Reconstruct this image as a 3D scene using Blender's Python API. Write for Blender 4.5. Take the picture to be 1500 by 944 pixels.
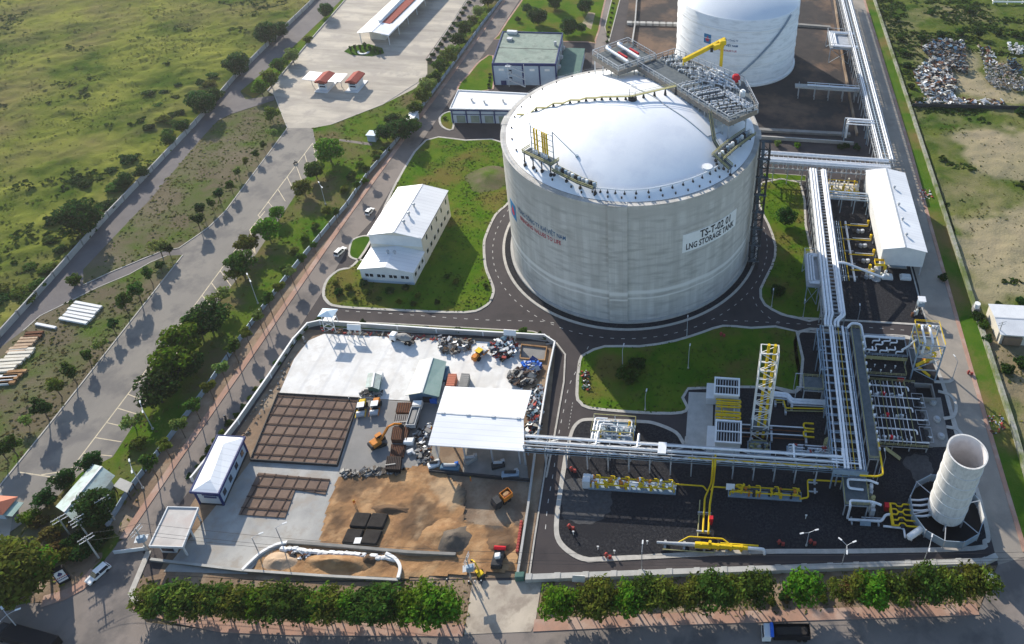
import bpy, math, random
from math import sin, cos, pi, radians, sqrt, atan2, hypot
from mathutils import Vector, Matrix, noise
from mathutils.geometry import tessellate_polygon
random.seed(7)
S = bpy.context.scene
for o in list(bpy.data.objects): bpy.data.objects.remove(o)
# ------------------------------------------------------------------ camera, sky, sun, exposure
F, CX, CY, PIT, YAW, ROL, CH = 1146.386, 1062.178, 201.981, .570404, .009590, -.074583, 192.2356
fwd = Vector((sin(YAW)*cos(PIT), cos(YAW)*cos(PIT), -sin(PIT)))
rt0 = Vector((cos(YAW), -sin(YAW), 0)); dn0 = fwd.cross(rt0)
RT = rt0*cos(ROL)+dn0*sin(ROL); DN = -rt0*sin(ROL)+dn0*cos(ROL)
cd = bpy.data.cameras.new('camera'); cam = bpy.data.objects.new('camera', cd); S.collection.objects.link(cam)
cd.sensor_width = 36; cd.sensor_fit = 'HORIZONTAL'; cd.lens = F/1500*36
cd.shift_x = (750-CX)/1500; cd.shift_y = (CY-472)/1500
cd.clip_start = 1; cd.clip_end = 6000
cam.matrix_world = Matrix(((RT.x, -DN.x, -fwd.x, 0), (RT.y, -DN.y, -fwd.y, 0), (RT.z, -DN.z, -fwd.z, CH), (0, 0, 0, 1)))
S.camera = cam
SUN_EL, SUN_AZ = radians(25.3), atan2(-.632, .775)      # the sun stands ahead and to the left of the camera
w = bpy.data.worlds.new("World"); S.world = w; w.use_nodes = True
wn = w.node_tree.nodes; bg = wn['Background']
sk = wn.new('ShaderNodeTexSky'); sk.sky_type = 'NISHITA'; sk.sun_disc = False
sk.sun_elevation = SUN_EL; sk.sun_rotation = SUN_AZ; sk.air_density = 1; sk.dust_density = .6; sk.ozone_density = 2
w.node_tree.links.new(sk.outputs[0], bg.inputs[0]); bg.inputs[1].default_value = .145
sl = bpy.data.lights.new('sun', 'SUN'); sl.energy = 5; sl.angle = radians(.5); sl.color = (1, .915, .79)
so = bpy.data.objects.new('sun', sl); S.collection.objects.link(so)
sd = Vector((.632*cos(SUN_EL), -.775*cos(SUN_EL), -sin(SUN_EL)))
so.rotation_euler = sd.to_track_quat('-Z', 'Y').to_euler(); so.location = (-200, 400, 300)
S.view_settings.view_transform = 'Standard'; S.view_settings.look = 'None'
S.view_settings.exposure = .6; S.view_settings.gamma = 1
S.render.engine = 'CYCLES'
# ------------------------------------------------------------------ helpers
def ray(x, y):
    return (RT*((x-CX)/F)+DN*((y-CY)/F)+fwd)
O = Vector((0, 0, CH))
def at(x, y, z=0):
    d = ray(x, y); return O+d*((z-CH)/d.z)
def on_cyl(x, y, c, r):
    d = ray(x, y); ox, oy = -c[0], -c[1]
    a = d.x**2+d.y**2; b = ox*d.x+oy*d.y; cc = ox*ox+oy*oy-r*r
    t = (-b-sqrt(max(0, b*b-a*cc)))/a; p = O+d*t
    return atan2(p.y-c[1], p.x-c[0]), p.z
def on_sph(x, y, c, r):
    d = ray(x, y); q = O-Vector(c); a = d.dot(d); b = q.dot(d); cc = q.dot(q)-r*r
    return O+d*((-b-sqrt(max(0, b*b-a*cc)))/a)
MATS = {}
def mat(name, col, rough=.8, col2=None, scale=.3, metal=0, bump=0, bscale=4, stretch=None, detail=6, lo=.35, hi=.65, col3=None, s3=.05, island=0, objrand=0, trans=0, spec=.12, ribs=None, attr=None):
    if name in MATS: return MATS[name]
    m = bpy.data.materials.new(name); m.use_nodes = True; nt = m.node_tree; N = nt.nodes; L = nt.links.new
    b = N['Principled BSDF']; b.inputs['Roughness'].default_value = rough; b.inputs['Metallic'].default_value = metal
    b.inputs['Specular IOR Level'].default_value = spec
    g = N.new('ShaderNodeNewGeometry')
    def nz(sc, st=None, dt=detail):
        t = N.new('ShaderNodeTexNoise'); t.inputs['Scale'].default_value = sc; t.inputs['Detail'].default_value = dt; t.inputs['Roughness'].default_value = .62
        if st:
            mp = N.new('ShaderNodeMapping'); mp.inputs['Scale'].default_value = st; L(g.outputs['Position'], mp.inputs[0]); L(mp.outputs[0], t.inputs['Vector'])
        else: L(g.outputs['Position'], t.inputs['Vector'])
        return t
    def ramp(src, a, c):
        r = N.new('ShaderNodeMapRange'); r.inputs[1].default_value = a; r.inputs[2].default_value = c; L(src, r.inputs[0]); return r.outputs[0]
    def mix(fac, A, B):
        x = N.new('ShaderNodeMix'); x.data_type = 'RGBA'; L(fac, x.inputs[0])
        for v, i in ((A, 6), (B, 7)):
            if isinstance(v, tuple): x.inputs[i].default_value = (*v, 1)
            else: L(v, x.inputs[i])
        return x.outputs[2]
    out = col
    if col2: out = mix(ramp(nz(scale, stretch).outputs[0], lo, hi), col, col2)
    if col3: out = mix(ramp(nz(s3).outputs[0], .48, .62), out, col3)
    def hsv(src, fac, va, hu):
        h = N.new('ShaderNodeHueSaturation'); r = N.new('ShaderNodeMapRange'); r.inputs[3].default_value = 1-va; r.inputs[4].default_value = 1+va; L(fac, r.inputs[0]); L(r.outputs[0], h.inputs['Value'])
        r2 = N.new('ShaderNodeMapRange'); r2.inputs[3].default_value = .5-hu; r2.inputs[4].default_value = .5+hu; L(fac, r2.inputs[0]); L(r2.outputs[0], h.inputs['Hue'])
        if isinstance(src, tuple): h.inputs['Color'].default_value = (*src, 1)
        else: L(src, h.inputs['Color'])
        return h.outputs[0]
    if island: out = hsv(out, g.outputs['Random Per Island'], island, .025)
    if objrand:
        oi = N.new('ShaderNodeObjectInfo'); out = hsv(out, oi.outputs['Random'], objrand, .02)
    if attr:                                             # soft edged ground patches stored on the mesh
        an = N.new('ShaderNodeAttribute'); an.attribute_name = 'patch'; sx = N.new('ShaderNodeSeparateColor'); L(an.outputs['Color'], sx.inputs[0])
        for c_, q in zip(attr, (0, 1, 2)): out = mix(sx.outputs[q], out, c_)
    if ribs:                                             # pressed seams of sheet metal: axis, spacing, depth
        sp = N.new('ShaderNodeSeparateXYZ'); L(g.outputs['Position'], sp.inputs[0]); f = N.new('ShaderNodeMath'); f.operation = 'MULTIPLY'; f.inputs[1].default_value = 2*pi/ribs[1]; L(sp.outputs[ribs[0]], f.inputs[0])
        si = N.new('ShaderNodeMath'); si.operation = 'SINE'; L(f.outputs[0], si.inputs[0]); r = N.new('ShaderNodeMapRange'); r.inputs[1].default_value = .8; r.inputs[2].default_value = 1; r.inputs[3].default_value = 0; r.inputs[4].default_value = ribs[2]; L(si.outputs[0], r.inputs[0]); out = mix(r.outputs[0], out, (.35, .36, .38))
    if isinstance(out, tuple): b.inputs['Base Color'].default_value = (*out, 1)
    else: L(out, b.inputs['Base Color'])
    if bump:
        bp = N.new('ShaderNodeBump'); bp.inputs['Strength'].default_value = min(1, bump); bp.inputs['Distance'].default_value = .25*max(1, bump); L(nz(bscale).outputs[0], bp.inputs['Height']); L(bp.outputs[0], b.inputs['Normal'])
    if trans:
        tr = N.new('ShaderNodeBsdfTranslucent'); ad = N.new('ShaderNodeMixShader'); ad.inputs[0].default_value = trans
        if isinstance(out, tuple): tr.inputs[0].default_value = (*out, 1)
        else: L(out, tr.inputs[0])
        L(b.outputs[0], ad.inputs[1]); L(tr.outputs[0], ad.inputs[2]); L(ad.outputs[0], N['Material Output'].inputs[0])
    MATS[name] = m; return m
def wl(o):
    v = Vector((0, 0, 0))
    while o: v = v+o.location; o = o.parent
    return v
class MB:
    def __init__(s): s.v = []; s.f = []; s.mi = []; s.m = 0
    def add(s, vs, fs):
        n = len(s.v); s.v += [tuple(p) for p in vs]; s.f += [tuple(i+n for i in f) for f in fs]; s.mi += [s.m]*len(fs); return s
    def box(s, x0, x1, y0, y1, z0, z1):
        return s.add([(x0, y0, z0), (x1, y0, z0), (x1, y1, z0), (x0, y1, z0), (x0, y0, z1), (x1, y0, z1), (x1, y1, z1), (x0, y1, z1)], [(3, 2, 1, 0), (4, 5, 6, 7), (0, 1, 5, 4), (1, 2, 6, 5), (2, 3, 7, 6), (3, 0, 4, 7)])
    def obox(s, c, d, rz=0, rx=0, ry=0):
        M = Matrix.Rotation(rz, 3, 'Z')@Matrix.Rotation(ry, 3, 'Y')@Matrix.Rotation(rx, 3, 'X'); c = Vector(c); n = len(s.v)
        s.box(-d[0]/2, d[0]/2, -d[1]/2, d[1]/2, -d[2]/2, d[2]/2)
        s.v[n:] = [tuple(c+M@Vector(p)) for p in s.v[n:]]; return s
    def bbox(s, c, d, rz=0, bv=.1):                       # box with chamfered vertical and top edges
        x, y, z = d[0]/2, d[1]/2, d[2]; M = Matrix.Rotation(rz, 3, 'Z'); c = Vector(c)
        def ring(k, zz): return [(-x+bv, -y+k, zz), (x-bv, -y+k, zz), (x-k, -y+bv, zz), (x-k, y-bv, zz), (x-bv, y-k, zz), (-x+bv, y-k, zz), (-x+k, y-bv, zz), (-x+k, -y+bv, zz)]
        V = ring(0, 0)+ring(0, z-bv)+[(p[0]*(1-bv/x), p[1]*(1-bv/y), z) for p in ring(0, 0)]
        Fs = [tuple(range(7, -1, -1)), tuple(range(16, 24))]
        for r in (0, 8):
            for i in range(8): Fs.append((r+i, r+(i+1) % 8, r+8+(i+1) % 8, r+8+i))
        return s.add([c+M@Vector(p) for p in V], Fs)
    def beam(s, a, b, wd, h=None):
        a = Vector(a); b = Vector(b); h = h or wd; d = (b-a)
        if d.length < 1e-6: return s
        d.normalize(); up = Vector((0, 0, 1)) if abs(d.z) < .95 else Vector((0, 1, 0))
        r = d.cross(up).normalized()*wd/2; u = r.cross(d).normalized()*h/2
        return s.add([a-r-u, a+r-u, a+r+u, a-r+u, b-r-u, b+r-u, b+r+u, b-r+u], [(0, 1, 2, 3), (7, 6, 5, 4), (0, 4, 5, 1), (1, 5, 6, 2), (2, 6, 7, 3), (3, 7, 4, 0)])
    def tube(s, pts, r, n=8, cap=True):
        P = [Vector(p) for p in pts]; rs = r if isinstance(r, (list, tuple)) else [r]*len(P); V = []; pr = None
        for i, p in enumerate(P):
            d = (P[min(i+1, len(P)-1)]-P[max(i-1, 0)]).normalized()
            if pr is None: pr = d.orthogonal().normalized()
            pr = (pr-d*pr.dot(d)); pr = pr.normalized() if pr.length > 1e-5 else d.orthogonal().normalized()
            q = d.cross(pr); k = 1
            if 0 < i < len(P)-1:
                cs = (P[i+1]-p).normalized().dot((p-P[i-1]).normalized()); k = 1/max(.6, sqrt(max(.05, (1+cs)/2)))
            V += [p+(pr*cos(2*pi*j/n)+q*sin(2*pi*j/n))*rs[i]*k for j in range(n)]
        Fs = [(i*n+j, i*n+(j+1) % n, i*n+n+(j+1) % n, i*n+n+j) for i in range(len(P)-1) for j in range(n)]
        if cap: Fs += [tuple(range(n-1, -1, -1)), tuple(range((len(P)-1)*n, len(P)*n))]
        return s.add(V, Fs)
    def bent(s, pts, r, n=8, br=None):                   # pipe with rounded elbows
        P = [Vector(p) for p in pts]; br = br or r*2.5; Q = [P[0]]
        for i in range(1, len(P)-1):
            a = (P[i-1]-P[i]); b = (P[i+1]-P[i]); k = min(br, a.length*.45, b.length*.45); A = P[i]+a.normalized()*k; B = P[i]+b.normalized()*k
            for t in (0, .33, .67, 1): Q.append(A*(1-t)**2+P[i]*2*t*(1-t)+B*t*t)
        Q.append(P[-1]); return s.tube(Q, r, n)
    def prism(s, poly, z0, z1, bottom=False):
        n = len(poly); ar = sum(poly[i][0]*poly[(i+1) % n][1]-poly[(i+1) % n][0]*poly[i][1] for i in range(n))
        if ar < 0: poly = poly[::-1]
        V = [(p[0], p[1], z0) for p in poly]+[(p[0], p[1], z1) for p in poly]
        Fs = [tuple(range(n, 2*n))]+[(i, (i+1) % n, n+(i+1) % n, n+i) for i in range(n)]
        if bottom: Fs.append(tuple(range(n-1, -1, -1)))
        return s.add(V, Fs)
    def sheet(s, poly, z):
        P = [Vector((p[0], p[1], 0)) for p in poly]; T = []
        for t in tessellate_polygon([P]):
            a, b, c = [P[i] for i in t]; k = (b-a).cross(c-a).z
            if abs(k) > 1e-7: T.append(tuple(t) if k > 0 else tuple(t[::-1]))
        return s.add([(p.x, p.y, z) for p in P], T)
    def cyl(s, c, r, z0, z1, n=12, r2=None):
        r2 = r if r2 is None else r2
        return s.lathe(c, [(0, z0), (r, z0), (r2, z1), (0, z1)], n)
    def lathe(s, c, prof, n=24, a0=0, a1=2*pi):
        full = abs(a1-a0-2*pi) < 1e-6; m = n if full else n+1; V = []; k = len(prof)
        for i in range(m):
            a = a0+(a1-a0)*i/n; V += [(c[0]+r*cos(a), c[1]+r*sin(a), z) for r, z in prof]
        Fs = []
        for i in range(n):
            j = (i+1) % m
            for q in range(k-1):
                if prof[q][0] == 0 and prof[q+1][0] == 0: continue
                if prof[q][0] == 0: Fs.append((i*k+q, j*k+q+1, i*k+q+1))
                elif prof[q+1][0] == 0: Fs.append((i*k+q, j*k+q, i*k+q+1))
                else: Fs.append((i*k+q, j*k+q, j*k+q+1, i*k+q+1))
        return s.add(V, Fs)
    def ribbon(s, path, wd, z0, z1=None, closed=False, off=0):
        P = [Vector((p[0], p[1])) for p in path]; n = len(P); V = []
        for i in range(n):
            a = P[i-1] if (i or closed) else P[i]; b = P[(i+1) % n] if (i < n-1 or closed) else P[i]
            d = (b-a); d = d.normalized() if d.length > 1e-9 else Vector((1, 0)); q = Vector((-d.y, d.x))
            l = P[i]+q*(off+wd/2); r = P[i]+q*(off-wd/2); zz = z0 if z1 is None else z1
            V += [(l.x, l.y, zz), (r.x, r.y, zz)]+([] if z1 is None else [(l.x, l.y, z0), (r.x, r.y, z0)])
        k = 2 if z1 is None else 4; Fs = []
        for i in range(n if closed else n-1):
            A = i*k; B = ((i+1) % n)*k; Fs.append((A, A+1, B+1, B))
            if k == 4: Fs += [(A+2, A, B, B+2), (A+1, A+3, B+3, B+1)]
        if k == 4 and not closed: Fs += [(0, 2, 3, 1), ((n-1)*4+1, (n-1)*4+3, (n-1)*4+2, (n-1)*4)]
        return s.add(V, Fs)
    def build(s, name, m, parent=None, smooth=False, loc=None):
        me = bpy.data.meshes.new(name); off = wl(parent) if parent else (Vector(loc) if loc else Vector((0, 0, 0)))
        me.from_pydata([(p[0]-off.x, p[1]-off.y, p[2]-off.z) for p in s.v], [], s.f); ms = m if isinstance(m, (list, tuple)) else [m]
        for q in ms: me.materials.append(q)
        if len(ms) > 1: me.polygons.foreach_set('material_index', s.mi)
        if smooth: me.polygons.foreach_set('use_smooth', [True]*len(me.polygons))
        me.update(); o = bpy.data.objects.new(name, me); S.collection.objects.link(o)
        if parent: o.parent = parent
        elif loc: o.location = off
        return o
def tag(o, label=None, cat=None, group=None, kind=None):
    if label: o['label'] = label
    if cat: o['category'] = cat
    if group: o['group'] = group
    if kind: o['kind'] = kind
    return o
def thing(name, label, cat, loc=(0, 0, 0), group=None, rz=0):
    o = bpy.data.objects.new(name, None); S.collection.objects.link(o); o.location = loc; o.rotation_euler = (0, 0, rz); o.empty_display_size = .1
    return tag(o, label, cat, group)
def dup(root, loc, rz=0, sc=1, label=None, group=None):
    def cp(o, par):
        c = o.copy(); S.collection.objects.link(c)
        if par: c.parent = par
        for ch in list(o.children): cp(ch, c)
        return c
    kids = root.children; r = cp(root, None); r.location = loc; r.rotation_euler = (0, 0, rz)
    r.scale = (sc, sc, sc) if not isinstance(sc, tuple) else sc
    if label: r['label'] = label
    if group: r['group'] = group
    return r
class Proto:                                             # first use moves the original, later uses copy it
    def __init__(s, root): s.root = root; s.used = False
    def put(s, loc, rz=0, sc=1, label=None, group=None):
        if not s.used:
            s.used = True; r = s.root; r.location = loc; r.rotation_euler = (0, 0, rz); r.scale = (sc, sc, sc) if not isinstance(sc, tuple) else sc
            if label: r['label'] = label
            if group: r['group'] = group
            return r
        return dup(s.root, loc, rz, sc, label, group)
ORD = 'first second third fourth fifth sixth seventh eighth ninth tenth eleventh twelfth thirteenth fourteenth fifteenth sixteenth seventeenth eighteenth nineteenth twentieth'.split()
ORD += ['twenty-'+x for x in ORD[:9]]+['thirtieth']+['thirty-'+x for x in ORD[:9]]+['fortieth']+['forty-'+x for x in ORD[:9]]
def G(pts, z=0): return [at(x, y, z) for x, y in pts]
def xy(pts): return [(p.x, p.y) for p in G(pts)]
def cr(pts, closed=False, k=5):                          # Catmull-Rom through points
    n = len(pts); out = []
    for i in range(n if closed else n-1):
        g = lambda j: Vector(pts[j % n] if closed else pts[max(0, min(n-1, j))])
        a, b, c, d = g(i-1), g(i), g(i+1), g(i+2)
        for t in range(k):
            t /= k; out.append(tuple(.5*((2*b)+(c-a)*t+(2*a-5*b+4*c-d)*t*t+(3*b-a-3*c+d)*t**3)))
    if not closed: out.append(tuple(pts[-1]))
    return out
def ragged(poly, amp=1.5, step=1.2, seed=0):             # outline with a natural, uneven edge
    out = []; n = len(poly); r = random.Random(seed)
    for i in range(n):
        a = Vector(poly[i][:2]); b = Vector(poly[(i+1) % n][:2]); d = b-a; m = max(1, int(d.length/step)); q = Vector((-d.y, d.x)).normalized() if d.length else Vector((0, 0))
        for k in range(m):
            p = a+d*(k/m); v = Vector((p.x, p.y, seed*3.7)); w_ = noise.noise(v*.22)+.6*noise.noise(v*.6)+.35*noise.noise(v*1.7); out.append((p.x+q.x*w_*amp, p.y+q.y*w_*amp))
    return out
def text_mesh(body, size, align='LEFT', bold=0, width=None):
    c = bpy.data.curves.new('t', 'FONT'); c.body = body; c.size = size; c.align_x = align; c.offset = bold; c.resolution_u = 2
    o = bpy.data.objects.new('t', c); S.collection.objects.link(o); bpy.context.view_layer.update()
    me = bpy.data.meshes.new_from_object(o.evaluated_get(bpy.context.evaluated_depsgraph_get()))
    V = [Vector(v.co) for v in me.vertices]; Fs = [tuple(p.vertices) for p in me.polygons]
    bpy.data.objects.remove(o); bpy.data.curves.remove(c); bpy.data.meshes.remove(me)
    if width:
        x0 = min(v.x for v in V); x1 = max(v.x for v in V)
        for v in V: v.x = (v.x-x0)*width/(x1-x0)
    return V, Fs
def struct(o): return tag(o, kind='structure')
# ------------------------------------------------------------------ materials
M = {}
M['soil'] = mat('soil', (.1, .1, .045), .95, (.06, .08, .025), .05, bump=.4, bscale=.6, col3=(.16, .13, .085), s3=.02)
M['meadow'] = mat('meadow', (.05, .085, .012), 1, (.19, .2, .04), .03, bump=1, bscale=.9, lo=.38, hi=.6, col3=(.16, .14, .055), s3=.013, spec=0)
M['tuft'] = mat('tuft_leaf', (.055, .095, .014), 1, (.2, .21, .045), .03, island=.22, lo=.38, hi=.6, col3=(.16, .14, .055), s3=.013, trans=.45, spec=0)
M['meadow2'] = mat('meadow_right', (.045, .085, .013), 1, (.11, .13, .03), .05, bump=1, bscale=1.2, lo=.4, hi=.62, col3=(.2, .18, .09), s3=.02, spec=0, attr=[(.38, .31, .21), (.26, .2, .13)])
M['bare'] = mat('bare_earth', (.42, .35, .25), .95, (.26, .2, .13), .12, bump=.5, bscale=1.5, col3=(.13, .14, .06), s3=.05)
M['verge'] = mat('verge_earth', (.13, .11, .07), 1, (.075, .115, .022), .07, bump=.5, bscale=2, lo=.42, hi=.62, col3=(.16, .135, .09), s3=.04, spec=0)
M['lawn'] = mat('lawn_grass', (.05, .12, .008), 1, (.1, .15, .015), .12, bump=.6, bscale=3, col3=(.13, .115, .03), s3=.05, spec=0)
M['lawn_dark'] = mat('lawn_grass_deep', (.035, .09, .008), 1, (.06, .115, .012), .15, bump=.6, bscale=3, spec=0)
M['asphalt'] = mat('asphalt_weathered', (.2, .185, .165), .85, (.25, .23, .2), .08, bump=.1, bscale=3, stretch=(1, .5, 1), col3=(.16, .15, .14), s3=.12)
M['asphalt2'] = mat('asphalt_grey', (.19, .165, .145), .85, (.235, .2, .175), .07, bump=.1, bscale=3, lo=.3, hi=.7, col3=(.135, .12, .11), s3=.09)
M['asphalt_new'] = mat('asphalt_dark', (.042, .037, .039), .8, (.075, .064, .063), .09, bump=.15, bscale=4, lo=.3, hi=.7, col3=(.058, .05, .05), s3=.3)
M['track'] = mat('track_asphalt', (.13, .12, .12), .9, (.17, .155, .15), .12, bump=.1)
M['yard'] = mat('yard_concrete', (.48, .43, .35), .8, (.3, .27, .23), .1, bump=.05, stretch=(.25, 1.2, 1), lo=.4, hi=.6, col3=(.35, .315, .27), s3=.12)
M['pad'] = mat('pad_concrete_white', (.74, .73, .7), .7, (.55, .535, .5), .12, bump=.05, lo=.42, hi=.75, col3=(.62, .6, .56), s3=.3, ribs=(0, 6.2, .2))
M['pad2'] = mat('pad_concrete_grey', (.42, .41, .38), .8, (.3, .295, .28), .1, bump=.05, lo=.4, hi=.65, col3=(.34, .31, .27), s3=.25)
M['pad3'] = mat('pad_concrete_wet', (.2, .195, .185), .7, (.26, .25, .235), .1, bump=.05)
M['conc'] = mat('concrete', (.45, .44, .41), .85, (.36, .355, .33), .35, bump=.1)
M['conc_d'] = mat('concrete_dull', (.27, .26, .24), .85, (.2, .195, .18), .35, bump=.1)
M['gravel'] = mat('gravel_dark', (.021, .022, .026), 1, (.055, .054, .058), 1.8, bump=1, bscale=6, lo=.4, hi=.7, col3=(.03, .03, .034), s3=.1, spec=.05)
M['gravel_l'] = mat('gravel_dusty', (.09, .09, .092), .95, (.06, .06, .062), 1.2, bump=.8, bscale=6)
M['bund'] = mat('bund_floor', (.055, .048, .045), .95, (.038, .035, .036), .2, bump=.4, bscale=3, col3=(.15, .1, .07), s3=.035)
M['brick'] = mat('pink_paving', (.4, .235, .17), .85, (.33, .21, .16), .5, col3=(.42, .3, .24), s3=.15)
M['kerb'] = mat('kerb_stone', (.5, .47, .42), .85, (.38, .36, .32), .6)
M['dirt'] = mat('dirt_brown', (.25, .17, .11), .95, (.18, .13, .09), .15, bump=.5, bscale=2, col3=(.31, .24, .17), s3=.1)
M['sand'] = mat('sand', (.36, .205, .095), .95, (.24, .135, .068), .12, bump=.8, bscale=.9, col3=(.4, .25, .13), s3=.2, stretch=(1, 1.6, 1), attr=[(.12, .075, .045), (.43, .31, .19), (.1, .085, .07)])
M['sand_wet'] = mat('sand_wet', (.17, .105, .06), .95, (.11, .072, .046), .3, bump=.6, bscale=1.5)
M['sand_pale'] = mat('sand_pale', (.55, .41, .28), .95, (.42, .3, .2), .3, bump=.6, bscale=1)
M['mud'] = mat('mud_grey', (.16, .13, .1), .95, (.09, .08, .07), .2, bump=.6, bscale=1.2, stretch=(1.5, .6, 1))
M['rebar'] = mat('rebar_rust', (.17, .12, .09), .95, (.24, .17, .13), .4, bump=.6, bscale=7, col3=(.15, .105, .085), s3=.2)
M['rebar_d'] = mat('rebar_bar', (.075, .05, .04), .9)
M['paint'] = mat('road_paint', (.55, .53, .49), .7, (.34, .33, .31), 2)
M['paint_y'] = mat('road_paint_cream', (.66, .56, .38), .7, (.45, .39, .29), .8)
M['white'] = mat('white_paint', (.82, .82, .8), .45, (.74, .74, .72), .3)
M['roof_w'] = mat('white_sheet_roof', (.84, .85, .85), .45, (.7, .71, .72), .1, bump=.02, stretch=(.3, 1.4, 1), ribs=(1, 1.6, .22))
M['wall_w'] = mat('pale_wall', (.68, .69, .68), .6, (.6, .61, .61), .3)
M['wall_cream'] = mat('cream_wall', (.66, .62, .52), .7, (.57, .53, .45), .3)
M['wall_blue'] = mat('pale_blue_wall', (.42, .5, .58), .6, (.36, .44, .52), .25)
M['navy'] = mat('navy_paint', (.02, .035, .13), .45)
M['blue'] = mat('blue_sheet', (.025, .12, .55), .5, (.04, .18, .6), .8)
M['roof_g'] = mat('green_grey_roof', (.2, .26, .215), .7, (.26, .31, .26), .2, col3=(.17, .21, .18), s3=.3)
M['roof_dg'] = mat('dark_green_roof', (.06, .13, .11), .6, (.08, .16, .13), .3)
M['roof_t'] = mat('teal_sheet_roof', (.26, .38, .33), .5, (.32, .43, .38), .4, ribs=(1, 1.1, .3))
M['roof_c'] = mat('cream_sheet_roof', (.72, .7, .58), .5, (.62, .61, .52), .4, ribs=(1, 1.1, .25))
M['roof_p'] = mat('pale_green_roof', (.5, .6, .55), .55, (.42, .5, .46), .3, col3=(.35, .38, .34), s3=.4)
M['roof_r'] = mat('red_tile_roof', (.34, .07, .05), .8, (.27, .06, .045), .7)
M['steel'] = mat('galvanised_steel', (.46, .48, .5), .5, (.38, .4, .42), .5, metal=.25)
M['steel_b'] = mat('blue_grey_steel', (.3, .38, .45), .5, (.24, .31, .38), .5, metal=.15)
M['pipe'] = mat('white_insulated_pipe', (.78, .79, .8), .4, (.66, .68, .7), .8, metal=.1)
M['yellow'] = mat('yellow_paint', (.72, .5, .015), .5, (.62, .42, .02), .6)
M['olive'] = mat('yellow_grating', (.3, .28, .12), .8, (.38, .36, .2), 1)
M['red'] = mat('red_paint', (.5, .02, .03), .45)
M['redd'] = mat('dull_red', (.33, .06, .05), .7)
M['dark'] = mat('dark_metal', (.03, .032, .036), .6, (.05, .05, .052), 1)
M['black'] = mat('black_paint', (.012, .012, .014), .5)
M['grate'] = mat('deck_grating', (.085, .105, .115), .8, (.125, .145, .155), .8)
M['glass'] = mat('dark_glass', (.02, .028, .04), .08, spec=.8)
M['rubber'] = mat('tyre_rubber', (.018, .018, .018), .9)
M['orange'] = mat('orange_paint', (.62, .22, .03), .5, (.5, .18, .03), 1)
M['rust'] = mat('rust_brown', (.17, .075, .04), .9, (.11, .05, .03), .6, bump=.3)
M['cover'] = mat('black_mesh_cover', (.03, .026, .024), .95, (.045, .04, .036), .6, bump=.5, bscale=3)
M['ored'] = mat('orange_red_container', (.5, .17, .1), .6)
M['greyc'] = mat('grey_container', (.3, .29, .27), .7, (.24, .235, .22), .5)
M['bluec'] = mat('blue_grey_container', (.1, .18, .25), .6)
M['skin'] = mat('skin', (.35, .2, .13), .6)
M['cloth'] = mat('dark_clothes', (.03, .035, .05), .9)
M['shirt'] = mat('light_shirt', (.5, .45, .4), .9)
M['orangev'] = mat('orange_vest', (.7, .2, .03), .8)
M['bark'] = mat('bark', (.13, .1, .075), .95, (.09, .07, .05), 3, bump=.5)
M['stone'] = mat('lichen_stone', (.33, .32, .29), .9, (.2, .22, .12), .5, bump=.7, bscale=2, col3=(.12, .15, .05), s3=.08)
def leafm(n, a, b, tr=.45): return mat(n, a, .8, b, .45, island=.4, objrand=.2, trans=tr, spec=.05)
LF = [leafm('leaf_green', (.042, .09, .012), (.075, .13, .02)), leafm('leaf_bright', (.07, .155, .008), (.12, .21, .018)), leafm('leaf_dark', (.022, .058, .012), (.038, .085, .016)),
      leafm('leaf_olive', (.085, .115, .014), (.14, .165, .026)), leafm('leaf_pale', (.13, .19, .04), (.19, .24, .06)), leafm('leaf_brown', (.13, .075, .025), (.11, .1, .03))]
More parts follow.
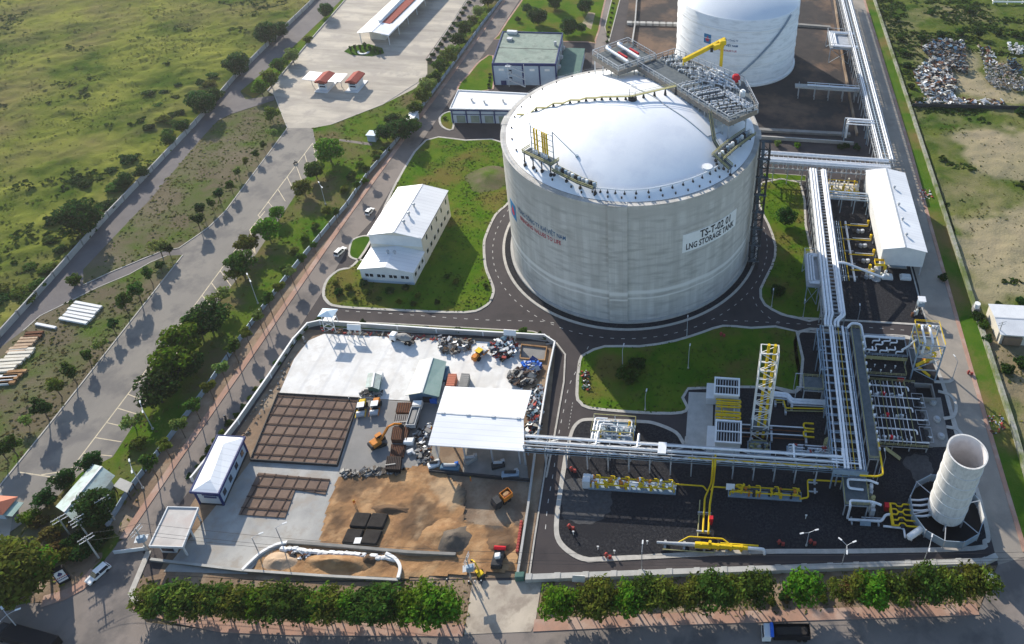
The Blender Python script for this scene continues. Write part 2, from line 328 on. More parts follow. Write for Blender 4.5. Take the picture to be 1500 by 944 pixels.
# ------------------------------------------------------------------ the setting: ground sheets
def sheet(name, pts, m, z, smooth=False, world=False, rag=None):
    p = pts if world else xy(pts)
    if smooth: p = ragged(cr(p, True), 1.5 if rag is None else rag, 1, int(z*1000)+len(p))
    return struct(MB().sheet(p, z).build(name, MATS.get(m, M.get(m)) if isinstance(m, str) else m))
struct(MB().sheet([(-2500, -600), (2500, -600), (2500, 4000), (-2500, 4000)], -.12).build('ground', M['soil']))
WALL_L = xy([(-70, 570), (0, 495), (80, 407), (159, 318), (224, 250), (288, 182), (345, 115), (400, 60), (452, 10), (520, -60)])
def terrain(name, poly, m, step, amp, kind='structure', zb=0, patches=None, psoft=1.5):
    xs = [p[0] for p in poly]; ys = [p[1] for p in poly]; x0, x1, y0, y1 = min(xs), max(xs), min(ys), max(ys); b = MB(); idx = {}
    nx = int((x1-x0)/step)+1; ny = int((y1-y0)/step)+1
    def inside(x, y):
        c = False; n = len(poly)
        for i in range(n):
            a = poly[i]; d = poly[i-1]
            if (a[1] > y) != (d[1] > y) and x < (d[0]-a[0])*(y-a[1])/(d[1]-a[1])+a[0]: c = not c
        return c
    def vid(i, j):
        if (i, j) not in idx:
            x, y = x0+i*step, y0+j*step; p = Vector((x, y, 0))
            h = noise.fractal(p*.035, .8, 2, 5)*.8+noise.fractal(p*.25, .7, 2, 4)*.85+max(0, noise.noise(p*.09+Vector((7, 3, 0))))*1.1
            idx[i, j] = len(b.v); b.v.append((x, y, zb+.12+max(0, .45+h)*amp))
        return idx[i, j]
    for i in range(nx):
        for j in range(ny):
            if inside(x0+(i+.5)*step, y0+(j+.5)*step): b.f.append((vid(i, j), vid(i+1, j), vid(i+1, j+1), vid(i, j+1))); b.mi.append(0)
    o = b.build(name, m, smooth=True)
    if patches:                                          # (outline, channel): soft masks with noisy borders
        ca = o.data.color_attributes.new('patch', 'FLOAT_COLOR', 'POINT'); cols = []
        for vx, vy, vz in b.v:
            p = Vector((vx, vy, 0)); ch = [0, 0, 0]; wob = noise.fractal(p*(.5/psoft), .8, 2, 4)*psoft
            for q, c_, k_ in patches:
                d = 1e9; ins = False
                for i in range(len(q)):
                    a, e = Vector(q[i][:2]), Vector(q[i-1][:2]); v = p.xy-a; w_ = e-a; t = max(0, min(1, v.dot(w_)/max(1e-9, w_.dot(w_)))); d = min(d, (v-w_*t).length)
                    if (a.y > vy) != (e.y > vy) and vx < (e.x-a.x)*(vy-a.y)/(e.y-a.y)+a.x: ins = not ins
                sd_ = (d if ins else -d)+wob*1.3; ch[c_] = max(ch[c_], k_*max(0, min(1, .5+sd_/psoft)))
            cols += [*ch, 1]
        ca.data.foreach_set('color', cols)
    return tag(o, kind=kind), b
FIELD_L = [(-640, 120), (-560, 520), (-246, 520)]+[(p[0]-1, p[1]) for p in WALL_L[::-1]]+[(-260, 70)]
fl, fb = terrain('meadow_ground', FIELD_L, M['meadow'], 1.6, 1.0)
WALL_R = xy([(1265, -60), (1280, 0), (1331, 155), (1384, 318), (1437, 485), (1483, 628), (1500, 690), (1545, 850)])
FIELD_R = [(p[0]+1.3, p[1]) for p in WALL_R[::-1]]+[(300, 560), (330, 90)]
fr, fb2 = terrain('rough_ground', FIELD_R, M['meadow2'], 1.6, .55, patches=[(xy(q), c_, k_) for q, c_, k_ in (([(1402, 195), (1432, 190), (1475, 196), (1560, 205), (1600, 250), (1560, 300), (1470, 258), (1428, 250), (1410, 225)], 0, .62), ([(1402, 325), (1450, 318), (1520, 300), (1600, 330), (1600, 450), (1450, 445), (1430, 440), (1412, 395)], 0, .62), ([(1392, 100), (1408, 72), (1424, 78), (1440, 100), (1444, 125), (1470, 136), (1600, 150), (1600, 165), (1460, 146), (1420, 142), (1388, 138), (1380, 115)], 0, .62), ([(1452, 500), (1560, 500), (1620, 720), (1510, 700), (1480, 610), (1462, 545)], 1, .8))], psoft=7)
def tufts(name, b, n, s0, s1, m, prob, zz=.05, label=None):
    t = MB(); rnd = random.Random(5); vs = b.v
    for _ in range(n):
        x, y, z = vs[rnd.randrange(len(vs))]; x += rnd.uniform(-.9, .9); y += rnd.uniform(-.9, .9)
        p = prob(x, y)
        if rnd.random() > p: continue
        s = rnd.uniform(s0, s1)*(.5+p*.6)
        for k in range(2):
            a = rnd.uniform(0, 2*pi); l = rnd.uniform(.2, 1.1); dx, dy = cos(a)*s, sin(a)*s; hx, hy = -sin(a)*s*l, cos(a)*s*l; h = s*rnd.uniform(.15, .5)
            t.add([(x-dx, y-dy, z-.1), (x+dx, y+dy, z-.1), (x+dx*.7+hx, y+dy*.7+hy, z+h), (x-dx*.7+hx, y-dy*.7+hy, z+h)], [(0, 1, 2, 3)])
    return tag(t.build(name, m), kind='stuff')
def pl(x, y):
    p = Vector((x, y, 0)); v = .5+noise.fractal(p*.03, .8, 2, 4)*.6+noise.noise(p*.14)*.35
    return max(.04, min(1, v))
tufts('meadow_grass', fb, 90000, .25, .6, M['tuft'], pl)
def pb(x, y):
    p = Vector((x, y, 0)); v = noise.fractal(p*.028+Vector((3, 9, 0)), .8, 2, 4)+noise.noise(p*.11)*.5
    return 1 if v > .42 else 0
tufts('meadow_scrub', fb, 60000, .5, 1.0, mat('scrub_leaf', (.03, .06, .012), 1, (.06, .09, .018), .2, island=.3, trans=.4, spec=0), pb)
tufts('shrub_cover', fb2, 60000, .6, 1.3, MATS['scrub_leaf'], lambda x, y: 1 if noise.fractal(Vector((x*.03, y*.06, 5)), .8, 2, 4)+(.28 if y > 395 else -.05 if y > 330 else -.35)+(.3 if x < 112 and y > 330 else 0)+noise.noise(Vector((x, y, 3))*.2)*.3 > .3 and not (118 < x < 185 and 352 < y < 405) else 0)
tufts('weeds', fb2, 30000, .25, .6, M['tuft'], lambda x, y: max(.12, .45+noise.fractal(Vector((x, y, 0))*.045, .8, 2, 4)*.8))
# the bare lots on the right
# track beside the long wall, its verge, the wide road and the inspection yard
sheet('track', [(-80, 580), (0, 495), (80, 407), (159, 318), (288, 182), (345, 115), (400, 60), (452, 10), (520, -60), (560, -60), (470, 30), (420, 80), (352, 135), (360, 146), (402, 140), (402, 147), (386, 152), (339, 167), (319, 177), (295, 203), (217, 296), (193, 320), (122, 395), (122, 419), (163, 400), (210, 378), (236, 369), (262, 362), (268, 376), (244, 376), (220, 385), (190, 402), (142, 422), (102, 442), (59, 463), (34, 485), (0, 510), (-80, 600)], 'track', .03)
sheet('verge', [(193, 320), (217, 296), (295, 203), (319, 177), (386, 152), (405, 148), (421, 188), (330, 310), (305, 334), (291, 344), (262, 365), (234, 369), (210, 377), (163, 399), (122, 418), (122, 395)], 'verge', .06)
sheet('verge', [(268, 374), (68, 628), (0, 712), (-90, 810), (-90, 612), (0, 510), (34, 485), (59, 463), (102, 442), (142, 422), (190, 402), (220, 385), (244, 375)], 'verge', .06)
sheet('planted_median', [(352, 134), (420, 78), (470, 30), (560, -60), (590, -60), (506, 0), (462, 51), (395, 128), (372, 144)], 'lawn', .08)
ROADL = [(421, 188), (330, 310), (305, 334), (291, 344), (262, 364), (268, 374), (68, 628), (0, 712), (-90, 810), (-90, 860), (0, 790), (40, 762), (75, 737), (120, 692), (165, 670), (190, 632), (222, 574), (262, 520), (318, 447), (376, 372), (425, 298), (467, 232), (458, 188)]
sheet('wide_road', ROADL, 'asphalt', .04)
YARD = [(421, 188), (402, 140), (392, 134), (462, 51), (506, 0), (570, -60), (745, -60), (683, 0), (626, 88), (626, 112), (608, 130), (560, 154), (485, 183), (458, 188)]
sheet('inspection_yard', YARD, 'yard', .05)
sheet('side_road', [(622, 88), (650, 92), (712, 2), (772, -60), (747, -60), (685, 0)], 'asphalt2', .07)
sheet('pale_apron', [(-60, 745), (0, 716), (18, 760), (12, 800), (-40, 830)], 'yard', .055)
# grass strip with the trees, brown strip and pink paving along the inner road
GR = [(712, 2), (650, 92), (626, 112), (608, 130), (560, 154), (485, 183), (458, 188), (467, 232), (425, 298), (376, 372), (318, 447), (262, 520), (222, 574), (190, 632), (165, 670), (120, 692), (75, 737), (20, 790), (-60, 840), (-40, 900), (60, 880), (130, 850), (170, 800), (236, 665), (302, 574), (350, 503), (441, 383), (509, 302), (580, 210), (631, 142), (709, 34), (736, 0), (790, -60), (772, -60)]
sheet('grass_strip', GR, mat('strip_grass', (.05, .115, .009), 1, (.105, .14, .02), .1, bump=.6, bscale=2, lo=.4, hi=.6, col3=(.13, .11, .05), s3=.04, spec=0), .06)
WL2 = xy([(736, 0), (709, 34), (631, 142), (580, 210), (540, 256), (509, 302), (441, 383), (400, 435), (350, 503), (302, 574), (264, 625), (234, 665), (190, 722), (158, 775)])
PK = xy([(790, -66), (740, 0), (655, 119), (590, 206), (509, 318), (430, 432), (350, 547), (262, 672), (181, 790)])
sheet('soil_strip', [(p.x, p.y) for p in []] or WL2+PK[::-1][:-1], 'dirt', .07, world=True)
# paved ground of the plant
PLANT = [(790, -66), (740, 0), (655, 119), (509, 318), (350, 547), (181, 790), (215, 850), (420, 856), (775, 850), (1460, 828), (1470, 800), (1440, 725), (1412, 640), (1360, 470), (1300, 270), (1240, 0), (1225, -66)]
sheet('plant_road', PLANT, 'asphalt_new', .03)
sheet('inner_road', [(790, -66), (740, 0), (655, 119), (509, 318), (350, 547), (181, 790), (205, 815), (280, 716), (340, 632), (440, 478), (474, 425), (514, 357), (546, 323), (577, 271), (618, 207), (671, 131), (700, 91), (724, 58), (761, 0), (805, -66)], 'asphalt2', .045)
def kerb(path, wd=.5, h=.2, closed=False, m='kerb', name='kerb', world=False, sm=0):
    p = path if world else xy(path)
    if sm: p = cr(p, closed, sm)
    return struct(MB().ribbon(p, wd, 0, h, closed).build(name, M[m]))
struct(MB().ribbon(PK, 1.7, 0, .19, off=-.2).build('paving', M['brick']))
# lawns, each with its paved rim
def lawn(pts, m='lawn', rim=.9, rm='kerb', z=.16, sm=4):
    p = cr(xy(pts), True, sm) if sm else xy(pts)
    sheet('lawn', p, m, z, world=True)
    struct(MB().ribbon(p, rim, 0, z+.03, True).build('kerb', M[rm]))
C = (-29.7, 226.5)
L1 = [(624, 206), (682, 206), (735, 209), (750, 262), (747, 294), (726, 315), (712, 345), (709, 361), (711, 390), (718, 410), (723, 425), (719, 440), (709, 450), (682, 458), (587, 455), (499, 450), (479, 442), (474, 428), (480, 410), (497, 396), (518, 389), (545, 350), (577, 275)]
lawn(L1, sm=3)
lawn([(514, 357), (520, 350), (536, 346), (545, 352), (540, 378), (526, 381), (512, 375)], 'lawn_dark', .7)
lawn([(722, 82), (708, 87), (700, 93), (686, 110), (670, 132), (722, 131)], rm='brick', sm=2)
lawn([(644, 174), (652, 166), (664, 166), (663, 190), (648, 186)], sm=3)
lawn([(764, 2), (730, 52), (738, 58), (860, 62), (872, 60), (882, 20), (885, -40), (800, -50)], rm='brick', sm=2)
lawn([(892, 62), (908, 0), (916, -50), (900, -50), (896, 0), (886, 40)], sm=0, rim=.5)
L3 = [(849, 530), (858, 519), (886, 508), (937, 508), (988, 500), (1030, 487), (1059, 478), (1100, 481), (1167, 486), (1172, 569), (1135, 568), (1008, 570), (1007, 597), (998, 605), (964, 606), (910, 603), (863, 598), (850, 590), (845, 578)]
lawn(L3, 'lawn', sm=2)
L4 = [(1116, 268), (1112, 300), (1125, 328), (1136, 361), (1131, 390), (1114, 424), (1120, 446), (1144, 460), (1164, 465), (1203, 467), (1195, 400), (1180, 330), (1172, 268)]
lawn(L4, sm=2)
lawn([(466, 470), (560, 474), (690, 481), (780, 486), (805, 494), (800, 500), (760, 494), (600, 487), (470, 480)], sm=0, rim=.4)
lawn([(1118, 254), (1180, 258), (1180, 266), (1118, 262)], sm=0, rim=.3)
# the ring: dark gravel round the tank, pale kerb, dashed line
struct(MB().lathe(C, [(43, .2), (46.4, .2)], 128).build('gravel_ring', M['gravel']))
struct(MB().lathe(C, [(46.4, 0), (46.4, .26), (47.3, .26), (47.3, 0)], 128).build('kerb', M['kerb']))
dm = MB()
for k in range(92):
    a = 2*pi*k/92; p = (C[0]+50.7*cos(a), C[1]+50.7*sin(a)); t = (-sin(a)*.6, cos(a)*.6)
    dm.ribbon([(p[0]-t[0], p[1]-t[1]), (p[0]+t[0], p[1]+t[1])], .22, .062)
def dashes(b, pts, gap=3.5, ln=1.2, wd=.22, z=.062, sm=0):
    P = [Vector(p) for p in (cr(xy(pts), False, 6) if sm else xy(pts))]; s = 0
    for i in range(len(P)-1):
        L = (P[i+1]-P[i]).length; d = (P[i+1]-P[i])/max(L, 1e-6)
        while s < L: a = P[i]+d*s; b.ribbon([a, a+d*ln], wd, z); s += gap
        s -= L
dashes(dm, [(490, 455), (590, 461), (690, 468), (745, 470), (790, 471), (815, 474)], sm=1)
dashes(dm, [(722, 437), (706, 448), (690, 462)], sm=1)
dashes(dm, [(862, 508), (846, 540), (834, 565), (826, 600), (818, 640), (811, 690), (803, 735), (799, 775)], sm=1)
dashes(dm, [(1103, 435), (1110, 450), (1130, 468), (1150, 474)], sm=1)
dashes(dm, [(1060, 470), (1100, 471), (1150, 474), (1240, 478), (1325, 484)], sm=1)
dashes(dm, [(839, 590), (836, 608), (833, 628)], gap=1.2, ln=.6, wd=.15)
struct(dm.build('road_marking', M['paint']))
# gravel yards of the process area
GY = [(829, 668), (820, 725), (815, 770), (819, 793), (836, 810), (859, 820), (893, 819), (1100, 809), (1250, 808), (1425, 804), (1442, 794), (1447, 783), (1430, 716), (1405, 650), (1380, 560), (1345, 499), (1262, 492), (1170, 487), (1172, 569), (1135, 568), (1008, 570), (1007, 600), (1006, 640), (1003, 652), (990, 634), (960, 621), (937, 618), (885, 616), (863, 615), (849, 618), (838, 632)]
sheet('gravel_yard', GY, 'gravel', .1)
kerb(GY[:20], 1.2, .16, sm=4); kerb(GY[-9:]+GY[:1], 1, .17, sm=4)
kerb([(1170, 486), (1262, 491), (1345, 498)], .6, .18); kerb([(1120, 447), (1144, 461), (1164, 466), (1215, 468.5), (1262, 471), (1347, 476)], .8, .18)
sheet('gravel_yard', [(1176, 268), (1290, 262), (1312, 300), (1346, 420), (1355, 474), (1215, 467), (1200, 400), (1186, 330)], 'gravel', .1)
sheet('dusty_gravel', [(827, 708), (855, 705), (885, 714), (896, 730), (890, 752), (868, 766), (838, 765), (822, 755)], 'gravel_l', .13, True)
sheet('dusty_gravel', [(1322, 678), (1345, 668), (1362, 680), (1368, 704), (1352, 710), (1338, 700)], 'gravel_l', .13, True)
sheet('concrete_pad', [(1009, 575), (1045, 576), (1043, 655), (1004, 652)], 'conc', .14)
# bund of the far tank
sheet('bund_floor', [(918, -40), (921, 5), (912, 66), (930, 130), (1110, 196), (1252, 206), (1240, 150), (1216, 0), (1208, -40)], 'bund', .07)
sheet('earth_patch', [(1140, 196), (1100, 172), (1110, 160), (1250, 176), (1252, 205)], 'bund', .08)
# construction compound
sheet('site_earth', [(447, 483), (600, 490), (798, 502), (814, 512), (803, 620), (795, 700), (772, 846), (600, 850), (420, 852), (232, 842), (280, 740), (340, 645), (400, 556)], 'dirt', .08)
PADW = [(475, 490), (587, 495), (690, 500), (778, 507), (760, 600), (700, 600), (641, 590), (526, 584), (409, 578), (431, 527), (452, 500)]
sheet('site_slab', PADW, 'pad', .22)
sheet('site_slab', [(367, 677), (495, 685), (528, 585), (650, 592), (640, 640), (610, 690), (557, 694), (500, 701), (470, 797), (420, 800), (380, 822), (362, 842), (240, 838), (290, 775), (345, 706)], 'pad2', .18)
sheet('wet_slab', [(529, 586), (648, 593), (630, 660), (600, 690), (496, 690)], 'pad3', .2)
terrain('sand_ground', xy([(496, 700), (520, 697), (557, 692), (610, 684), (628, 675), (660, 702), (682, 720), (680, 766), (740, 772), (766, 760), (757, 838), (590, 848), (500, 846), (372, 838), (380, 822), (420, 800), (468, 797), (480, 745)]), M['sand'], .55, .3, zb=.08, psoft=1.6, patches=[(xy(q), c_, k_) for q, c_, k_ in (([(497, 702), (555, 694), (556, 710), (520, 730), (490, 742)], 0, 0.85), ([(600, 735), (622, 725), (640, 733), (644, 760), (636, 790), (606, 792), (590, 770)], 0, 0.85), ([(555, 744), (595, 742), (600, 755), (560, 756)], 0, 0.85), ([(632, 700), (668, 700), (680, 725), (676, 750), (645, 738)], 1, 0.7), ([(485, 752), (505, 751), (503, 772), (480, 773)], 0, 0.85), ([(430, 800), (500, 806), (590, 812), (640, 790), (660, 770), (680, 790), (672, 806), (600, 812)], 0, 0.85), ([(700, 760), (745, 768), (762, 790), (740, 800), (715, 792)], 0, 0.85), ([(682, 700), (775, 706), (768, 765), (735, 772), (680, 766), (676, 730)], 2, .9), ([(610, 744), (618, 742), (624, 752), (617, 762), (619, 774), (611, 784), (611, 765)], 1, .5))])
# street in front: road, pavement, planted strip, drive
sheet('street', [(-200, 905), (-60, 875), (60, 884), (118, 862), (150, 828), (165, 800), (181, 790), (215, 815), (188, 885), (215, 912), (330, 926), (680, 932), (690, 850), (795, 850), (782, 922), (1100, 912), (1432, 900), (1462, 826), (1510, 815), (1700, 830), (1760, 1300), (-300, 1300)], 'asphalt2', .05)
sheet('planted_strip', [(200, 850), (230, 842), (420, 854), (600, 852), (692, 850), (684, 918), (420, 914), (260, 902), (200, 886)], 'dirt', .1)
sheet('planted_strip', [(795, 852), (1100, 842), (1460, 829), (1436, 890), (1100, 900), (785, 912)], 'dirt', .1)
sheet('drive', [(692, 852), (794, 850), (784, 914), (778, 926), (680, 930)], mat('drive_concrete', (.5, .43, .34), .85, (.36, .31, .25), .12, bump=.1, col3=(.3, .25, .2), s3=.2), .12)
kerb([(200, 884), (260, 904), (330, 918), (430, 922), (680, 924)], 2.6, .2, m='brick', name='paving'); kerb([(782, 917), (950, 909), (1100, 904), (1250, 899), (1432, 893)], 2.6, .2, m='brick', name='paving')
kerb([(62, 882), (95, 872), (118, 860), (140, 836)], 2.6, .2, m='brick', name='paving'); kerb([(218, 808), (192, 870), (205, 890)], 1.2, .2)
# road along the right wall with its pink edge and grass
sheet('east_road', [(1232, -66), (1240, 0), (1300, 262), (1347, 440), (1380, 560), (1412, 660), (1440, 745), (1462, 828), (1505, 815), (1447, 625), (1394, 440), (1356, 310), (1334, 222), (1266, 0), (1250, -66)], mat('east_asphalt', (.3, .265, .22), .85, (.24, .215, .185), .08, bump=.1, col3=(.33, .29, .24), s3=.1), .06)
sheet('grass_strip', [(1250, -66), (1266, 0), (1334, 222), (1394, 440), (1447, 625), (1505, 815), (1600, 830), (1545, 850), (1500, 690), (1437, 485), (1384, 318), (1331, 155), (1280, 0), (1265, -66)], mat('edge_grass', (.045, .115, .01), 1, (.09, .14, .02), .1, bump=.6, bscale=2, col3=(.17, .13, .05), s3=.03, spec=0), .12)
kerb([(1250, -66), (1266, 0), (1300, 111), (1334, 222), (1364, 334), (1394, 440), (1420, 532), (1447, 625), (1475, 720), (1502, 810)], 1.3, .2, m='brick', name='paving')
kerb([(1300, 262), (1347, 440), (1360, 480)], .5, .2); kerb([(1380, 560), (1412, 655), (1432, 716)], .4, .2)
# painted lines of the wide road
pm = MB()
def line(pts, wd=.3, z=.052): pm.ribbon(xy(pts), wd, z)
def bays(a, b, c, d, n):
    A, B, Cc, D = [Vector(q) for q in xy([a, b, c, d])]
    pm.ribbon([A, B], .3, .052)
    for k in range(n+1):
        t = k/n; pm.ribbon([A.lerp(B, t), Cc.lerp(D, t)], .25, .056)
bays((458, 210), (378, 316), (464, 236), (392, 328), 6); line([(388, 310), (366, 337), (374, 371)])
bays((359, 347), (252, 493), (374, 372), (270, 510), 8); bays((244, 503), (104, 688), (262, 520), (150, 690), 9)
line([(27, 692), (81, 700)]); line([(60, 696), (100, 690)])
struct(pm.build('road_marking', M['paint_y']))
km = MB()
for path in ([(421, 188), (330, 310), (305, 334), (291, 344), (262, 364), (236, 369), (163, 399), (122, 418)], [(268, 374), (68, 628), (0, 712), (-60, 778)]):
    km.ribbon(xy(path), .35, 0, .2)
km.ribbon(xy([(244, 375), (220, 385), (190, 402), (142, 422), (102, 442), (59, 463), (34, 485)]), .3, 0, .15)
km.ribbon(xy([(421, 188), (402, 140)]), .3, 0, .2); km.ribbon(xy([(485, 183), (560, 154), (626, 112)]), .3, 0, .2); km.ribbon(xy([(626, 88), (685, 0), (747, -60)]), .4, 0, .3)
km.ribbon(xy([(392, 134), (462, 51), (506, 0), (570, -60)]), .4, 0, .5)
km.ribbon(xy([(650, 92), (712, 2)]), .3, 0, .2)
struct(km.build('kerb', M['kerb']))

sheet('junction_shade_brown', [(30, 880), (60, 850), (110, 812), (135, 800), (150, 810), (128, 845), (98, 868), (62, 882)], 'dirt', .08, True)  # brown colour stands in for the tree shade over the junction corner
sheet('tree_shade_patch', [(20, 800), (60, 760), (120, 780), (170, 770), (150, 800), (110, 812), (60, 850), (0, 860)], 'verge', .085, True)  # tree shade put into the ground colour as a brown sheet over the grass
struct(MB().sheet([(-400, -300), (500, -300), (500, 66), (-400, 56)], .08).build('roadside_verge', M['verge'])); struct(MB().ribbon([(-400, 56.4), (500, 66.4)], 2, 0, .2).build('paving', M['brick']))
# ------------------------------------------------------------------ the two tanks
R, H = 43.5, 48.5
def tank_mat(name, c1, c2, band, panels=3.9, streak=.65):
    m = bpy.data.materials.new(name); m.use_nodes = True; nt = m.node_tree; N = nt.nodes; L = nt.links.new; b = N['Principled BSDF']; b.inputs['Roughness'].default_value = .8
    tc = N.new('ShaderNodeTexCoord'); sx = N.new('ShaderNodeSeparateXYZ'); L(tc.outputs['Object'], sx.inputs[0])
    at2 = N.new('ShaderNodeMath'); at2.operation = 'ARCTAN2'; L(sx.outputs[1], at2.inputs[0]); L(sx.outputs[0], at2.inputs[1])
    cb = N.new('ShaderNodeCombineXYZ'); mu = N.new('ShaderNodeMath'); mu.operation = 'MULTIPLY'; mu.inputs[1].default_value = 43; L(at2.outputs[0], mu.inputs[0]); L(mu.outputs[0], cb.inputs[0]); L(sx.outputs[2], cb.inputs[1])
    def nz(sc, st):
        mp = N.new('ShaderNodeMapping'); mp.inputs['Scale'].default_value = st; L(cb.outputs[0], mp.inputs[0]); t = N.new('ShaderNodeTexNoise'); t.inputs['Scale'].default_value = sc; t.inputs['Detail'].default_value = 6; L(mp.outputs[0], t.inputs['Vector']); return t.outputs[0]
    def mr(s, a, c, d=0, e=1):
        r = N.new('ShaderNodeMapRange'); L(s, r.inputs[0]); r.inputs[1].default_value = a; r.inputs[2].default_value = c; r.inputs[3].default_value = d; r.inputs[4].default_value = e; return r.outputs[0]
    def mx(f, A, B, mode='MIX'):
        x = N.new('ShaderNodeMix'); x.data_type = 'RGBA'; x.blend_type = mode
        if isinstance(f, float): x.inputs[0].default_value = f
        else: L(f, x.inputs[0])
        for v, i in ((A, 6), (B, 7)):
            if isinstance(v, tuple): x.inputs[i].default_value = (*v, 1)
            else: L(v, x.inputs[i])
        return x.outputs[2]
    col = mx(mr(nz(.25, (1.6, .12, 1)), .35, .65), c1, c2)
    col = mx(mr(nz(.5, (.25, 1.2, 1)), .48, .66, 0, .8), col, tuple(x*.8 for x in c1))
    br = N.new('ShaderNodeTexBrick'); br.inputs['Scale'].default_value = 1; br.inputs['Brick Width'].default_value = 2.5; br.inputs['Row Height'].default_value = panels; br.offset = 0; br.inputs['Mortar Size'].default_value = .05
    br.inputs['Color1'].default_value = (1, 1, 1, 1); br.inputs['Color2'].default_value = (.9, .9, .9, 1); br.inputs['Mortar'].default_value = (.74, .74, .74, 1); L(cb.outputs[0], br.inputs[0])
    col = mx(streak, col, br.outputs[0], 'MULTIPLY')
    for z0, wd, g in band:
        ms = N.new('ShaderNodeMath'); ms.operation = 'SUBTRACT'; L(sx.outputs[2], ms.inputs[0]); wob = nz(.06, (1, 0, 1)); w2 = N.new('ShaderNodeMath'); w2.operation = 'MULTIPLY_ADD'; L(wob, w2.inputs[0]); w2.inputs[1].default_value = 2.2; w2.inputs[2].default_value = z0-1.1; L(w2.outputs[0], ms.inputs[1])
        ab = N.new('ShaderNodeMath'); ab.operation = 'ABSOLUTE'; L(ms.outputs[0], ab.inputs[0]); col = mx(mr(ab.outputs[0], wd*.4, wd, .75, 0), col, g)
    L(col, b.inputs['Base Color']); return m
M['shell'] = tank_mat('tank_concrete', (.46, .44, .4), (.6, .58, .535), [(13.2, 1.1, (.75, .73, .69)), (10.6, .5, (.72, .7, .66)), (45.5, 2.6, (.46, .44, .4)), (38, .8, (.46, .44, .41))])
M['shell_w'] = tank_mat('white_tank_plate', (.78, .8, .8), (.82, .83, .83), [(z, .35, (.62, .65, .67)) for z in (2.5, 10, 17, 24, 31)], 2.4, .12)
M['dome'] = mat('dome_paint', (.86, .87, .88), .5, (.78, .8, .82), .06, bump=.03, bscale=1.5, stretch=(1, .4, 1), col3=(.76, .78, .81), s3=.12)
tank = thing('storage_tank', 'huge round concrete gas storage tank with white domed roof in the middle of the plant', 'storage tank', (C[0], C[1], 0))
MB().lathe(C, [(R, .9), (R, H-.5), (R+.25, H-.5), (R+.25, H), (R-1.6, H)], 160).build('wall', M['shell'], tank, smooth=False)
MB().lathe(C, [(R+.9, 0), (R+.9, .9), (R, .9)], 128).build('base_slab', M['conc'], tank)
RS = 87.; RD = R-1.6; DZ = sqrt(RS*RS-RD*RD); ZC = H-DZ+.15
def dome_z(x, y): return ZC+sqrt(max(1, RS*RS-(x-C[0])**2-(y-C[1])**2))
def on_dome(x, y, dz=0):
    p = on_sph(x, y, (C[0], C[1], ZC), RS); return Vector((p.x, p.y, p.z+dz))
MB().lathe(C, [(RD*k/24., ZC+sqrt(RS*RS-(RD*k/24.)**2)) for k in range(24, -1, -1)], 128).build('dome_roof', M['dome'], tank, smooth=True)
a0, _ = on_cyl(904.5, 310, C, R)
for k in range(4):
    a = a0+k*pi/2; b = MB(); ha = .066; pr = [(R-.2, .9), (R+.75, .9), (R+.75, H+.12), (R-1.7, H+.12)]
    b.lathe(C, pr, 5, a-ha, a+ha)
    for e in (a-ha, a+ha): b.add([(C[0]+r*cos(e), C[1]+r*sin(e), z) for r, z in pr], [(0, 1, 2, 3)])
    b.build('buttress', M['shell'], tank)
b = MB()
for k in range(120):
    a = 2*pi*k/120; b.tube([(C[0]+(R-.3)*cos(a), C[1]+(R-.3)*sin(a), H), (C[0]+(R-.3)*cos(a), C[1]+(R-.3)*sin(a), H+1.1)], .03, 4)
for z in (H+.55, H+1.1): b.lathe(C, [(R-.32, z), (R-.28, z), (R-.28, z+.05), (R-.32, z+.05)], 120)
b.build('rim_railing', M['steel'], tank)
# curved fire-water pipe with its posts along the front of the dome, row of anchors on the left
arc = [on_dome(x, y) for x, y in cr([(872, 281), (890, 282), (915, 284), (950, 282), (985, 275), (1015, 266), (1040, 255), (1053, 247)], False, 4)]
MB().tube([(p.x, p.y, p.z+1.3) for p in arc], .22, 8).build('ring_pipe', M['pipe'], tank)
for p in arc[::2]: MB().tube([(p.x, p.y, p.z-.1), (p.x, p.y, p.z+1.3)], .12, 6).cyl((p.x, p.y), .45, p.z-.2, p.z+.35, 8, .25).build('pipe_support', M['dark'], tank)
for k in range(30):
    a, r = (pi*(.62+.055*k), R-3.4) if k < 16 else (pi*(1.42+.032*(k-16)), R-2.6); x, y = C[0]+r*cos(a), C[1]+r*sin(a); MB().cyl((x, y), .26, dome_z(x, y)-.1, dome_z(x, y)+.6, 6).build('anchor_block', M['dark'], tank)
p = on_dome(1036, 248); MB().cyl((p.x, p.y), 1.5, p.z-.3, p.z+.9, 20).cyl((p.x, p.y), 1.65, p.z+.9, p.z+1.1, 20).build('manhole', M['pipe'], tank)
# raised seam lines and inspection strip on the dome
for pts in ([(925, 127), (957, 142), (975, 155), (1005, 175), (1036, 201)], [(1036, 201), (1056, 194)], [(905, 117), (932, 128)]):
    b = MB(); b.tube([on_dome(x, y, .1) for x, y in cr(pts, False, 4)], .2, 6); b.build('roof_seam', M['steel'], tank)
def bent_text(body, size, c, r, ang0, z, width, m, name, parent, bold=.01, step=1):
    V, Fs = text_mesh(body, size, 'LEFT', bold, width); b = MB()
    b.add([(c[0]+r*cos(ang0+v.x/r*step), c[1]+r*sin(ang0+v.x/r*step), z+v.y) for v in V], Fs); return b.build(name, m, parent)
def curved_panel(c, r, a1, a2, z1, z2, t=.12, n=16): return MB().lathe(c, [(r, z1), (r+t, z1), (r+t, z2), (r, z2)], n, a1, a2)
sa, sz0 = on_cyl(999, 371, C, R); sb, sz1 = on_cyl(1079, 303, C, R); _, sz2 = on_cyl(1000, 345, C, R)
z0, z1 = sz0, sz2
pan = curved_panel(C, R, sa, sb, z0, z1, .12).build('name_panel', M['white'], tank); Wp = (sb-sa)*R
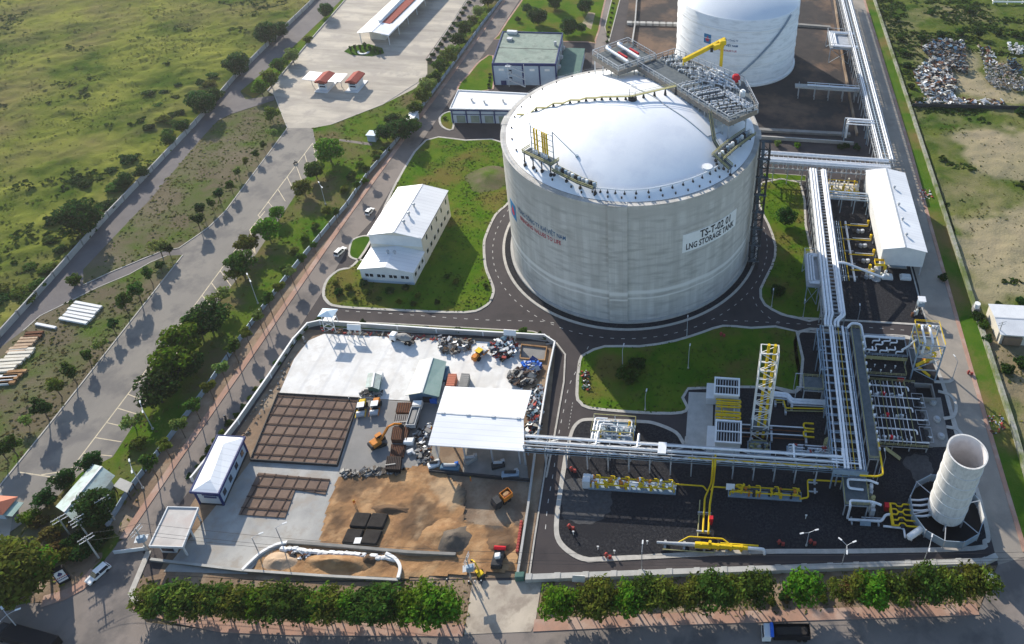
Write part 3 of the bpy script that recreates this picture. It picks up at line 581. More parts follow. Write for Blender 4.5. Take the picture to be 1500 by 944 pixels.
INK = mat('sign_ink', (.03, .03, .035), .6); BL = mat('letter_blue', (.05, .13, .24), .6); RDL = mat('letter_red', (.42, .06, .08), .6)
bent_text('TS-T-02 01', 4.1, C, R+.17, sa+Wp*.27/R, z0+(z1-z0)*.56, Wp*.58, INK, 'lettering', pan, .1)
bent_text('LNG STORAGE TANK', 3.4, C, R+.17, sa+Wp*.055/R, z0+(z1-z0)*.13, Wp*.89, INK, 'lettering', pan, .08)
ta, tz = on_cyl(759, 308, C, R); tb, tz2 = on_cyl(829, 352, C, R); ra, rz_ = on_cyl(761, 318, C, R); rb, rz2 = on_cyl(822, 358, C, R)
bent_text('TỔNG CÔNG TY KHÍ VIỆT NAM', 2.4, C, R+.06, ta, tz2-.2, (tb-ta)*R, BL, 'lettering', tank, .04)
bent_text('BRINGING VALUES TO LIFE', 2.3, C, R+.06, ta+.03, rz2-.4, (rb-ta-.03)*R, RDL, 'lettering', tank, .05)
def flame_logo(c, r, a, z, s, parent):
    q = curved_panel(c, r, a, a+s/r, z, z+s*1.25, .06, 6).build('logo_panel', mat('logo_blue', (.03, .2, .4), .6), parent)
    b = MB(); pts = [(.5, .95), (.62, .7), (.78, .5), (.72, .22), (.5, .1), (.28, .22), (.22, .45), (.4, .65)]
    b.add([(c[0]+(r+.1)*cos(a+x*s/r), c[1]+(r+.1)*sin(a+x*s/r), z+.12*s+y*s) for x, y in pts], [tuple(range(8))]); b.build('flame_mark', mat('logo_red', (.5, .05, .1), .6), q)
la, lz = on_cyl(747.5, 300, C, R); flame_logo(C, R, la+.02, lz-3, 5.2, tank)
# far white tank
C2 = (5.6, 380.); R2 = 31.6; H2 = 36
t2 = thing('storage_tank', 'smaller white steel storage tank with a diagonal stair standing in the dark bund behind', 'storage tank', (*C2, 0))
MB().lathe(C2, [(R2, .6), (R2, H2), (R2-.8, H2+.3)], 128).build('wall', M['shell_w'], t2, smooth=True)
MB().lathe(C2, [(R2+.9, 0), (R2+.9, 1.1), (R2, 1.1)], 96).build('base_ring', M['white'], t2)
q = [(R2-.8, H2+.3)]+[((R2-.8)*k/20, H2+.3+sqrt(62**2-((R2-.8)*k/20)**2)-sqrt(62**2-(R2-.8)**2)) for k in range(19, -1, -1)]
MB().lathe(C2, q, 96).build('dome_roof', mat('dome_white', (.7, .74, .77), .4, (.66, .7, .74), .1, bump=.04, bscale=2), t2, smooth=True)
b = MB(); s0, _ = on_cyl(1066, 107, C2, R2); s1, _ = on_cyl(1158, 18, C2, R2); P = []
for k in range(31):
    a = s0+(s1-s0)*k/30; P.append((C2[0]+(R2+.6)*cos(a), C2[1]+(R2+.6)*sin(a), 1+(H2-1)*k/30))
for i in range(30): b.beam(P[i], P[i+1], 1.1, .35)
b.build('spiral_stair', M['steel_b'], t2); b = MB()
for i in range(30): b.beam((P[i][0], P[i][1], P[i][2]+1.1), (P[i+1][0], P[i+1][1], P[i+1][2]+1.1), .12)
b.build('stair_rail', M['steel_b'], t2)
b = MB()
for z in (6, 12, 18, 24, 30): b.lathe(C2, [(R2, z), (R2+.18, z), (R2+.18, z+.25), (R2, z+.25)], 96)
b.build('stiffener', M['white'], t2)
la, lz = on_cyl(1031, 62, C2, R2); flame_logo(C2, R2, la, lz, 4, t2)
ta, tz = on_cyl(1056, 66.5, C2, R2); bent_text('TỔNG CÔNG TY', 1.3, C2, R2+.06, ta, tz+2.9, 8.5, BL, 'lettering', t2, .03); bent_text('KHÍ VIỆT NAM', 1.5, C2, R2+.06, ta, tz, 8.5, BL, 'lettering', t2, .06); bent_text('BRINGING VALUES TO LIFE', 1.4, C2, R2+.06, ta-.03, tz-2.9, 9, RDL, 'lettering', t2, .04)
# bund walls and the foot bridges across it
def wall(name, label, cat, pts, h, wd, m='conc', group=None, world=False, posts=0, pm='conc', cop=0):
    p = pts if world else [(q.x, q.y) for q in G(pts)]
    t = thing(name, label, cat, (p[0][0], p[0][1], 0), group)
    MB().ribbon(p, wd, -.1, h).build('panel', M[m], t)
    if posts:
        s = 0; P = [Vector(q) for q in p]
        for i in range(len(P)-1):
            Ln = (P[i+1]-P[i]).length; d = (P[i+1]-P[i])/Ln; n = max(1, round(Ln/posts))
            for k in range(n): q = P[i]+d*(Ln*k/n); MB().obox((q.x, q.y, (h+.1)/2), (wd+.14, wd+.14, h+.2), atan2(d.y, d.x)).build('post', M[pm], t)
    if cop: MB().ribbon(p, wd+.16, h, h+.12).build('coping', M[pm], t)
    return t
wall('bund_wall', 'low grey concrete bund wall along the near side of the dark bund', 'wall', [(1100, 203), (1228, 211), (1250, 213)], 1.6, .5, 'conc', cop=1)
wall('bund_wall', 'dull inner bund wall with a dark ledge in front of the far tank', 'wall', [(1108, 192), (1245, 199)], 1.2, 2.2, 'conc_d')
wall('bund_wall', 'concrete bund wall between the hedge rows and the dark bund on its left side', 'wall', [(926, 66), (930, 40), (936, -40)], 1.8, .6, 'conc', cop=1)
wall('bund_wall', 'long brown stained bund wall under the eastern pipe rack', 'wall', [(1255, 200), (1236, 100), (1216, -40)], 1.8, .9, 'dirt')
wall('bund_divider', 'grey ribbed divider wall crossing the bund left of the white tank', 'wall', [(922, 36), (1000, 38)], 1.4, 2.6, 'conc_d', posts=4)
wall('bund_divider', 'grey divider wall crossing the bund right of the white tank', 'wall', [(1163, 38), (1216, 42)], 1.4, 2.2, 'conc_d')
# ------------------------------------------------------------------ buildings
def gable(name, label, fp, ze, zr, wm, rm, axis=1, over=.4, cat='building', zb=0, loc=None):
    """fp: 4 footprint corners (front-left, front-right, back-right, back-left); ridge runs front to back (axis 1) or left to right (0)"""
    A, B, Cc, D = [Vector((p[0], p[1], 0)) for p in fp]; t = thing(name, label, cat, ((A.x+Cc.x)/2, (A.y+Cc.y)/2, 0))
    if axis == 0: A, B, Cc, D = B, Cc, D, A
    mf, mb_ = (A+B)/2, (Cc+D)/2; up = lambda p, z: (p.x, p.y, z)
    b = MB(); b.add([up(A, zb), up(B, zb), up(B, ze), up(mf, zr-.05), up(A, ze)], [(0, 1, 2, 3, 4)]); b.add([up(Cc, zb), up(D, zb), up(D, ze), up(mb_, zr-.05), up(Cc, ze)], [(0, 1, 2, 3, 4)])
    b.add([up(B, zb), up(Cc, zb), up(Cc, ze), up(B, ze)], [(0, 1, 2, 3)]); b.add([up(D, zb), up(A, zb), up(A, ze), up(D, ze)], [(0, 1, 2, 3)])
    if zb: b.add([up(A, zb), up(B, zb), up(Cc, zb), up(D, zb)], [(3, 2, 1, 0)])
    b.build('wall', wm, t)
    f = (A-D).normalized()*over; sd_ = (B-A).normalized()*over; dz = (zr-ze)/((B-A).length/2)*over; k = .16
    b = MB(); e1, e2, e3, e4 = A+f-sd_, B+f+sd_, Cc-f+sd_, D-f-sd_; m1, m2 = mf+f, mb_-f
    for q in (0, -k): b.add([up(e1, ze-dz+.1+q), up(m1, zr+.1+q), up(m2, zr+.1+q), up(e4, ze-dz+.1+q), up(e2, ze-dz+.1+q), up(e3, ze-dz+.1+q)], [(0, 1, 2, 3), (1, 4, 5, 2)])
    b.f += [(0, 6, 7, 1), (1, 7, 10, 4), (2, 8, 9, 3), (5, 11, 8, 2), (3, 9, 6, 0), (4, 10, 11, 5)]; b.mi += [0]*6
    b.build('roof', rm, t)
    b = MB(); b.beam(up(m1, zr+.12), up(m2, zr+.12), .5, .12); b.build('ridge_cap', M['steel'], t)
    return t, (A, B, Cc, D)
def win(t, p, d, w_, z0, h, wm='glass', fr='white', name='window', out=.06):
    """window on a wall: p centre (x,y), d unit vector along the wall, outward normal to the right of d"""
    n = Vector((d[1], -d[0])); r = atan2(d[1], d[0]); c = Vector(p)
    f = MB().obox((c.x+n.x*out*.5, c.y+n.y*out*.5, z0+h/2), (w_+.2, out, h+.2), r).build(name, M[fr], t)
    MB().obox((c.x+n.x*(out+.02), c.y+n.y*(out+.02), z0+h/2), (w_, .06, h), r).build('pane' if wm == 'glass' else 'leaf', M[wm], f); return f
def wins(t, a, b, n, w_, z0, h, m0=.0, **k):
    a = Vector((a[0], a[1])); b = Vector((b[0], b[1])); d = (b-a).normalized()
    for i in range(n): win(t, a.lerp(b, m0+(1-2*m0)*(i+.5)/n), d, w_, z0, h, **k)
def vent(b, x, y, z):                                  # roof turbine
    b.cyl((x, y), .28, z-.3, z+.5, 8); b.lathe((x, y), [(.2, z+.5), (.55, z+.75), (.6, z+1), (.4, z+1.3), (0, z+1.4)], 10)
# two-tier white warehouse
X0, X1, Ya, Yb, Yc = -117.4, -99.4, 193.6, 204, 231
w1, _ = gable('warehouse', 'white two tier warehouse with gabled roofs on the lawn left of the big tank', [(X0, Yb), (X1, Yb), (X1, Yc), (X0, Yc)], 12, 14, M['wall_cream'], M['roof_w'])
A = (X0+.15, Ya); B = (X1-.15, Ya); b = MB(); mx_ = (X0+X1)/2
b.add([(*A, 0), (*B, 0), (*B, 6), (mx_, Ya, 7.6), (*A, 6)], [(0, 1, 2, 3, 4)]); b.add([(*B, 0), (B[0], Yb-.02, 0), (B[0], Yb-.02, 6), (*B, 6)], [(0, 1, 2, 3)]); b.add([(*A, 0), (*A, 6), (A[0], Yb-.02, 6), (A[0], Yb-.02, 0)], [(0, 1, 2, 3)])
b.build('front_wall', M['wall_w'], w1)
b = MB(); o_ = .45
for q in (0, -.16): b.add([(X0-o_, Ya-o_, 5.95+q), (mx_, Ya-o_, 7.75+q), (mx_, Yb-.02, 7.75+q), (X0-o_, Yb-.02, 5.95+q), (X1+o_, Ya-o_, 5.95+q), (X1+o_, Yb-.02, 5.95+q)], [(0, 1, 2, 3), (1, 4, 5, 2)])
b.f += [(0, 6, 7, 1), (1, 7, 10, 4), (3, 9, 6, 0), (4, 10, 11, 5)]; b.mi += [0]*4; b.build('lower_roof', M['roof_w'], w1)
b = MB().obox((mx_, Yb-.06, 10.2), (X1-X0-.1, .1, 4.2)); b.build('gable_panel', M['wall_w'], w1)
b = MB().box(X0+.1, X1-.1, Ya-.12, Ya-.02, 0, 1.1); b.build('plinth', M['wall_blue'], w1)
for i in range(4):
    for j in (-.75, .75): win(w1, (X0+3+i*4+j, Ya), (1, 0), 1.15, 2.6, 1.3)
for i in range(7): win(w1, (X1, 207+i*3.6), (0, 1), 1.5, 3, 1.6)
for i in range(5): win(w1, (X1, 208+i*5), (0, 1), 1, 8.2, 2)
for i in range(3): win(w1, (X1-.15, Ya+2+i*3.2), (0, 1), 1.4, 2.6, 1.4)
b = MB().obox((X1+.25, (Yb+Yc)/2, 11.7), (.35, Yc-Yb, .35)); b.build('gutter', M['dark'], w1)
for y in (209, 213.5, 218.5): b = MB(); vent(b, mx_+1.6, y, 13.9); b.build('roof_vent', M['steel'], w1)
for x in (-1.5, .8): b = MB(); vent(b, mx_+x, 200, 7.7); b.build('roof_vent', M['steel'], w1)
# long white compressor shed on the right, open below
sh, _ = gable('compressor_shed', 'long white open sided shed with pale gable beside the right hand road', [(61.3, 215.6), (76.8, 215.6), (76.8, 264), (61.3, 264)], 11.6, 13.2, M['wall_w'], M['roof_w'], zb=4.2)
for i in range(7):
    for x in (61.6, 76.5): MB().beam((x, 216+i*7.9, 0), (x, 216+i*7.9, 4.2), .4).build('column', M['steel'], sh)
for y in (222, 231, 240, 251): b = MB(); vent(b, 70.4, y, 12.9); b.build('roof_vent', M['steel'], sh)
for i in range(3):
    u = thing('compressor_unit', ['grey compressor block under the near end of the white shed', 'grey compressor block under the middle of the white shed', 'grey compressor block under the far end of the white shed'][i], 'machine', (69, 221+i*15, 0), 'compressors inside the white shed')
    MB().bbox((69, 221+i*15, .4), (6, 4, 2), 0, .3).build('housing', M['steel_b'], u); MB().box(65.5, 72.5, 218.6+i*15, 223.4+i*15, .11, .4).build('plinth', M['conc'], u); MB().tube([(66, 221+i*15, 2.6), (72, 221+i*15, 2.6)], .5, 10).build('barrel', M['white'], u)
for k, (x, y) in enumerate(((64.3, 213.2), (71, 213.6))): tag(MB().box(x-2, x+2, y-1.2, y+1.2, .1, 1).obox((x, y, 1.3), (3, 1.6, .6)).build('cooler_box', M['wall_w']), ['white cooler box at the left foot of the shed gable', 'white cooler box at the right foot of the shed gable'][k], 'machine')
# blue-walled building with a green flat roof
bl = thing('control_building', 'tall pale blue building with navy frames and a green flat roof', 'building', (-98, 348, 0)); x0, x1, y0, y1, h = -111.2, -81.6, 332.8, 368, 11.6
MB().prism([(x0, y0), (x1, y0+3.8), (x1-3.6, y1+3), (x0-4.4, y1)], 0, h).build('wall', M['wall_blue'], bl)
Q = [(x0, y0), (x1, y0+3.8), (x1-3.6, y1+3), (x0-4.4, y1)]
MB().sheet([(q[0], q[1]) for q in Q], h+.05).build('roof', M['roof_g'], bl); MB().ribbon(Q, .7, h-.9, h+.55, True).build('parapet', M['navy'], bl)
qa, qb = Vector(Q[0]), Vector(Q[1]); dq = (qb-qa).normalized(); nq = Vector((dq.y, -dq.x))
for t_ in (0, .47, .735, 1): p = qa.lerp(qb, t_)+nq*.12; MB().obox((p.x, p.y, h/2), (.7, .35, h), atan2(dq.y, dq.x)).build('pilaster', M['navy'], bl)
for t_, z in ((.62, 8), (.86, 8), (.13, 8)): win(bl, qa.lerp(qb, t_)+nq*.05, dq, 2.2, z, 1, wm='white')
win(bl, qa.lerp(qb, .15), dq, 2.4, .2, 2.2, wm='navy', fr='navy', name='door')
for z in (2.2, 6.2): win(bl, qa.lerp(qb, .27), dq, 1.2, z, 2.2, fr='navy')
b = MB(); p0 = qa.lerp(qb, .24)+nq*1.6; p1 = qa.lerp(qb, .5)+nq*1.6
for (za, zb_, f) in ((8, 11.4, 0), (4, 8, 1), (0, 4, 0)):
    b.beam((p1.x, p1.y, za), (p0.x, p0.y, zb_), 1, .2); b.beam((p1.x+nq.x*.5, p1.y, za+1), (p0.x+nq.x*.5, p0.y, zb_+1), .1)
for q in (p0, p1): b.beam((q.x, q.y, 0), (q.x, q.y, 12.4), .18)
for z in (4, 8, 11.4): b.box(p0.x-1, p0.x+1.5, p0.y-.7, p0.y+.9, z-.1, z+.05)
b.build('fire_stair', M['wall_w'], bl)
for t_ in (.2, .5, .8): p = Vector(Q[1]).lerp(Vector(Q[2]), t_); MB().cyl((p.x+.6, p.y), .35, 1, 10.5, 8).obox((p.x+1, p.y, 7), (1.2, 1.6, 1.4)).build('duct', M['steel'], bl)
MB().box(-113, -108, 366, 368, h+.1, h+1.6).build('roof_unit', M['wall_w'], bl); MB().box(-111, -108.5, 358, 360.4, h+.1, h+1.3).build('roof_unit', M['steel'], bl); MB().cyl((-86, 357), .7, h, h+2.2, 10).build('roof_vent', M['steel'], bl)
MB().beam((-113.5, 350, h+.12), (-83.5, 352.5, h+.12), .25, .06).build('roof_joint', M['dark'], bl)
an = thing('annex', 'dark green flat roofed annex standing right of the blue building', 'building', (-76, 350, 0))
MB().prism([(-81.2, 338), (-71, 339), (-73.5, 368), (-84, 367)], 0, 5).build('wall', M['wall_blue'], an); MB().prism([(-81.4, 337.6), (-70.6, 338.6), (-73.2, 368.4), (-84, 367.2)], 5, 5.4).build('roof', M['roof_dg'], an)
# low building with a white flat roof in front of it
lo = thing('substation', 'low navy framed building with a white flat roof beside the inner road', 'building', (-105, 306, 0)); h = 7.2
Q = [(-120.2, 296.2), (-88, 299.6), (-88.8, 314), (-121.8, 312.6)]
MB().prism(Q, 0, h-1).build('wall', M['wall_blue'], lo); MB().prism(Q, h-1, h).build('fascia', M['navy'], lo)
MB().ribbon(Q, .6, h-.02, h+.5, True).build('parapet', M['roof_w'], lo); MB().sheet(Q, h+.06).build('roof', mat('white_membrane_roof', (.8, .79, .76), .6, (.66, .65, .62), .25, col3=(.74, .72, .68), s3=.2), lo)
qa, qb = Vector(Q[0]), Vector(Q[1]); dq = (qb-qa).normalized(); nq = Vector((dq.y, -dq.x))
for k in range(6): p = qa.lerp(qb, .02+k*.19)+nq*.15; MB().obox((p.x, p.y, h/2), (.45, .4, h-.4), atan2(dq.y, dq.x)).build('pilaster', M['navy'], lo)
for k in range(5): win(lo, qa.lerp(qb, .13+k*.19), dq, 3.6, .3, 3.6, wm='roof_g', fr='steel_b', name='shutter')
p = qa.lerp(qb, .5)+nq*.06; MB().obox((p.x, p.y, 4.6), (31.5, .14, .35), atan2(dq.y, dq.x)).build('band', M['navy'], lo)
for x, y in ((-113, 304.5), (-107, 303.5), (-99, 305.5)): MB().cyl((x, y), .35, h, h+1, 8).obox((x, y, h+1.2), (.9, .9, .4)).build('roof_vent', M['steel'], lo)
# blue and white site office
of = thing('site_office', 'blue trimmed white hip roofed office building at the compound corner', 'building', (-122, 119, 0)); h = 5.6
Q = [(-123.9, 112.2), (-118, 112.2), (-120.3, 127.3), (-126.4, 127.3)]; T = lambda q, o_: [((q[0][0]-o_), q[0][1]-o_), (q[1][0]+o_, q[1][1]-o_), (q[2][0]+o_, q[2][1]+o_), (q[3][0]-o_, q[3][1]+o_)]
MB().prism(Q, 0, h).build('wall', M['wall_blue'], of); E_ = T(Q, .55); MB().ribbon(E_, .35, h-.35, h+.35, True).build('eave', M['navy'], of)
e = [Vector((*q, h+.1)) for q in E_]; r1 = (e[0]+e[1])/2+Vector((0, 3, 1.1)); r2 = (e[2]+e[3])/2+Vector((0, -3, 1.1))
MB().add(e+[r1, r2], [(0, 1, 4), (1, 2, 5, 4), (2, 3, 5), (3, 0, 4, 5)]).build('roof', M['roof_w'], of)
for q in Q: MB().cyl(q, .3, 0, h, 8).build('corner_post', M['navy'], of)
MB().prism(T(Q, .2), 0, .5).build('plinth', M['dark'], of)
dq = (Vector(Q[2])-Vector(Q[1])).normalized()
for k in range(4): win(of, Vector(Q[1]).lerp(Vector(Q[2]), .14+k*.24), dq, 1.2, 1.7, 1.6, fr='navy')
b = MB(); rr = random.Random(3); x = -122.3
for k in range(9): w_ = rr.uniform(.25, .42); b.box(x, x+w_, 112.05, 112.18, 3.9, 4.5); x += w_+.14
b.box(-122, -118.9, 112.05, 112.18, 3, 3.5); b.build('name_board', M['navy'], of)
# flat-roofed gatehouse
gt = thing('gatehouse', 'flat roofed gatehouse with a pale slab roof over dark open sides by the entrance', 'building', (-124, 103, 0)); h = 4.6
Q = [(-126.3, 98.5), (-118.7, 98.7), (-120.8, 108.4), (-128, 108.1)]
MB().prism(Q, h-.35, h, True).build('roof', mat('slab_roof_dusty', (.55, .52, .48), .8, (.42, .39, .36), .2, col3=(.48, .42, .38), s3=.25), gt); MB().ribbon(Q, .3, h-.5, h+.3, True).build('parapet', M['wall_w'], gt)
Qi = [(-125.5, 99.6), (-122, 99.7), (-123.5, 107.4), (-127, 107.2)]; MB().prism(Qi, 0, h-.36).build('wall', M['wall_w'], gt)
for q in ((-119.3, 99.3), (-121.2, 107.8), (-120.2, 103.5)): MB().cyl(q, .22, 0, h-.4, 8).build('column', M['wall_w'], gt)
win(gt, ((Qi[0][0]+Qi[1][0])/2, Qi[0][1]), (1, 0), 2.6, 1, 1.5, fr='navy'); win(gt, ((Qi[1][0]+Qi[2][0])/2, (Qi[1][1]+Qi[2][1])/2), (Vector(Qi[2])-Vector(Qi[1])).normalized(), 4.5, .8, 1.7, fr='navy')
# guard house with a pale green roof among the trees, bottom left
A, B, Cc, D = [at(x, y, 0) for x, y in ((98, 752), (122, 772), (168, 712), (142, 700))]
gh, _ = gable('guard_house', 'pale green roofed guard house half hidden under trees at the junction', [A, B, Cc, D], 3.8, 4.9, M['wall_w'], M['roof_p'], over=1.0)
A = at(166, 712, 3); B = at(186, 722, 3); Cc = at(194, 708, 3); D = at(176, 700, 3); vr = thing('lean_to', 'flat grey lean-to roof on posts right of the green roofed guard house', 'shelter', (B.x, B.y, 0))
MB().prism([(q.x, q.y) for q in (A, B, Cc, D)], 2.8, 3, True).build('roof', M['conc'], vr)
for q in (A, B, Cc, D): MB().cyl((q.x, q.y), .12, 0, 2.8, 6).build('post', M['dark'], vr)
# little booth, far left, red roof
p = at(8, 750); bo = thing('booth', 'small booth with a red hipped roof and teal awning at the left edge', 'booth', (p.x, p.y, 0))
MB().box(p.x-1.8, p.x+1.8, p.y-1.8, p.y+1.8, 0, 2.8).build('wall', M['wall_blue'], bo); MB().add([(p.x-2.4, p.y-2.4, 2.8), (p.x+2.4, p.y-2.4, 2.8), (p.x+2.4, p.y+2.4, 2.8), (p.x-2.4, p.y+2.4, 2.8), (p.x, p.y, 4.1)], [(0, 1, 4), (1, 2, 4), (2, 3, 4), (3, 0, 4)]).build('roof', M['ored'], bo); MB().obox((p.x+3.2, p.y-.4, 2.2), (2.2, 3.6, .15), 0, 0, .15).build('awning', M['roof_t'], bo)
# toll kiosks of the inspection yard
for k, (px_, py_, lab) in enumerate(((478, 128, 'red roofed toll kiosk flanked by two white canopies on the pale yard'), (522, 128, 'red roofed toll kiosk without side canopies on the pale yard'))):
    p = at(px_, py_); t = thing('toll_kiosk', lab, 'kiosk', (p.x, p.y, 0)); x, y = p.x, p.y
    MB().box(x-3, x+3, y-5.5, y+6.5, .05, .35).build('island', M['wall_w'], t); MB().box(x-1.9, x+1.9, y-3, y+4, .35, 4.2).build('wall', M['wall_w'], t)
    for z in (1.6, 3): win(t, (x, y-3), (1, 0), 2.6, z, .8, fr='wall_blue')
    MB().add([(x-2.7, y-4.2, 5.0), (x+2.7, y-4.2, 5.0), (x+2.7, y+5.5, 5.0), (x-2.7, y+5.5, 5.0), (x, y-4.2, 6.0), (x, y+5.5, 6.0), (x-2.7, y-4.2, 4.3), (x+2.7, y-4.2, 4.3), (x+2.7, y+5.5, 4.3), (x-2.7, y+5.5, 4.3)], [(0, 4, 5, 3), (4, 1, 2, 5), (0, 6, 7, 1, 4), (2, 8, 9, 3, 5), (0, 3, 9, 6), (1, 7, 8, 2), (6, 9, 8, 7)]).build('roof', M['roof_r'], t)
    if k == 0:
        for sgn in (-1, 1): MB().obox((x+sgn*6, y+1, 5.0), (6, 8, .25), 0, 0, sgn*-.05).build('canopy', M['roof_w'], t); MB().cyl((x+sgn*7, y+1), .15, .05, 5, 8).build('canopy_post', M['steel'], t)
# station canopy at the top with red middle strip and a row of trucks under its eave
st = thing('inspection_shed', 'long white vaulted shed with red roof strip at the top of the pale yard', 'building', (-183, 390, 0))
dx = .03
for (u0, u1, z0, z1, m, nm) in ((-191.5, -183.5, 6.4, 7.6, 'roof_w', 'roof'), (-183.5, -179, 7.4, 6.9, 'roof_r', 'tiled_roof'), (-179, -175, 6.4, 6.0, 'roof_w', 'eave_roof')):
    y0 = 366 if m != 'roof_r' else 378; MB().add([(u0, y0, z0), (u1, y0, z1), (u1+4, 500, z1), (u0+4, 500, z0), (u0, y0, z0-.3), (u1, y0, z1-.3), (u1+4, 500, z1-.3), (u0+4, 500, z0-.3)], [(0, 1, 2, 3), (4, 7, 6, 5), (0, 4, 5, 1), (1, 5, 6, 2), (3, 7, 4, 0)]).build(nm, M[m], st)
MB().add([(-183.5, 366, 7.4), (-175, 366, 6.2), (-175, 379, 6.2), (-183.5, 379, 7.4)], [(0, 1, 2, 3)]).build('end_roof', M['roof_w'], st); MB().box(-188, -180, 372, 480, .06, 5).build('wall', M['wall_cream'], st)
MB().box(-185, -183.6, 378, 490, 7.4, 8.6).build('roof_lantern', M['roof_w'], st)
for k in range(10):
    for x in (-190.6, -175.8): MB().cyl((x+.02*k*5, 367+k*13), .22, 0, 6.2, 8).build('column', M['wall_w'], st)
# shed and silo-like stub at the right edge
sd2, _ = gable('workshop_shed', 'pale grey shallow roofed workshop shed beyond the stone wall at the right edge', [at(1462, 505), at(1560, 512), at(1560, 468), at(1444, 462)], 5, 5.6, M['wall_cream'], mat('grey_sheet_roof', (.6, .62, .64), .5, (.52, .54, .56), .3), axis=0)
p = at(1462, 482); tag(MB().box(p.x-1, p.x+5, p.y-8, p.y-3, .9, 4.2).build('annex_block', M['dirt']), 'small brown block with open top against the workshop shed', 'building')
p = at(1430, 452, 2); wt = thing('water_tank', 'small white water tank on a block beside the stone wall', 'tank', (p.x, p.y, 0)); MB().cyl((p.x, p.y), 1, 2.6, 4.4, 12).build('vessel', M['white'], wt); MB().box(p.x-1.1, p.x+1.1, p.y-1.1, p.y+1.1, 0, 2.6).build('block', M['conc_d'], wt)
p = at(1475, 2); ws = thing('roadside_fence', 'short white rail fence at the top right corner of the fields', 'fence', (p.x, p.y, 0)); MB().ribbon([(at(1450, 0).x, at(1450, 0).y), (at(1454, 7).x, at(1454, 7).y), (at(1520, 8).x, at(1520, 8).y)], .5, 1.6, 2.6).build('rail', M['white'], ws)
for q in ((1450, 0), (1454, 7), (1475, 7), (1497, 7)): v = at(*q); MB().box(v.x-.3, v.x+.3, v.y-.3, v.y+.3, 0, 2.6).build('post', M['white'], ws)
# small shelters by the inner gate
for (q0, q1, hh, m, lab) in (((592, 186), (612, 160), 3.4, 'roof_w', 'white roofed gate shelter on the inner road under dark trees'),):
    p = at(600, 175, 3.4); t = thing('gate_shelter', lab, 'shelter', (p.x, p.y, 0)); b = MB(); b.obox((p.x, p.y, 3.4), (3.4, 14, .2), .02, 0, -.12); b.build('roof', M['roof_w'], t); MB().obox((p.x+.8, p.y, 1.6), (2, 12, 3), .02).build('wall', M['wall_blue'], t)
p = at(547, 205); t = thing('hut', 'little pale blue flat roofed hut on the grass at the end of a path', 'hut', (p.x, p.y, 0)); MB().box(p.x-1.7, p.x+1.7, p.y-1.7, p.y+1.9, 0, 3.2).build('wall', M['wall_blue'], t); MB().box(p.x-2, p.x+2, p.y-2, p.y+2.2, 3.2, 3.4).build('roof', mat('pale_blue_sheet', (.5, .62, .7), .5), t)
sheet('path', [(497, 204), (545, 210), (545, 214), (497, 207)], 'asphalt2', .09)
p = at(606, 162, 3); tag(MB().obox((p.x, p.y, 3), (2.6, 7, .2), .02).obox((p.x, p.y, 1.5), (2.2, 6.4, 3), .02).build('cabin', M['roof_p']), 'narrow pale green cabin above the gate shelter beside the trees', 'cabin')
# ------------------------------------------------------------------ pipe racks
def inst(src, parent, loc):                               # further copy of a part, sharing its mesh
    c = src.copy(); S.collection.objects.link(c); c.parent = parent; c.location = loc; return c
def rack(label, a, b, wd, z, bay, pipes, levels=(0,), posts=True, truss=None, rails=0, m='steel', name='pipe_rack', mid=False, cross=1):
    A = Vector((*a, 0)); B = Vector((*b, 0)); Ln = (B-A).length; d = (B-A)/Ln; r = Vector((d.y, -d.x, 0)); n = max(1, round(Ln/bay)); t = thing(name, label, 'pipe rack', A)
    first = None; Z = Vector((0, 0, 1))
    for k in range(n+1):
        p = d*(Ln*k/n)
        if posts:
            for s in ((-.5, .5, 0) if mid else (-.5, .5)):
                q = p+r*(wd*s)
                if first is None: first = MB().beam(A+q, A+q+Z*z, .34).build('column', M[m], t); base = q.copy(); me = first
                else: inst(first, t, q-base)
    cb = None; nn = n*cross
    for lv in levels:
        for k in range(nn+1):
            p = d*(Ln*k/nn)+Z*(z+lv)
            if cb is None: cb = MB().beam(A+p-r*(wd*.5+.1), A+p+r*(wd*.5+.1), .26, .34).build('crossbeam', M[m], t); b0 = p.copy()
            else: inst(cb, t, p-b0)
        for s in (-.5, .5): MB().beam(A+r*(wd*s)+Z*(z+lv), B+r*(wd*s)+Z*(z+lv), .24, .5).build('girder', M[m], t)
    if truss:
        zt = z+truss
        for s in (-.5, .5):
            MB().beam(A+r*(wd*s)+Z*zt, B+r*(wd*s)+Z*zt, .2, .3).build('top_chord', M[m], t); b_ = MB()
            for k in range(n+1): p = A+d*(Ln*k/n)+r*(wd*s); b_.beam(p+Z*z, p+Z*zt, .22)
            for k in range(n): p = A+d*(Ln*k/n)+r*(wd*s); q = A+d*(Ln*(k+1)/n)+r*(wd*s); b_.beam(p+Z*(z if k % 2 else zt), q+Z*(zt if k % 2 else z), .14)
            b_.build('truss_web', M[m], t)
    if rails:
        for s in (-.5, .5):
            b_ = MB(); b_.beam(A+r*(wd*s)+Z*(z+rails), B+r*(wd*s)+Z*(z+rails), .09)
            for k in range(n*2+1): p = A+d*(Ln*k/(2*n))+r*(wd*s); b_.beam(p+Z*z, p+Z*(z+rails), .09)
            b_.build('railing', M[m], t)
    for off, rad, pm, dz, *ex in pipes:
        t0, t1 = ex[:2] if ex else (0, 1)
        MB().tube([A+d*Ln*t0+r*off+Z*(z+dz), A+d*Ln*t1+r*off+Z*(z+dz)], rad, 8).build('pipe', M[pm], t)
    return t
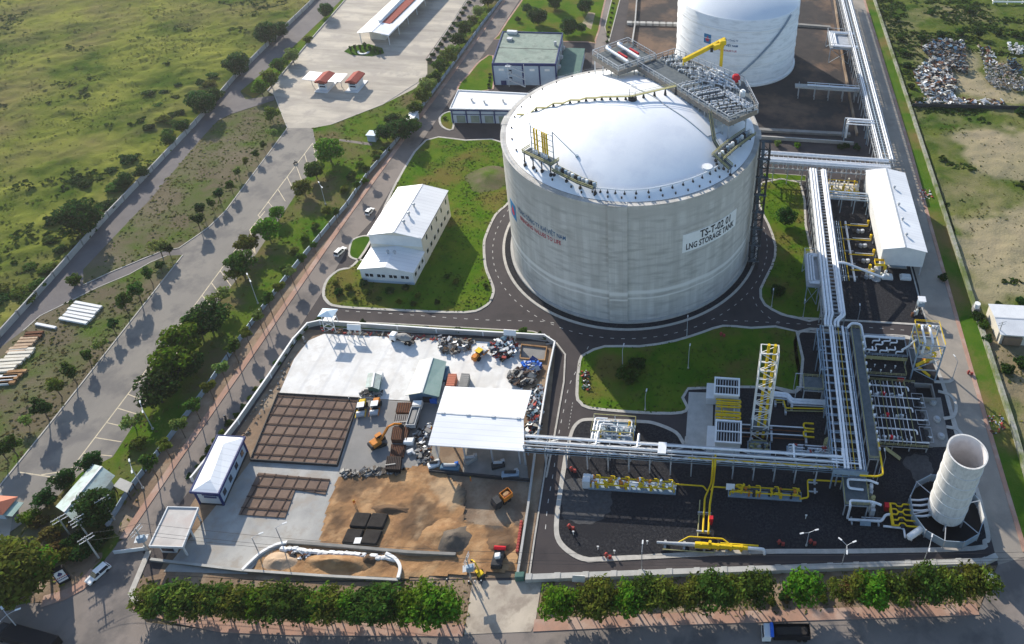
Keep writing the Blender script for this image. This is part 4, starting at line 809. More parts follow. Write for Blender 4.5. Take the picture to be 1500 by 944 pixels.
rA = rack('long horizontal truss rack carrying white pipes from the white canopy across the dark gravel', (-46, 130.4), (38, 130.4), 3.2, 6.3, 5.6, [(-1, .3, 'pipe', 2.7), (.55, .17, 'pipe', 2.7), (1.2, .16, 'yellow', 1.2, .52, 1), (1.1, .2, 'pipe', .5), (-.8, .35, 'pipe', .55)], truss=2.5, m='steel')
MB().box(-46, 38, 128.68, 128.74, 5.8, 6.8).build('fascia', M['steel_b'], rA); MB().obox((-9.3, 130.4, 9.1), (2.2, 3.4, .5)).build('junction_plate', M['pipe'], rA)
for x in (-27, -16, 26): b = MB(); b.bent([(x, 130.2, 9), (x, 134.6, 9), (x, 134.6, 2)], .28, 8); b.build('branch_pipe', M['pipe'], rA)
rB = rack('broad blue grey rack with white pipes between the yellow lattice stack and the elevated walkway', (40.8, 128), (40.8, 179), 8.6, 8.6, 5.7, [(-3.5, .12, 'pipe', .4), (-1.35, .36, 'pipe', .5), (-.5, .36, 'pipe', .5), (.35, .14, 'steel', .4), (1.3, .1, 'yellow', .3), (2.75, .38, 'pipe', .5), (3.8, .12, 'pipe', .3), (-2.6, .12, 'steel', -2.6), (2, .14, 'steel', -2.6)], levels=(0, -3), m='steel_b', mid=True, cross=2)
MB().box(36.2, 45.5, 127.2, 127.3, 7.4, 9.3).build('fascia', M['steel_b'], rB)
rC = rack('tall white pipe rack running from the far cross rack to the ring road junction', (41.3, 183.5), (41.3, 264), 7, 10, 5.4, [(-2.9, .5, 'pipe', .7), (-1.8, .5, 'pipe', .7), (-.8, .42, 'pipe', .6), (1.5, .25, 'pipe', .5), (2.2, .5, 'pipe', .7), (3.1, .42, 'pipe', .6), (-2.4, .4, 'pipe', -2.4), (2.4, .4, 'pipe', -2.4)], levels=(0, -3), cross=3, mid=True)
rD = rack('far cross rack of long white pipes between the big tank and the eastern road', (17.5, 271), (72, 271), 8, 10, 6, [(-3.2, .6, 'pipe', .7), (-2.2, .35, 'pipe', .5), (1.2, .6, 'pipe', .7), (2.4, .55, 'pipe', .7), (3.4, .3, 'pipe', .5)], levels=(0, -2.4), cross=3)
rE = rack('longest pipe rack running away beside the eastern road past the bund', (71.5, 275), (71.5, 470), 7, 10, 6.5, [(-2.9, .36, 'pipe', .7), (-2, .3, 'pipe', .6), (-.3, .2, 'steel_b', .4), (1.4, .42, 'pipe', .7), (2.4, .36, 'pipe', .7)], levels=(0, -3), cross=3)
b = MB()
for x0, x1 in ((38.4, 39.2), (39.5, 40.1), (40.5, 41), (43.5, 43.7), (44.4, 44.7)): b = MB(); b.bent([(x0, 184, 10.65), (x0, 182.6, 10.65), (x1-1.2 if x1 < 41.5 else x1-2.6, 180.6, 9.6), (x1-1.2 if x1 < 41.5 else x1-2.6, 178.5, 9.5)], .42, 8); b.build('pipe_jog', M['pipe'], rC)
# corner elbows of rack A into rack B
for x, y, r_ in ((39.2, 131.4, .38), (40.1, 130.5, .25), (43.7, 129.7, .22)):
    b = MB(); b.bent([(36, y, 9), (x, y, 9), (x, y+1, 9.1), (x, 134, 9.1)], r_, 8, br=.6); b.build('pipe_elbow', M['pipe'], rB)
# outer frame of rack B at its head, left walkway platform
fr = thing('steel_frame', 'open blue grey steel frame at the head of the broad rack by the ring road', 'steel frame', (34.5, 170, 0))
for x in (35.2, 36.4):
    for y in (160.5, 168, 176.5): MB().beam((x, y, 0), (x, y, 9.6), .3).build('column', M['steel_b'], fr)
    MB().beam((x, 160, 9.6), (x, 177, 9.6), .28).build('girder', M['steel_b'], fr)
for y in (160.5, 168, 176.5): MB().beam((35, y, 9.6), (37, y, 9.6), .28).build('crossbeam', M['steel_b'], fr)
def deck(name, label, cat, x0, x1, y0, y1, z, m='grate', rail='olive', legs='steel', lw=.3, railh=1.1, open_=(), nlx=2, nly=2, group=None):
    t = thing(name, label, cat, ((x0+x1)/2, (y0+y1)/2, 0), group)
    MB().box(x0, x1, y0, y1, z-.15, z).build('deck_plate', M[m], t); MB().ribbon([(x0, y0), (x1, y0), (x1, y1), (x0, y1)], .16, z-.5, z-.16, True).build('edge_beam', M[legs], t)
    L0 = None
    for i in range(nlx):
        for j in range(nly):
            p = (x0+.2+(x1-x0-.4)*i/(nlx-1), y0+.2+(y1-y0-.4)*j/(nly-1))
            MB().beam((*p, 0), (*p, z-.5), lw).build('leg', M[legs], t)
    if rail:
        for k, (p, q) in enumerate((((x0, y0), (x1, y0)), ((x1, y0), (x1, y1)), ((x1, y1), (x0, y1)), ((x0, y1), (x0, y0)))):
            if k in open_: continue
            b = MB(); P, Q = Vector((*p, z)), Vector((*q, z)); n = max(1, round((Q-P).length/1.6))
            for h in (.55, railh): b.beam(P+Vector((0, 0, h)), Q+Vector((0, 0, h)), .1)
            for i in range(n+1): v = P.lerp(Q, i/n); b.beam(v, v+Vector((0, 0, railh)), .09)
            b.build('railing', M[rail], t)
    return t
wk = deck('elevated_walkway', 'long elevated grey grating walkway with yellow rails right of the broad rack', 'walkway', 46.2, 49, 131.5, 178.5, 9, nly=7)
b = MB()
for k in range(16): MB().obox((49.2, 134+k*2.7, 9.9), (.5, .7, .9)).build('valve_box', M['pipe' if k % 3 else 'steel'], wk)
yp = thing('yellow_pipe', 'yellow pipe dropping beside the end of the elevated walkway', 'pipe', (49.6, 130, 0)); MB().bent([(49.3, 137, 9.4), (49.3, 126.8, 9.4), (47.5, 126, 9.4), (43, 126, 9.4)], .25, 8).build('pipe', M['yellow'], yp); MB().bent([(49.3, 130, 9.4), (49.3, 130, 0)], .12, 6).build('support', M['steel'], yp)
pl1 = deck('access_platform', 'small square access platform with pale frame left of the broad rack', 'platform', 30.2, 36, 155, 160, 6.5); 
for q in ((28, 155), (28, 160)): MB().beam((q[0], q[1], 0), (q[0], q[1], 7.6), .25).beam((q[0], q[1], 7.6), (30.2, q[1], 7.6), .2).build('hanger', M['steel'], pl1)
# ------------------------------------------------------------------ things on the tank roof
def roofleg(b, x, y, z, w_=.35):
    b.beam((x, y, dome_z(x, y)-.2 if hypot(x-C[0], y-C[1]) < RD else H-.1), (x, y, z), w_)
u_ = Vector((.7071, -.7071)); v_ = Vector((.7071, .7071)); UV = lambda u, v: (C[0]+u_.x*u+v_.x*v, C[1]+u_.y*u+v_.y*v)
tp = thing('process_platform', 'crowded process platform on posts along the back of the big tank roof', 'platform', (*UV(6, 24), H)); ZD = 59.7
PD = [(-17.5, 15.8), (30.5, 15.8), (30.5, 29), (22, 34), (14, 38.5), (-17.5, 33)]; PA = [(-33, 7.2), (-17.6, 7.2), (-17.6, 24), (-34, 24)]
for q, z in ((PD, ZD), (PA, ZD+.6)):
    MB().prism([UV(*p) for p in q], z-.3, z, True).build('deck_plate', M['grate'], tp); MB().ribbon([UV(*p) for p in q], .4, z-1.7, z+.02, True).build('edge_beam', mat('sand_steel', (.27, .24, .2), .7, (.2, .175, .15), .6), tp)
    b = MB(); Q = [Vector((*UV(*p), z)) for p in q]
    for i in range(len(Q)):
        P0, P1 = Q[i], Q[(i+1) % len(Q)]; n = max(1, round((P1-P0).length/3))
        b.beam(P0+Vector((0, 0, 2.1)), P1+Vector((0, 0, 2.1)), .2); b.beam(P0+Vector((0, 0, 1.1)), P1+Vector((0, 0, 1.1)), .1)
        for k in range(n): v = P0.lerp(P1, k/n); b.beam(v, v+Vector((0, 0, 2.1)), .2)
    b.build('railing', M['steel'], tp)
for u in range(17):
    for v in (16, 24, 32): 
        uu = -17+u*2.95
        if v != 16 and u % 2: continue
        if v == 32 and uu > 24: continue
        x, y = UV(uu, v); b = MB(); roofleg(b, x, y, ZD-.3); b.cyl((x, y), .5, (dome_z(x, y) if hypot(x-C[0], y-C[1]) < RD else H)-.3, (dome_z(x, y) if hypot(x-C[0], y-C[1]) < RD else H)+.5, 8); b.build('post', M['steel'], tp)
for u in (-32.5, -27.5, -22.5, -18.5):
    for v in (7.7, 15, 23): x, y = UV(u, v); b = MB(); roofleg(b, x, y, ZD+.3); b.build('post', M['steel'], tp)
b = MB()
for u in range(8):
    p, q = UV(-17+u*5.9, 24), UV(-17+(u+1)*5.9, 24); b.beam((*p, ZD-3), (*q, ZD-.4), .2); b.beam((*p, ZD-.4), (*q, ZD-3), .2); b.beam((*p, ZD-3), (*q, ZD-3), .25)
    p, q = UV(-17+u*5.9, 16), UV(-17+(u+1)*5.9, 16); b.beam((*p, dome_z(*p)+.5), (*q, ZD-1.2), .12) if u % 2 else b.beam((*p, ZD-1.2), (*q, dome_z(*q)+.5), .12)
b.build('brace', M['steel'], tp)
rr = random.Random(11); np_ = nv = 0
def rowpipe(u0, v0, u1, v1, r_, z, m, val=4):
    global np_, nv
    p, q = Vector((*UV(u0, v0), z)), Vector((*UV(u1, v1), z)); b = MB(); b.bent([p-Vector((0, 0, z-ZD)), p, q, q-Vector((0, 0, z-ZD))], r_, 6); b.build('pipe', M[m], tp); np_ += 1
    b = MB()
    for k in range(val):
        c = p.lerp(q, (k+.5+rr.uniform(-.25, .25))/val); b.obox(c+Vector((0, 0, rr.uniform(-.1, .3))), (rr.uniform(.3, .6), rr.uniform(.3, .5), rr.uniform(.5, 1.3)), rr.uniform(0, 3)); b.beam(c, c+Vector((0, 0, rr.uniform(1.2, 2.4))), .12)
    b.build('valve_set', M[rr.choice(['steel', 'dark', 'dark', 'white', 'steel_b'])], tp)
for k in range(15): rowpipe(3+k*1.8, 17+rr.uniform(0, 1), 5+k*1.95+rr.uniform(-.3, .3), 26+rr.uniform(-2, 2), .22, ZD+rr.uniform(.7, 1.5), rr.choice(['pipe', 'pipe', 'steel']))
for k in range(13): rowpipe(-16+k*1.7, 25+rr.uniform(0, 1), -14+k*2.6+rr.uniform(-1, 1), 32+rr.uniform(-1, 1.5), .25, ZD+rr.uniform(.7, 1.6), rr.choice(['pipe', 'steel', 'steel']))
for k in range(5): rowpipe(2, 29+k*1.4, 15+rr.uniform(-2, 2), 29.5+k*1.5, .3, ZD+1+k*.2, rr.choice(['pipe', 'pipe', 'steel']), 6)
for k in range(4): rowpipe(16, 28-k*.9, 29, 28-k*.9, .25, ZD+1.2, 'pipe', 6)
for k, (u, v) in enumerate(((0, 30), (6, 34), (-7, 29), (21, 31), (10, 27), (-12, 30))): x, y = UV(u, v); MB().cyl((x, y), 1, ZD, ZD+2.1, 12).cyl((x, y), .5, ZD+2.1, ZD+2.6, 10).build('vessel', M['white' if k % 2 else 'steel'], tp)
for k in range(2):
    x0 = -31+k*0; vv = 12.5+k*5.2; p = UV(-31.5, vv); q = UV(-19, vv); b = MB(); b.bent([(*UV(-31.8, vv+1.8), ZD+1.8), (*UV(-32.4, vv+.9), ZD+2.6), (*p, ZD+2.4), (*q, ZD+2.2)], .6, 10, br=1.2); b.build('header_pipe', M['pipe'], tp)
    b = MB(); b.tube([(*UV(-27, vv+1.9), ZD+2), (*UV(-22, vv+1.9), ZD+2)], .5, 8); b.build('red_valve', M['red'], tp)
x, y = UV(13, 35.5); MB().lathe((x, y), [(0, ZD+.4), (.9, ZD+.6), (1.5, ZD+1.5), (1.5, ZD+2.6), (.9, ZD+3.5), (0, ZD+3.7)], 16).build('red_vessel', M['red'], tp)
st_ = thing('roof_stair', 'yellow railed stair from the crowded platform down to the big tank rim', 'stair', (*UV(31, 12), H)); b = MB(); P0 = Vector((*UV(22, 15), ZD-.3)); P1 = Vector((*UV(30, 10), ZD-5.2)); P2 = Vector((*UV(35, 10), H+2.2))
b.beam(P0, P1, 1.2, .25); b.beam(P1, P2, 1.2, .25); b.build('flight', M['grate'], st_); b = MB()
for a_, c_ in ((P0, P1), (P1, P2)):
    for s in (-.6, .6): o_ = Vector((v_.x*s, v_.y*s, 1.1)); b.beam(a_+o_, c_+o_, .12); b.beam(a_+o_*.5+Vector((0, 0, .0)), c_+o_*.5, .1)
b.build('handrail', M['olive'], st_); b = MB(); roofleg(b, P1.x, P1.y, P1.z, .25); roofleg(b, P2.x, P2.y, P2.z, .25); b.build('support', M['dark'], st_)
# yellow jib crane
q = at(1056, 97, ZD); cr_ = thing('jib_crane', 'yellow jib crane standing on the crowded platform of the big tank', 'crane', q)
zt = ZD+9.2; MB().obox((q.x, q.y, ZD+4.4), (1.15, 1.15, 8.8)).build('mast', M['yellow'], cr_); tip = at(1001, 90, zt-3.2); hd = at(1062, 59, zt)
MB().bbox((q.x, q.y, zt-.4), (2.4, 2, 1.6), .4, .2).build('slewing_head', M['yellow'], cr_); d_ = (tip-hd).normalized(); b = MB(); b.beam(hd+Vector((0, 0, .3)), tip+Vector((0, 0, .3)), 1, 1.5); b.build('boom', M['yellow'], cr_); m_ = hd.lerp(tip, .18)
MB().obox((m_.x+.2, m_.y-1.3, m_.z-.2), (4.5, 1.6, 1.9), atan2(d_.y, d_.x)).build('hoist_housing', M['yellow'], cr_); b = MB(); b.obox((tip.x, tip.y, tip.z-.6), (.4, .9, 1.8)); b.build('boom_end', M['yellow'], cr_); m_ = hd.lerp(tip, .32); MB().obox((m_.x, m_.y-1, m_.z-.8), (1, .8, 1.4)).build('hook_block', M['dark'], cr_)
# stepped roof walkway
P = on_dome(757, 172); Q = Vector((C[0], C[1], 0)); wv = thing('roof_walkway', 'stepped yellow railed walkway climbing the white dome to its centre', 'walkway', (Q.x, Q.y, dome_z(Q.x, Q.y)))
path = []; N_ = 7
for k in range(N_+1):
    f = (k/N_)**.9; x = P.x+(Q.x-P.x)*f; y = P.y+(Q.y-P.y)*f; path.append((x, y, dome_z(x, y)+1.1))
    if k < N_: f2 = ((k+.55)/N_)**.9; x2 = P.x+(Q.x-P.x)*f2; y2 = P.y+(Q.y-P.y)*f2; path.append((x2, y2, dome_z(x, y)+1.3))
path += [(*UV(-3, 4), dome_z(*UV(-3, 4))+1.4)]; path = path[:-2]+[(Q.x, Q.y, dome_z(Q.x, Q.y)+1.5)]
E_ = UV(4, 15.6); path2 = [path[-1]]+[(Q.x+(E_[0]-Q.x)*k/4, Q.y+(E_[1]-Q.y)*k/4, dome_z(Q.x, Q.y)+1.5+.1*k) for k in range(1, 5)]
for pt, nm in ((path, 'flight'), (path2, 'flight')):
    b = MB()
    for i in range(len(pt)-1): b.beam(pt[i], pt[i+1], 1.0, .2)
    b.build(nm, M['olive'], wv); b = MB()
    for i in range(len(pt)-1):
        for s in (-.5, .5):
            dd = (Vector(pt[i+1])-Vector(pt[i])); dd.z = 0; nn = Vector((-dd.y, dd.x, 0)).normalized()*s; b.beam(Vector(pt[i])+nn+Vector((0, 0, 1)), Vector(pt[i+1])+nn+Vector((0, 0, 1)), .1)
    b.build('handrail', M['olive'], wv)
    for p in pt[1::1]:
        b = MB(); b.cyl((p[0], p[1]), .55, dome_z(p[0], p[1])-.1, p[2]-.1, 8, .18); b.build('support', M['dark'], wv)
MB().cyl((Q.x, Q.y), 1.5, dome_z(Q.x, Q.y)-.1, dome_z(Q.x, Q.y)+.9, 14).beam((Q.x-1, Q.y, 59), (Q.x-1, Q.y, 63.5), .15).beam((Q.x+.9, Q.y, 59), (Q.x+.9, Q.y, 62.5), .12).build('hub', M['dark'], wv)
# relief valve station on the left front of the dome and its catwalk
rl = [on_dome(x, y) for x, y in ((772, 236), (814, 252))]; d_ = (rl[1]-rl[0]); d_.z = 0; d_.normalize(); n_ = Vector((-d_.y, d_.x, 0)); mz = max(rl[0].z, rl[1].z)+3.2; c_ = (rl[0]+rl[1])/2
rv = thing('relief_valve_station', 'valve station with tall yellow vent pipes standing on the left of the dome', 'valve station', c_); Lh = 6
PT = lambda s, t, z: Vector((c_.x, c_.y, 0))+d_*s+n_*t+Vector((0, 0, z))
b = MB(); b.add([PT(-Lh, -1.8, mz-.2), PT(Lh, -1.8, mz-.2), PT(Lh, 1.8, mz-.2), PT(-Lh, 1.8, mz-.2), PT(-Lh, -1.8, mz), PT(Lh, -1.8, mz), PT(Lh, 1.8, mz), PT(-Lh, 1.8, mz)], [(3, 2, 1, 0), (4, 5, 6, 7), (0, 1, 5, 4), (1, 2, 6, 5), (2, 3, 7, 6), (3, 0, 4, 7)]); b.build('deck_plate', M['grate'], rv)
b = MB()
for (s0, t0), (s1, t1) in (((-Lh, -1.8), (Lh, -1.8)), ((-Lh, 1.8), (-Lh, -1.8)), ((Lh, -1.8), (Lh, 1.8))):
    for h in (.5, 1.1): b.beam(PT(s0, t0, mz+h), PT(s1, t1, mz+h), .22)
b.build('railing', M['olive'], rv)
for s in (-5.4, -1.8, 1.8, 5.4):
    for t_ in (-1.5, 1.5): p = PT(s, t_, 0); b = MB(); roofleg(b, p.x, p.y, mz-.2, .3); b.cyl((p.x, p.y), .55, dome_z(p.x, p.y)-.2, dome_z(p.x, p.y)+.5, 8); b.build('leg', M['dark'], rv)
for s in (-2.9, -1.8, .4, 1.3, 2.2):
    MB().tube([PT(s, .9, mz), PT(s, .9, mz+8.6)], .3, 8).build('vent_pipe', M['yellow'], rv); MB().bbox(PT(s, .4, mz), (.8, 1.2, 1.3), 0, .15).build('valve', M['pipe'], rv)
for s in (-4.6, 4.4):
    MB().beam(PT(s, 1.2, mz-.1), PT(s, 1.2, mz+10), .28).build('frame_post', M['steel_b'], rv)
b = MB()
for h in (2.5, 4.5, 6.5, 8.4): b.beam(PT(-4.6, 1.3, mz+h), PT(4.4, 1.3, mz+h), .18)
b.beam(PT(-4.6, 1.3, mz), PT(-1, 1.3, mz+5), .12); b.build('frame_rail', M['steel_b'], rv); p = PT(8.5, 7, 0); b = MB(); b.beam(PT(4.4, 1.2, mz+10), (p.x, p.y, dome_z(p.x, p.y)), .22); b.cyl((p.x, p.y), .5, dome_z(p.x, p.y)-.2, dome_z(p.x, p.y)+.5, 8); b.build('stay', M['steel_b'], rv)
def catwalk(label, pts, dz, wd=1.5, nval=0, m='grate'):
    P = [Vector((p.x, p.y, dome_z(p.x, p.y)+dz)) for p in [on_dome(*q) for q in pts]]; t = thing('catwalk', label, 'walkway', P[0]); b = MB()
    for i in range(len(P)-1): b.beam(P[i], P[i+1], wd, .2)
    b.build('deck_plate', M[m], t)
    for s in (-.5, .5):
        b = MB()
        for i in range(len(P)-1):
            dd = P[i+1]-P[i]; dd.z = 0; nn = Vector((-dd.y, dd.x, 0)).normalized()*s*wd
            for h in (.5, 1.1): b.beam(P[i]+nn+Vector((0, 0, h)), P[i+1]+nn+Vector((0, 0, h)), .2)
        b.build('railing', M['olive'], t)
    for p in P: b = MB(); b.beam((p.x, p.y, dome_z(p.x, p.y)-.2), p, .25); b.cyl((p.x, p.y), .5, dome_z(p.x, p.y)-.2, dome_z(p.x, p.y)+.4, 8); b.build('leg', M['dark'], t)
    for k in range(nval):
        f = (k+.5)/nval*(len(P)-1); i = int(f); p = P[i].lerp(P[i+1], f-i); MB().bbox((p.x+.3, p.y+.3, p.z), (1, 1, 1.5), k, .2).build('valve', M[['steel', 'white', 'dark', 'steel_b'][k % 4]], t)
    return t
catwalk('yellow railed catwalk with a row of valves below the relief valve station', [(812, 257), (830, 266), (850, 276), (872, 284)], 2.2, 2.2, 12)
catwalk('catwalk and valve deck at the right rim of the dome', [(1050, 242), (1068, 226), (1084, 214), (1098, 204)], 2.5, 4.2, 14)
catwalk('short cross catwalk at the right rim of the dome leading to the edge', [(1048, 236), (1060, 248), (1070, 257)], 2.6, 2.4)
# lattice stair tower against the right side of the tank
a_ = radians(-13); x, y = C[0]+(R+2.9)*cos(a_), C[1]+(R+2.9)*sin(a_); sw = thing('stair_tower', 'tall dark lattice stair tower against the right side of the big tank', 'stair tower', (x, y, 0)); w_ = 1.6
for sx in (-1, 1):
    for sy in (-1, 1): MB().beam((x+sx*w_, y+sy*w_*1.6, 0), (x+sx*w_, y+sy*w_*1.6, 52), .35).build('corner_post', M['dark'], sw)
b = MB(); s_ = MB()
for k in range(14):
    z = 3.7*k
    for (p, q) in (((-1, -1), (1, -1)), ((1, -1), (1, 1)), ((1, 1), (-1, 1)), ((-1, 1), (-1, -1))):
        P = Vector((x+p[0]*w_, y+p[1]*w_*1.6, z)); Q = Vector((x+q[0]*w_, y+q[1]*w_*1.6, z)); b.beam(P+Vector((0, 0, 3.7)), Q+Vector((0, 0, 3.7)), .22); b.beam(P, Q+Vector((0, 0, 3.7)), .16)
    e = 1 if k % 2 else -1; s_.beam((x-.6*e, y-2.6*e, z), (x-.6*e, y+2.6*e, z+3.7), 1.1, .25); s_.box(x-2, x+2, y+e*2.6-.6, y+e*2.6+.6, z+3.55, z+3.68)
b.build('lattice', M['dark'], sw); s_.build('stair_flight', M['grate'], sw)
# ------------------------------------------------------------------ side platforms of the racks
def looped(label, x0, x1, y0, y1, z, n=3, back=None):
    t = deck('loop_platform', label, 'platform', x0, x1, y0, y1, z, m='steel', rail='steel', legs='steel_b')
    for k in range(n):
        i = k*.9; b = MB(); b.bent([(back, y1-.8-i*.6, z+.9), (x0+.9+i, y1-.8-i*.6, z+.9), (x0+.9+i, y0+.8+i*.6, z+.9), (back, y0+.8+i*.6, z+.9)], .36, 8); b.build('loop_pipe', M['pipe'], t)
    b = MB()
    for h in (2.6,):
        for q in ((x0, y0), (x1, y0), (x1, y1), (x0, y1)): b.beam((*q, z), (*q, z+h), .2)
        b.ribbon([(x0, y0), (x1, y0), (x1, y1), (x0, y1)], .2, z+h, z+h+.2, True)
    b.build('top_frame', M['steel'], t)
    b = MB()
    for y in (y0+.2, y1-.2): MB().beam((x0+.2, y, 0), (x1-.2, y, z-.5), .16).beam((x1-.2, y, 0), (x0+.2, y, z-.5), .16).build('brace', M['steel_b'], t)
    return t
looped('white piped expansion loop platform left of the tall white rack', 33.2, 37.6, 197, 213.5, 8.5, 3, 40); looped('white piped expansion loop platform beside the longest rack near the white tank', 56.5, 67.6, 382, 402, 9, 4, 71)
gt2 = thing('pipe_bridge', 'pale foot bridge with pipes from the white tank to the longest rack', 'bridge', (52, 342, 0)); MB().box(36, 68, 340, 343.5, 6, 6.8).build('deck_plate', M['conc'], gt2); 
for y in (340.3, 343.2): MB().beam((42, y, 8), (68, y, 8), .25).build('rail', M['pipe'], gt2)
for x in (38, 46, 53, 60, 66):
    for y in (340.3, 343.2): MB().beam((x, y, 0), (x, y, 8), .3).build('post', M['steel'], gt2)
MB().box(42, 68, 341.4, 342.3, 7, 7.6).build('pipe_box', M['pipe'], gt2)
gt3 = thing('portal_frame', 'tall portal frame with two white pipes at the near bund corner', 'steel frame', (60, 304, 0))
for x in (57, 67.5):
    for y in (302, 307): MB().beam((x, y, 0), (x, y, 10.4), .4).build('column', M['steel_b'], gt3)
for y in (302, 307): MB().beam((57, y, 10.4), (68, y, 10.4), .4).build('girder', M['pipe'], gt3)
for y in (303.5, 305.5): b = MB(); b.bent([(70, y, 10.9), (58, y, 10.9), (58, y, 2)], .4, 8); b.build('pipe', M['pipe'], gt3)
# ------------------------------------------------------------------ skids
def skid(name, label, x0, x1, y0, y1, z=.5, pm='yellow', n=3, vm=('yellow', 'orange', 'pipe'), nv=14, frame='steel_b', along='x', panel=None, zp=1.4, seed=0, loops=0, box=None):
    rr = random.Random(seed); t = thing(name, label, 'skid', ((x0+x1)/2, (y0+y1)/2, 0)); b = MB(); b.box(x0, x1, y0, y1, .1, z); b.build('base_frame', M[frame], t)
    for k in range(n):
        f = (k+.5)/n; o_ = rr.uniform(-.1, .1); b = MB()
        if along == 'x': y = y0+(y1-y0)*f; b.bent([(x0+.5, y, z), (x0+.5, y, z+zp+o_), (x1-.5, y, z+zp+o_), (x1-.5, y, z)], .2, 8)
        else: x = x0+(x1-x0)*f; b.bent([(x, y0+.5, z), (x, y0+.5, z+zp+o_), (x, y1-.5, z+zp+o_), (x, y1-.5, z)], .2, 8)
        b.build('pipe', M[pm if k % 2 == 0 else vm[-1]], t)
    for k in range(nv):
        x = rr.uniform(x0+.6, x1-.6); y = rr.uniform(y0+.4, y1-.4); zz = z+zp+rr.uniform(-.5, .3); b = MB(); b.cyl((x, y), rr.uniform(.22, .4), z, zz+.3, 8); b.obox((x, y, zz+.5), (rr.uniform(.4, .9), rr.uniform(.3, .7), rr.uniform(.3, .7)), rr.uniform(0, 3)); b.build('valve', M[vm[k % len(vm)]], t)
    for k in range(loops):
        x = x0+(x1-x0)*(k+.6)/loops; b = MB(); b.bent([(x-.6, y0+.4, z+zp+.7), (x+.6, y0+.4, z+zp+.7), (x+.6, y1-.4, z+zp+.7), (x-.6, y1-.4, z+zp+.7)], .16, 8); b.build('loop_pipe', M[pm], t)
    if panel: MB().bbox(panel[:3], panel[3:], 0, .1).build('control_cabinet', M['wall_w'], t)
    return t
p, q = at(862, 716), at(990, 722)
skid('metering_skid', 'long yellow piped metering skid with a white cabinet below the truss rack', p.x, q.x, q.y-.8, q.y+2.2, .6, n=3, nv=34, panel=(p.x-.6, q.y+.6, .1, 2, 2.4, 3.1), seed=1, loops=6)
p, q = at(1066, 732), at(1174, 734)
skid('metering_skid', 'yellow piped regulating skid right of the vertical yellow pipes', p.x, q.x, q.y-.4, q.y+2.2, .6, n=3, nv=26, vm=('yellow', 'yellow', 'orange', 'dark'), seed=2, loops=4)
pb = thing('instrument_board', 'white square board on a post beside the right metering skid', 'sign board', at(1069, 722)); p = at(1069, 722); MB().obox((p.x, p.y, 2.6), (2.3, .15, 1.7), 0, -.5).build('board', M['white'], pb); MB().cyl((p.x, p.y), .1, 0, 2.4, 6).build('post', M['steel'], pb)
yl = thing('yellow_pipe', 'pair of yellow pipes running from under the truss rack to the pig launcher', 'pipe', at(1035, 720)); 
X = [at(1029, 700).x-.3, at(1033, 700).x, at(1040, 700).x]; ye = at(1036, 790).y
MB().bent([(X[2]+.4, 129.5, 8), (X[2]+.4, 126.4, 8), (X[2]+.4, 126.4, 1.2), (X[1]+.2, 122, 1.2), (X[1]+.2, ye+1, 1.2)], .26, 8).build('pipe', M['yellow'], yl); MB().bent([(X[2]+1, 130.5, 8.2), (X[2]+1, 126.8, 8.2), (X[2]+1, 126.8, 1.6), (X[2]+.3, 120, 1.6), (X[2]+.3, ye+1, 1.5), (X[2]+.3, ye+1, .8)], .28, 8).build('pipe', M['yellow'], yl); MB().bent([(X[0], 121.5, .9), (X[0], ye, .9)], .16, 8).build('pipe', M['olive'], yl)
for y in (118, 113, 109): MB().box(X[0]-.4, X[2]+.8, y-.15, y+.15, .1, 1.2).build('support', M['steel'], yl)
p, q = at(992, 715), at(1030, 716); MB().bent([(p.x-1, p.y, 1.6), (q.x, p.y, 1.6), (q.x+1, p.y-1, 1.2)], .2, 8).build('branch_pipe', M['yellow'], yl); p, q = at(1041, 718), at(1068, 721); MB().bent([(p.x, p.y-1, 1.5), (p.x+.6, p.y, 1.5), (q.x+2, p.y, 1.5)], .2, 8).build('branch_pipe', M['yellow'], yl)
p = at(1041, 768); MB().cyl((p.x, p.y), .45, .2, 2.6, 10).obox((p.x, p.y, 2.4), (1, 1, 1.2)).build('red_valve', M['red'], yl)
p, q = at(962, 795, 1.2), at(1117, 805, 1.2); pg = thing('pig_launcher', 'yellow pig launcher with a tapering grey barrel at the near edge of the gravel', 'pipeline launcher', ((p.x+q.x)/2, (p.y+q.y)/2, 0)); k_ = lambda f, dy=0, z=1.3: (p.x+(q.x-p.x)*f, p.y+(q.y-p.y)*f+dy, z)
MB().tube([k_(0), k_(.12), k_(.3), k_(.36)], [.32, .36, .5, .5], 12).build('barrel', M['steel'], pg); MB().tube([k_(.36), k_(.42), k_(.6), k_(.86)], [.75, .8, .6, .5], 12).build('body', M['yellow'], pg); MB().bent([k_(.86), k_(.96), (q.x+.4, q.y, 1.2), (q.x+.6, q.y-.6, .1)], .4, 10).build('outlet_pipe', M['pipe'], pg)
MB().bent([k_(.06, -1.4, .8), k_(.55, -1.4, .8), k_(.55, .2, .8)], .14, 6).build('drain_pipe', M['olive'], pg); MB().bent([k_(.2, .2, 1.4), k_(.3, 1.7, 1.8), k_(.62, 1.7, 1.8), k_(.7, .3, 1.6)], .18, 6).build('bypass_pipe', M['yellow'], pg); MB().bent([k_(.6, .6, 1.6), k_(.96, .6, 1.6)], .22, 6).build('kicker_pipe', M['yellow'], pg)
for f in (.42, .5, .58, .7, .8): MB().cyl(k_(f)[:2], .4, .1, 2.1 if f != .5 else 3.2, 10).build('valve', M['yellow'], pg)
for f in (.08, .26, .45, .66, .88): c = k_(f); MB().box(c[0]-.3, c[0]+.3, c[1]-1, c[1]+1, .1, .9).build('saddle', M['conc'], pg)
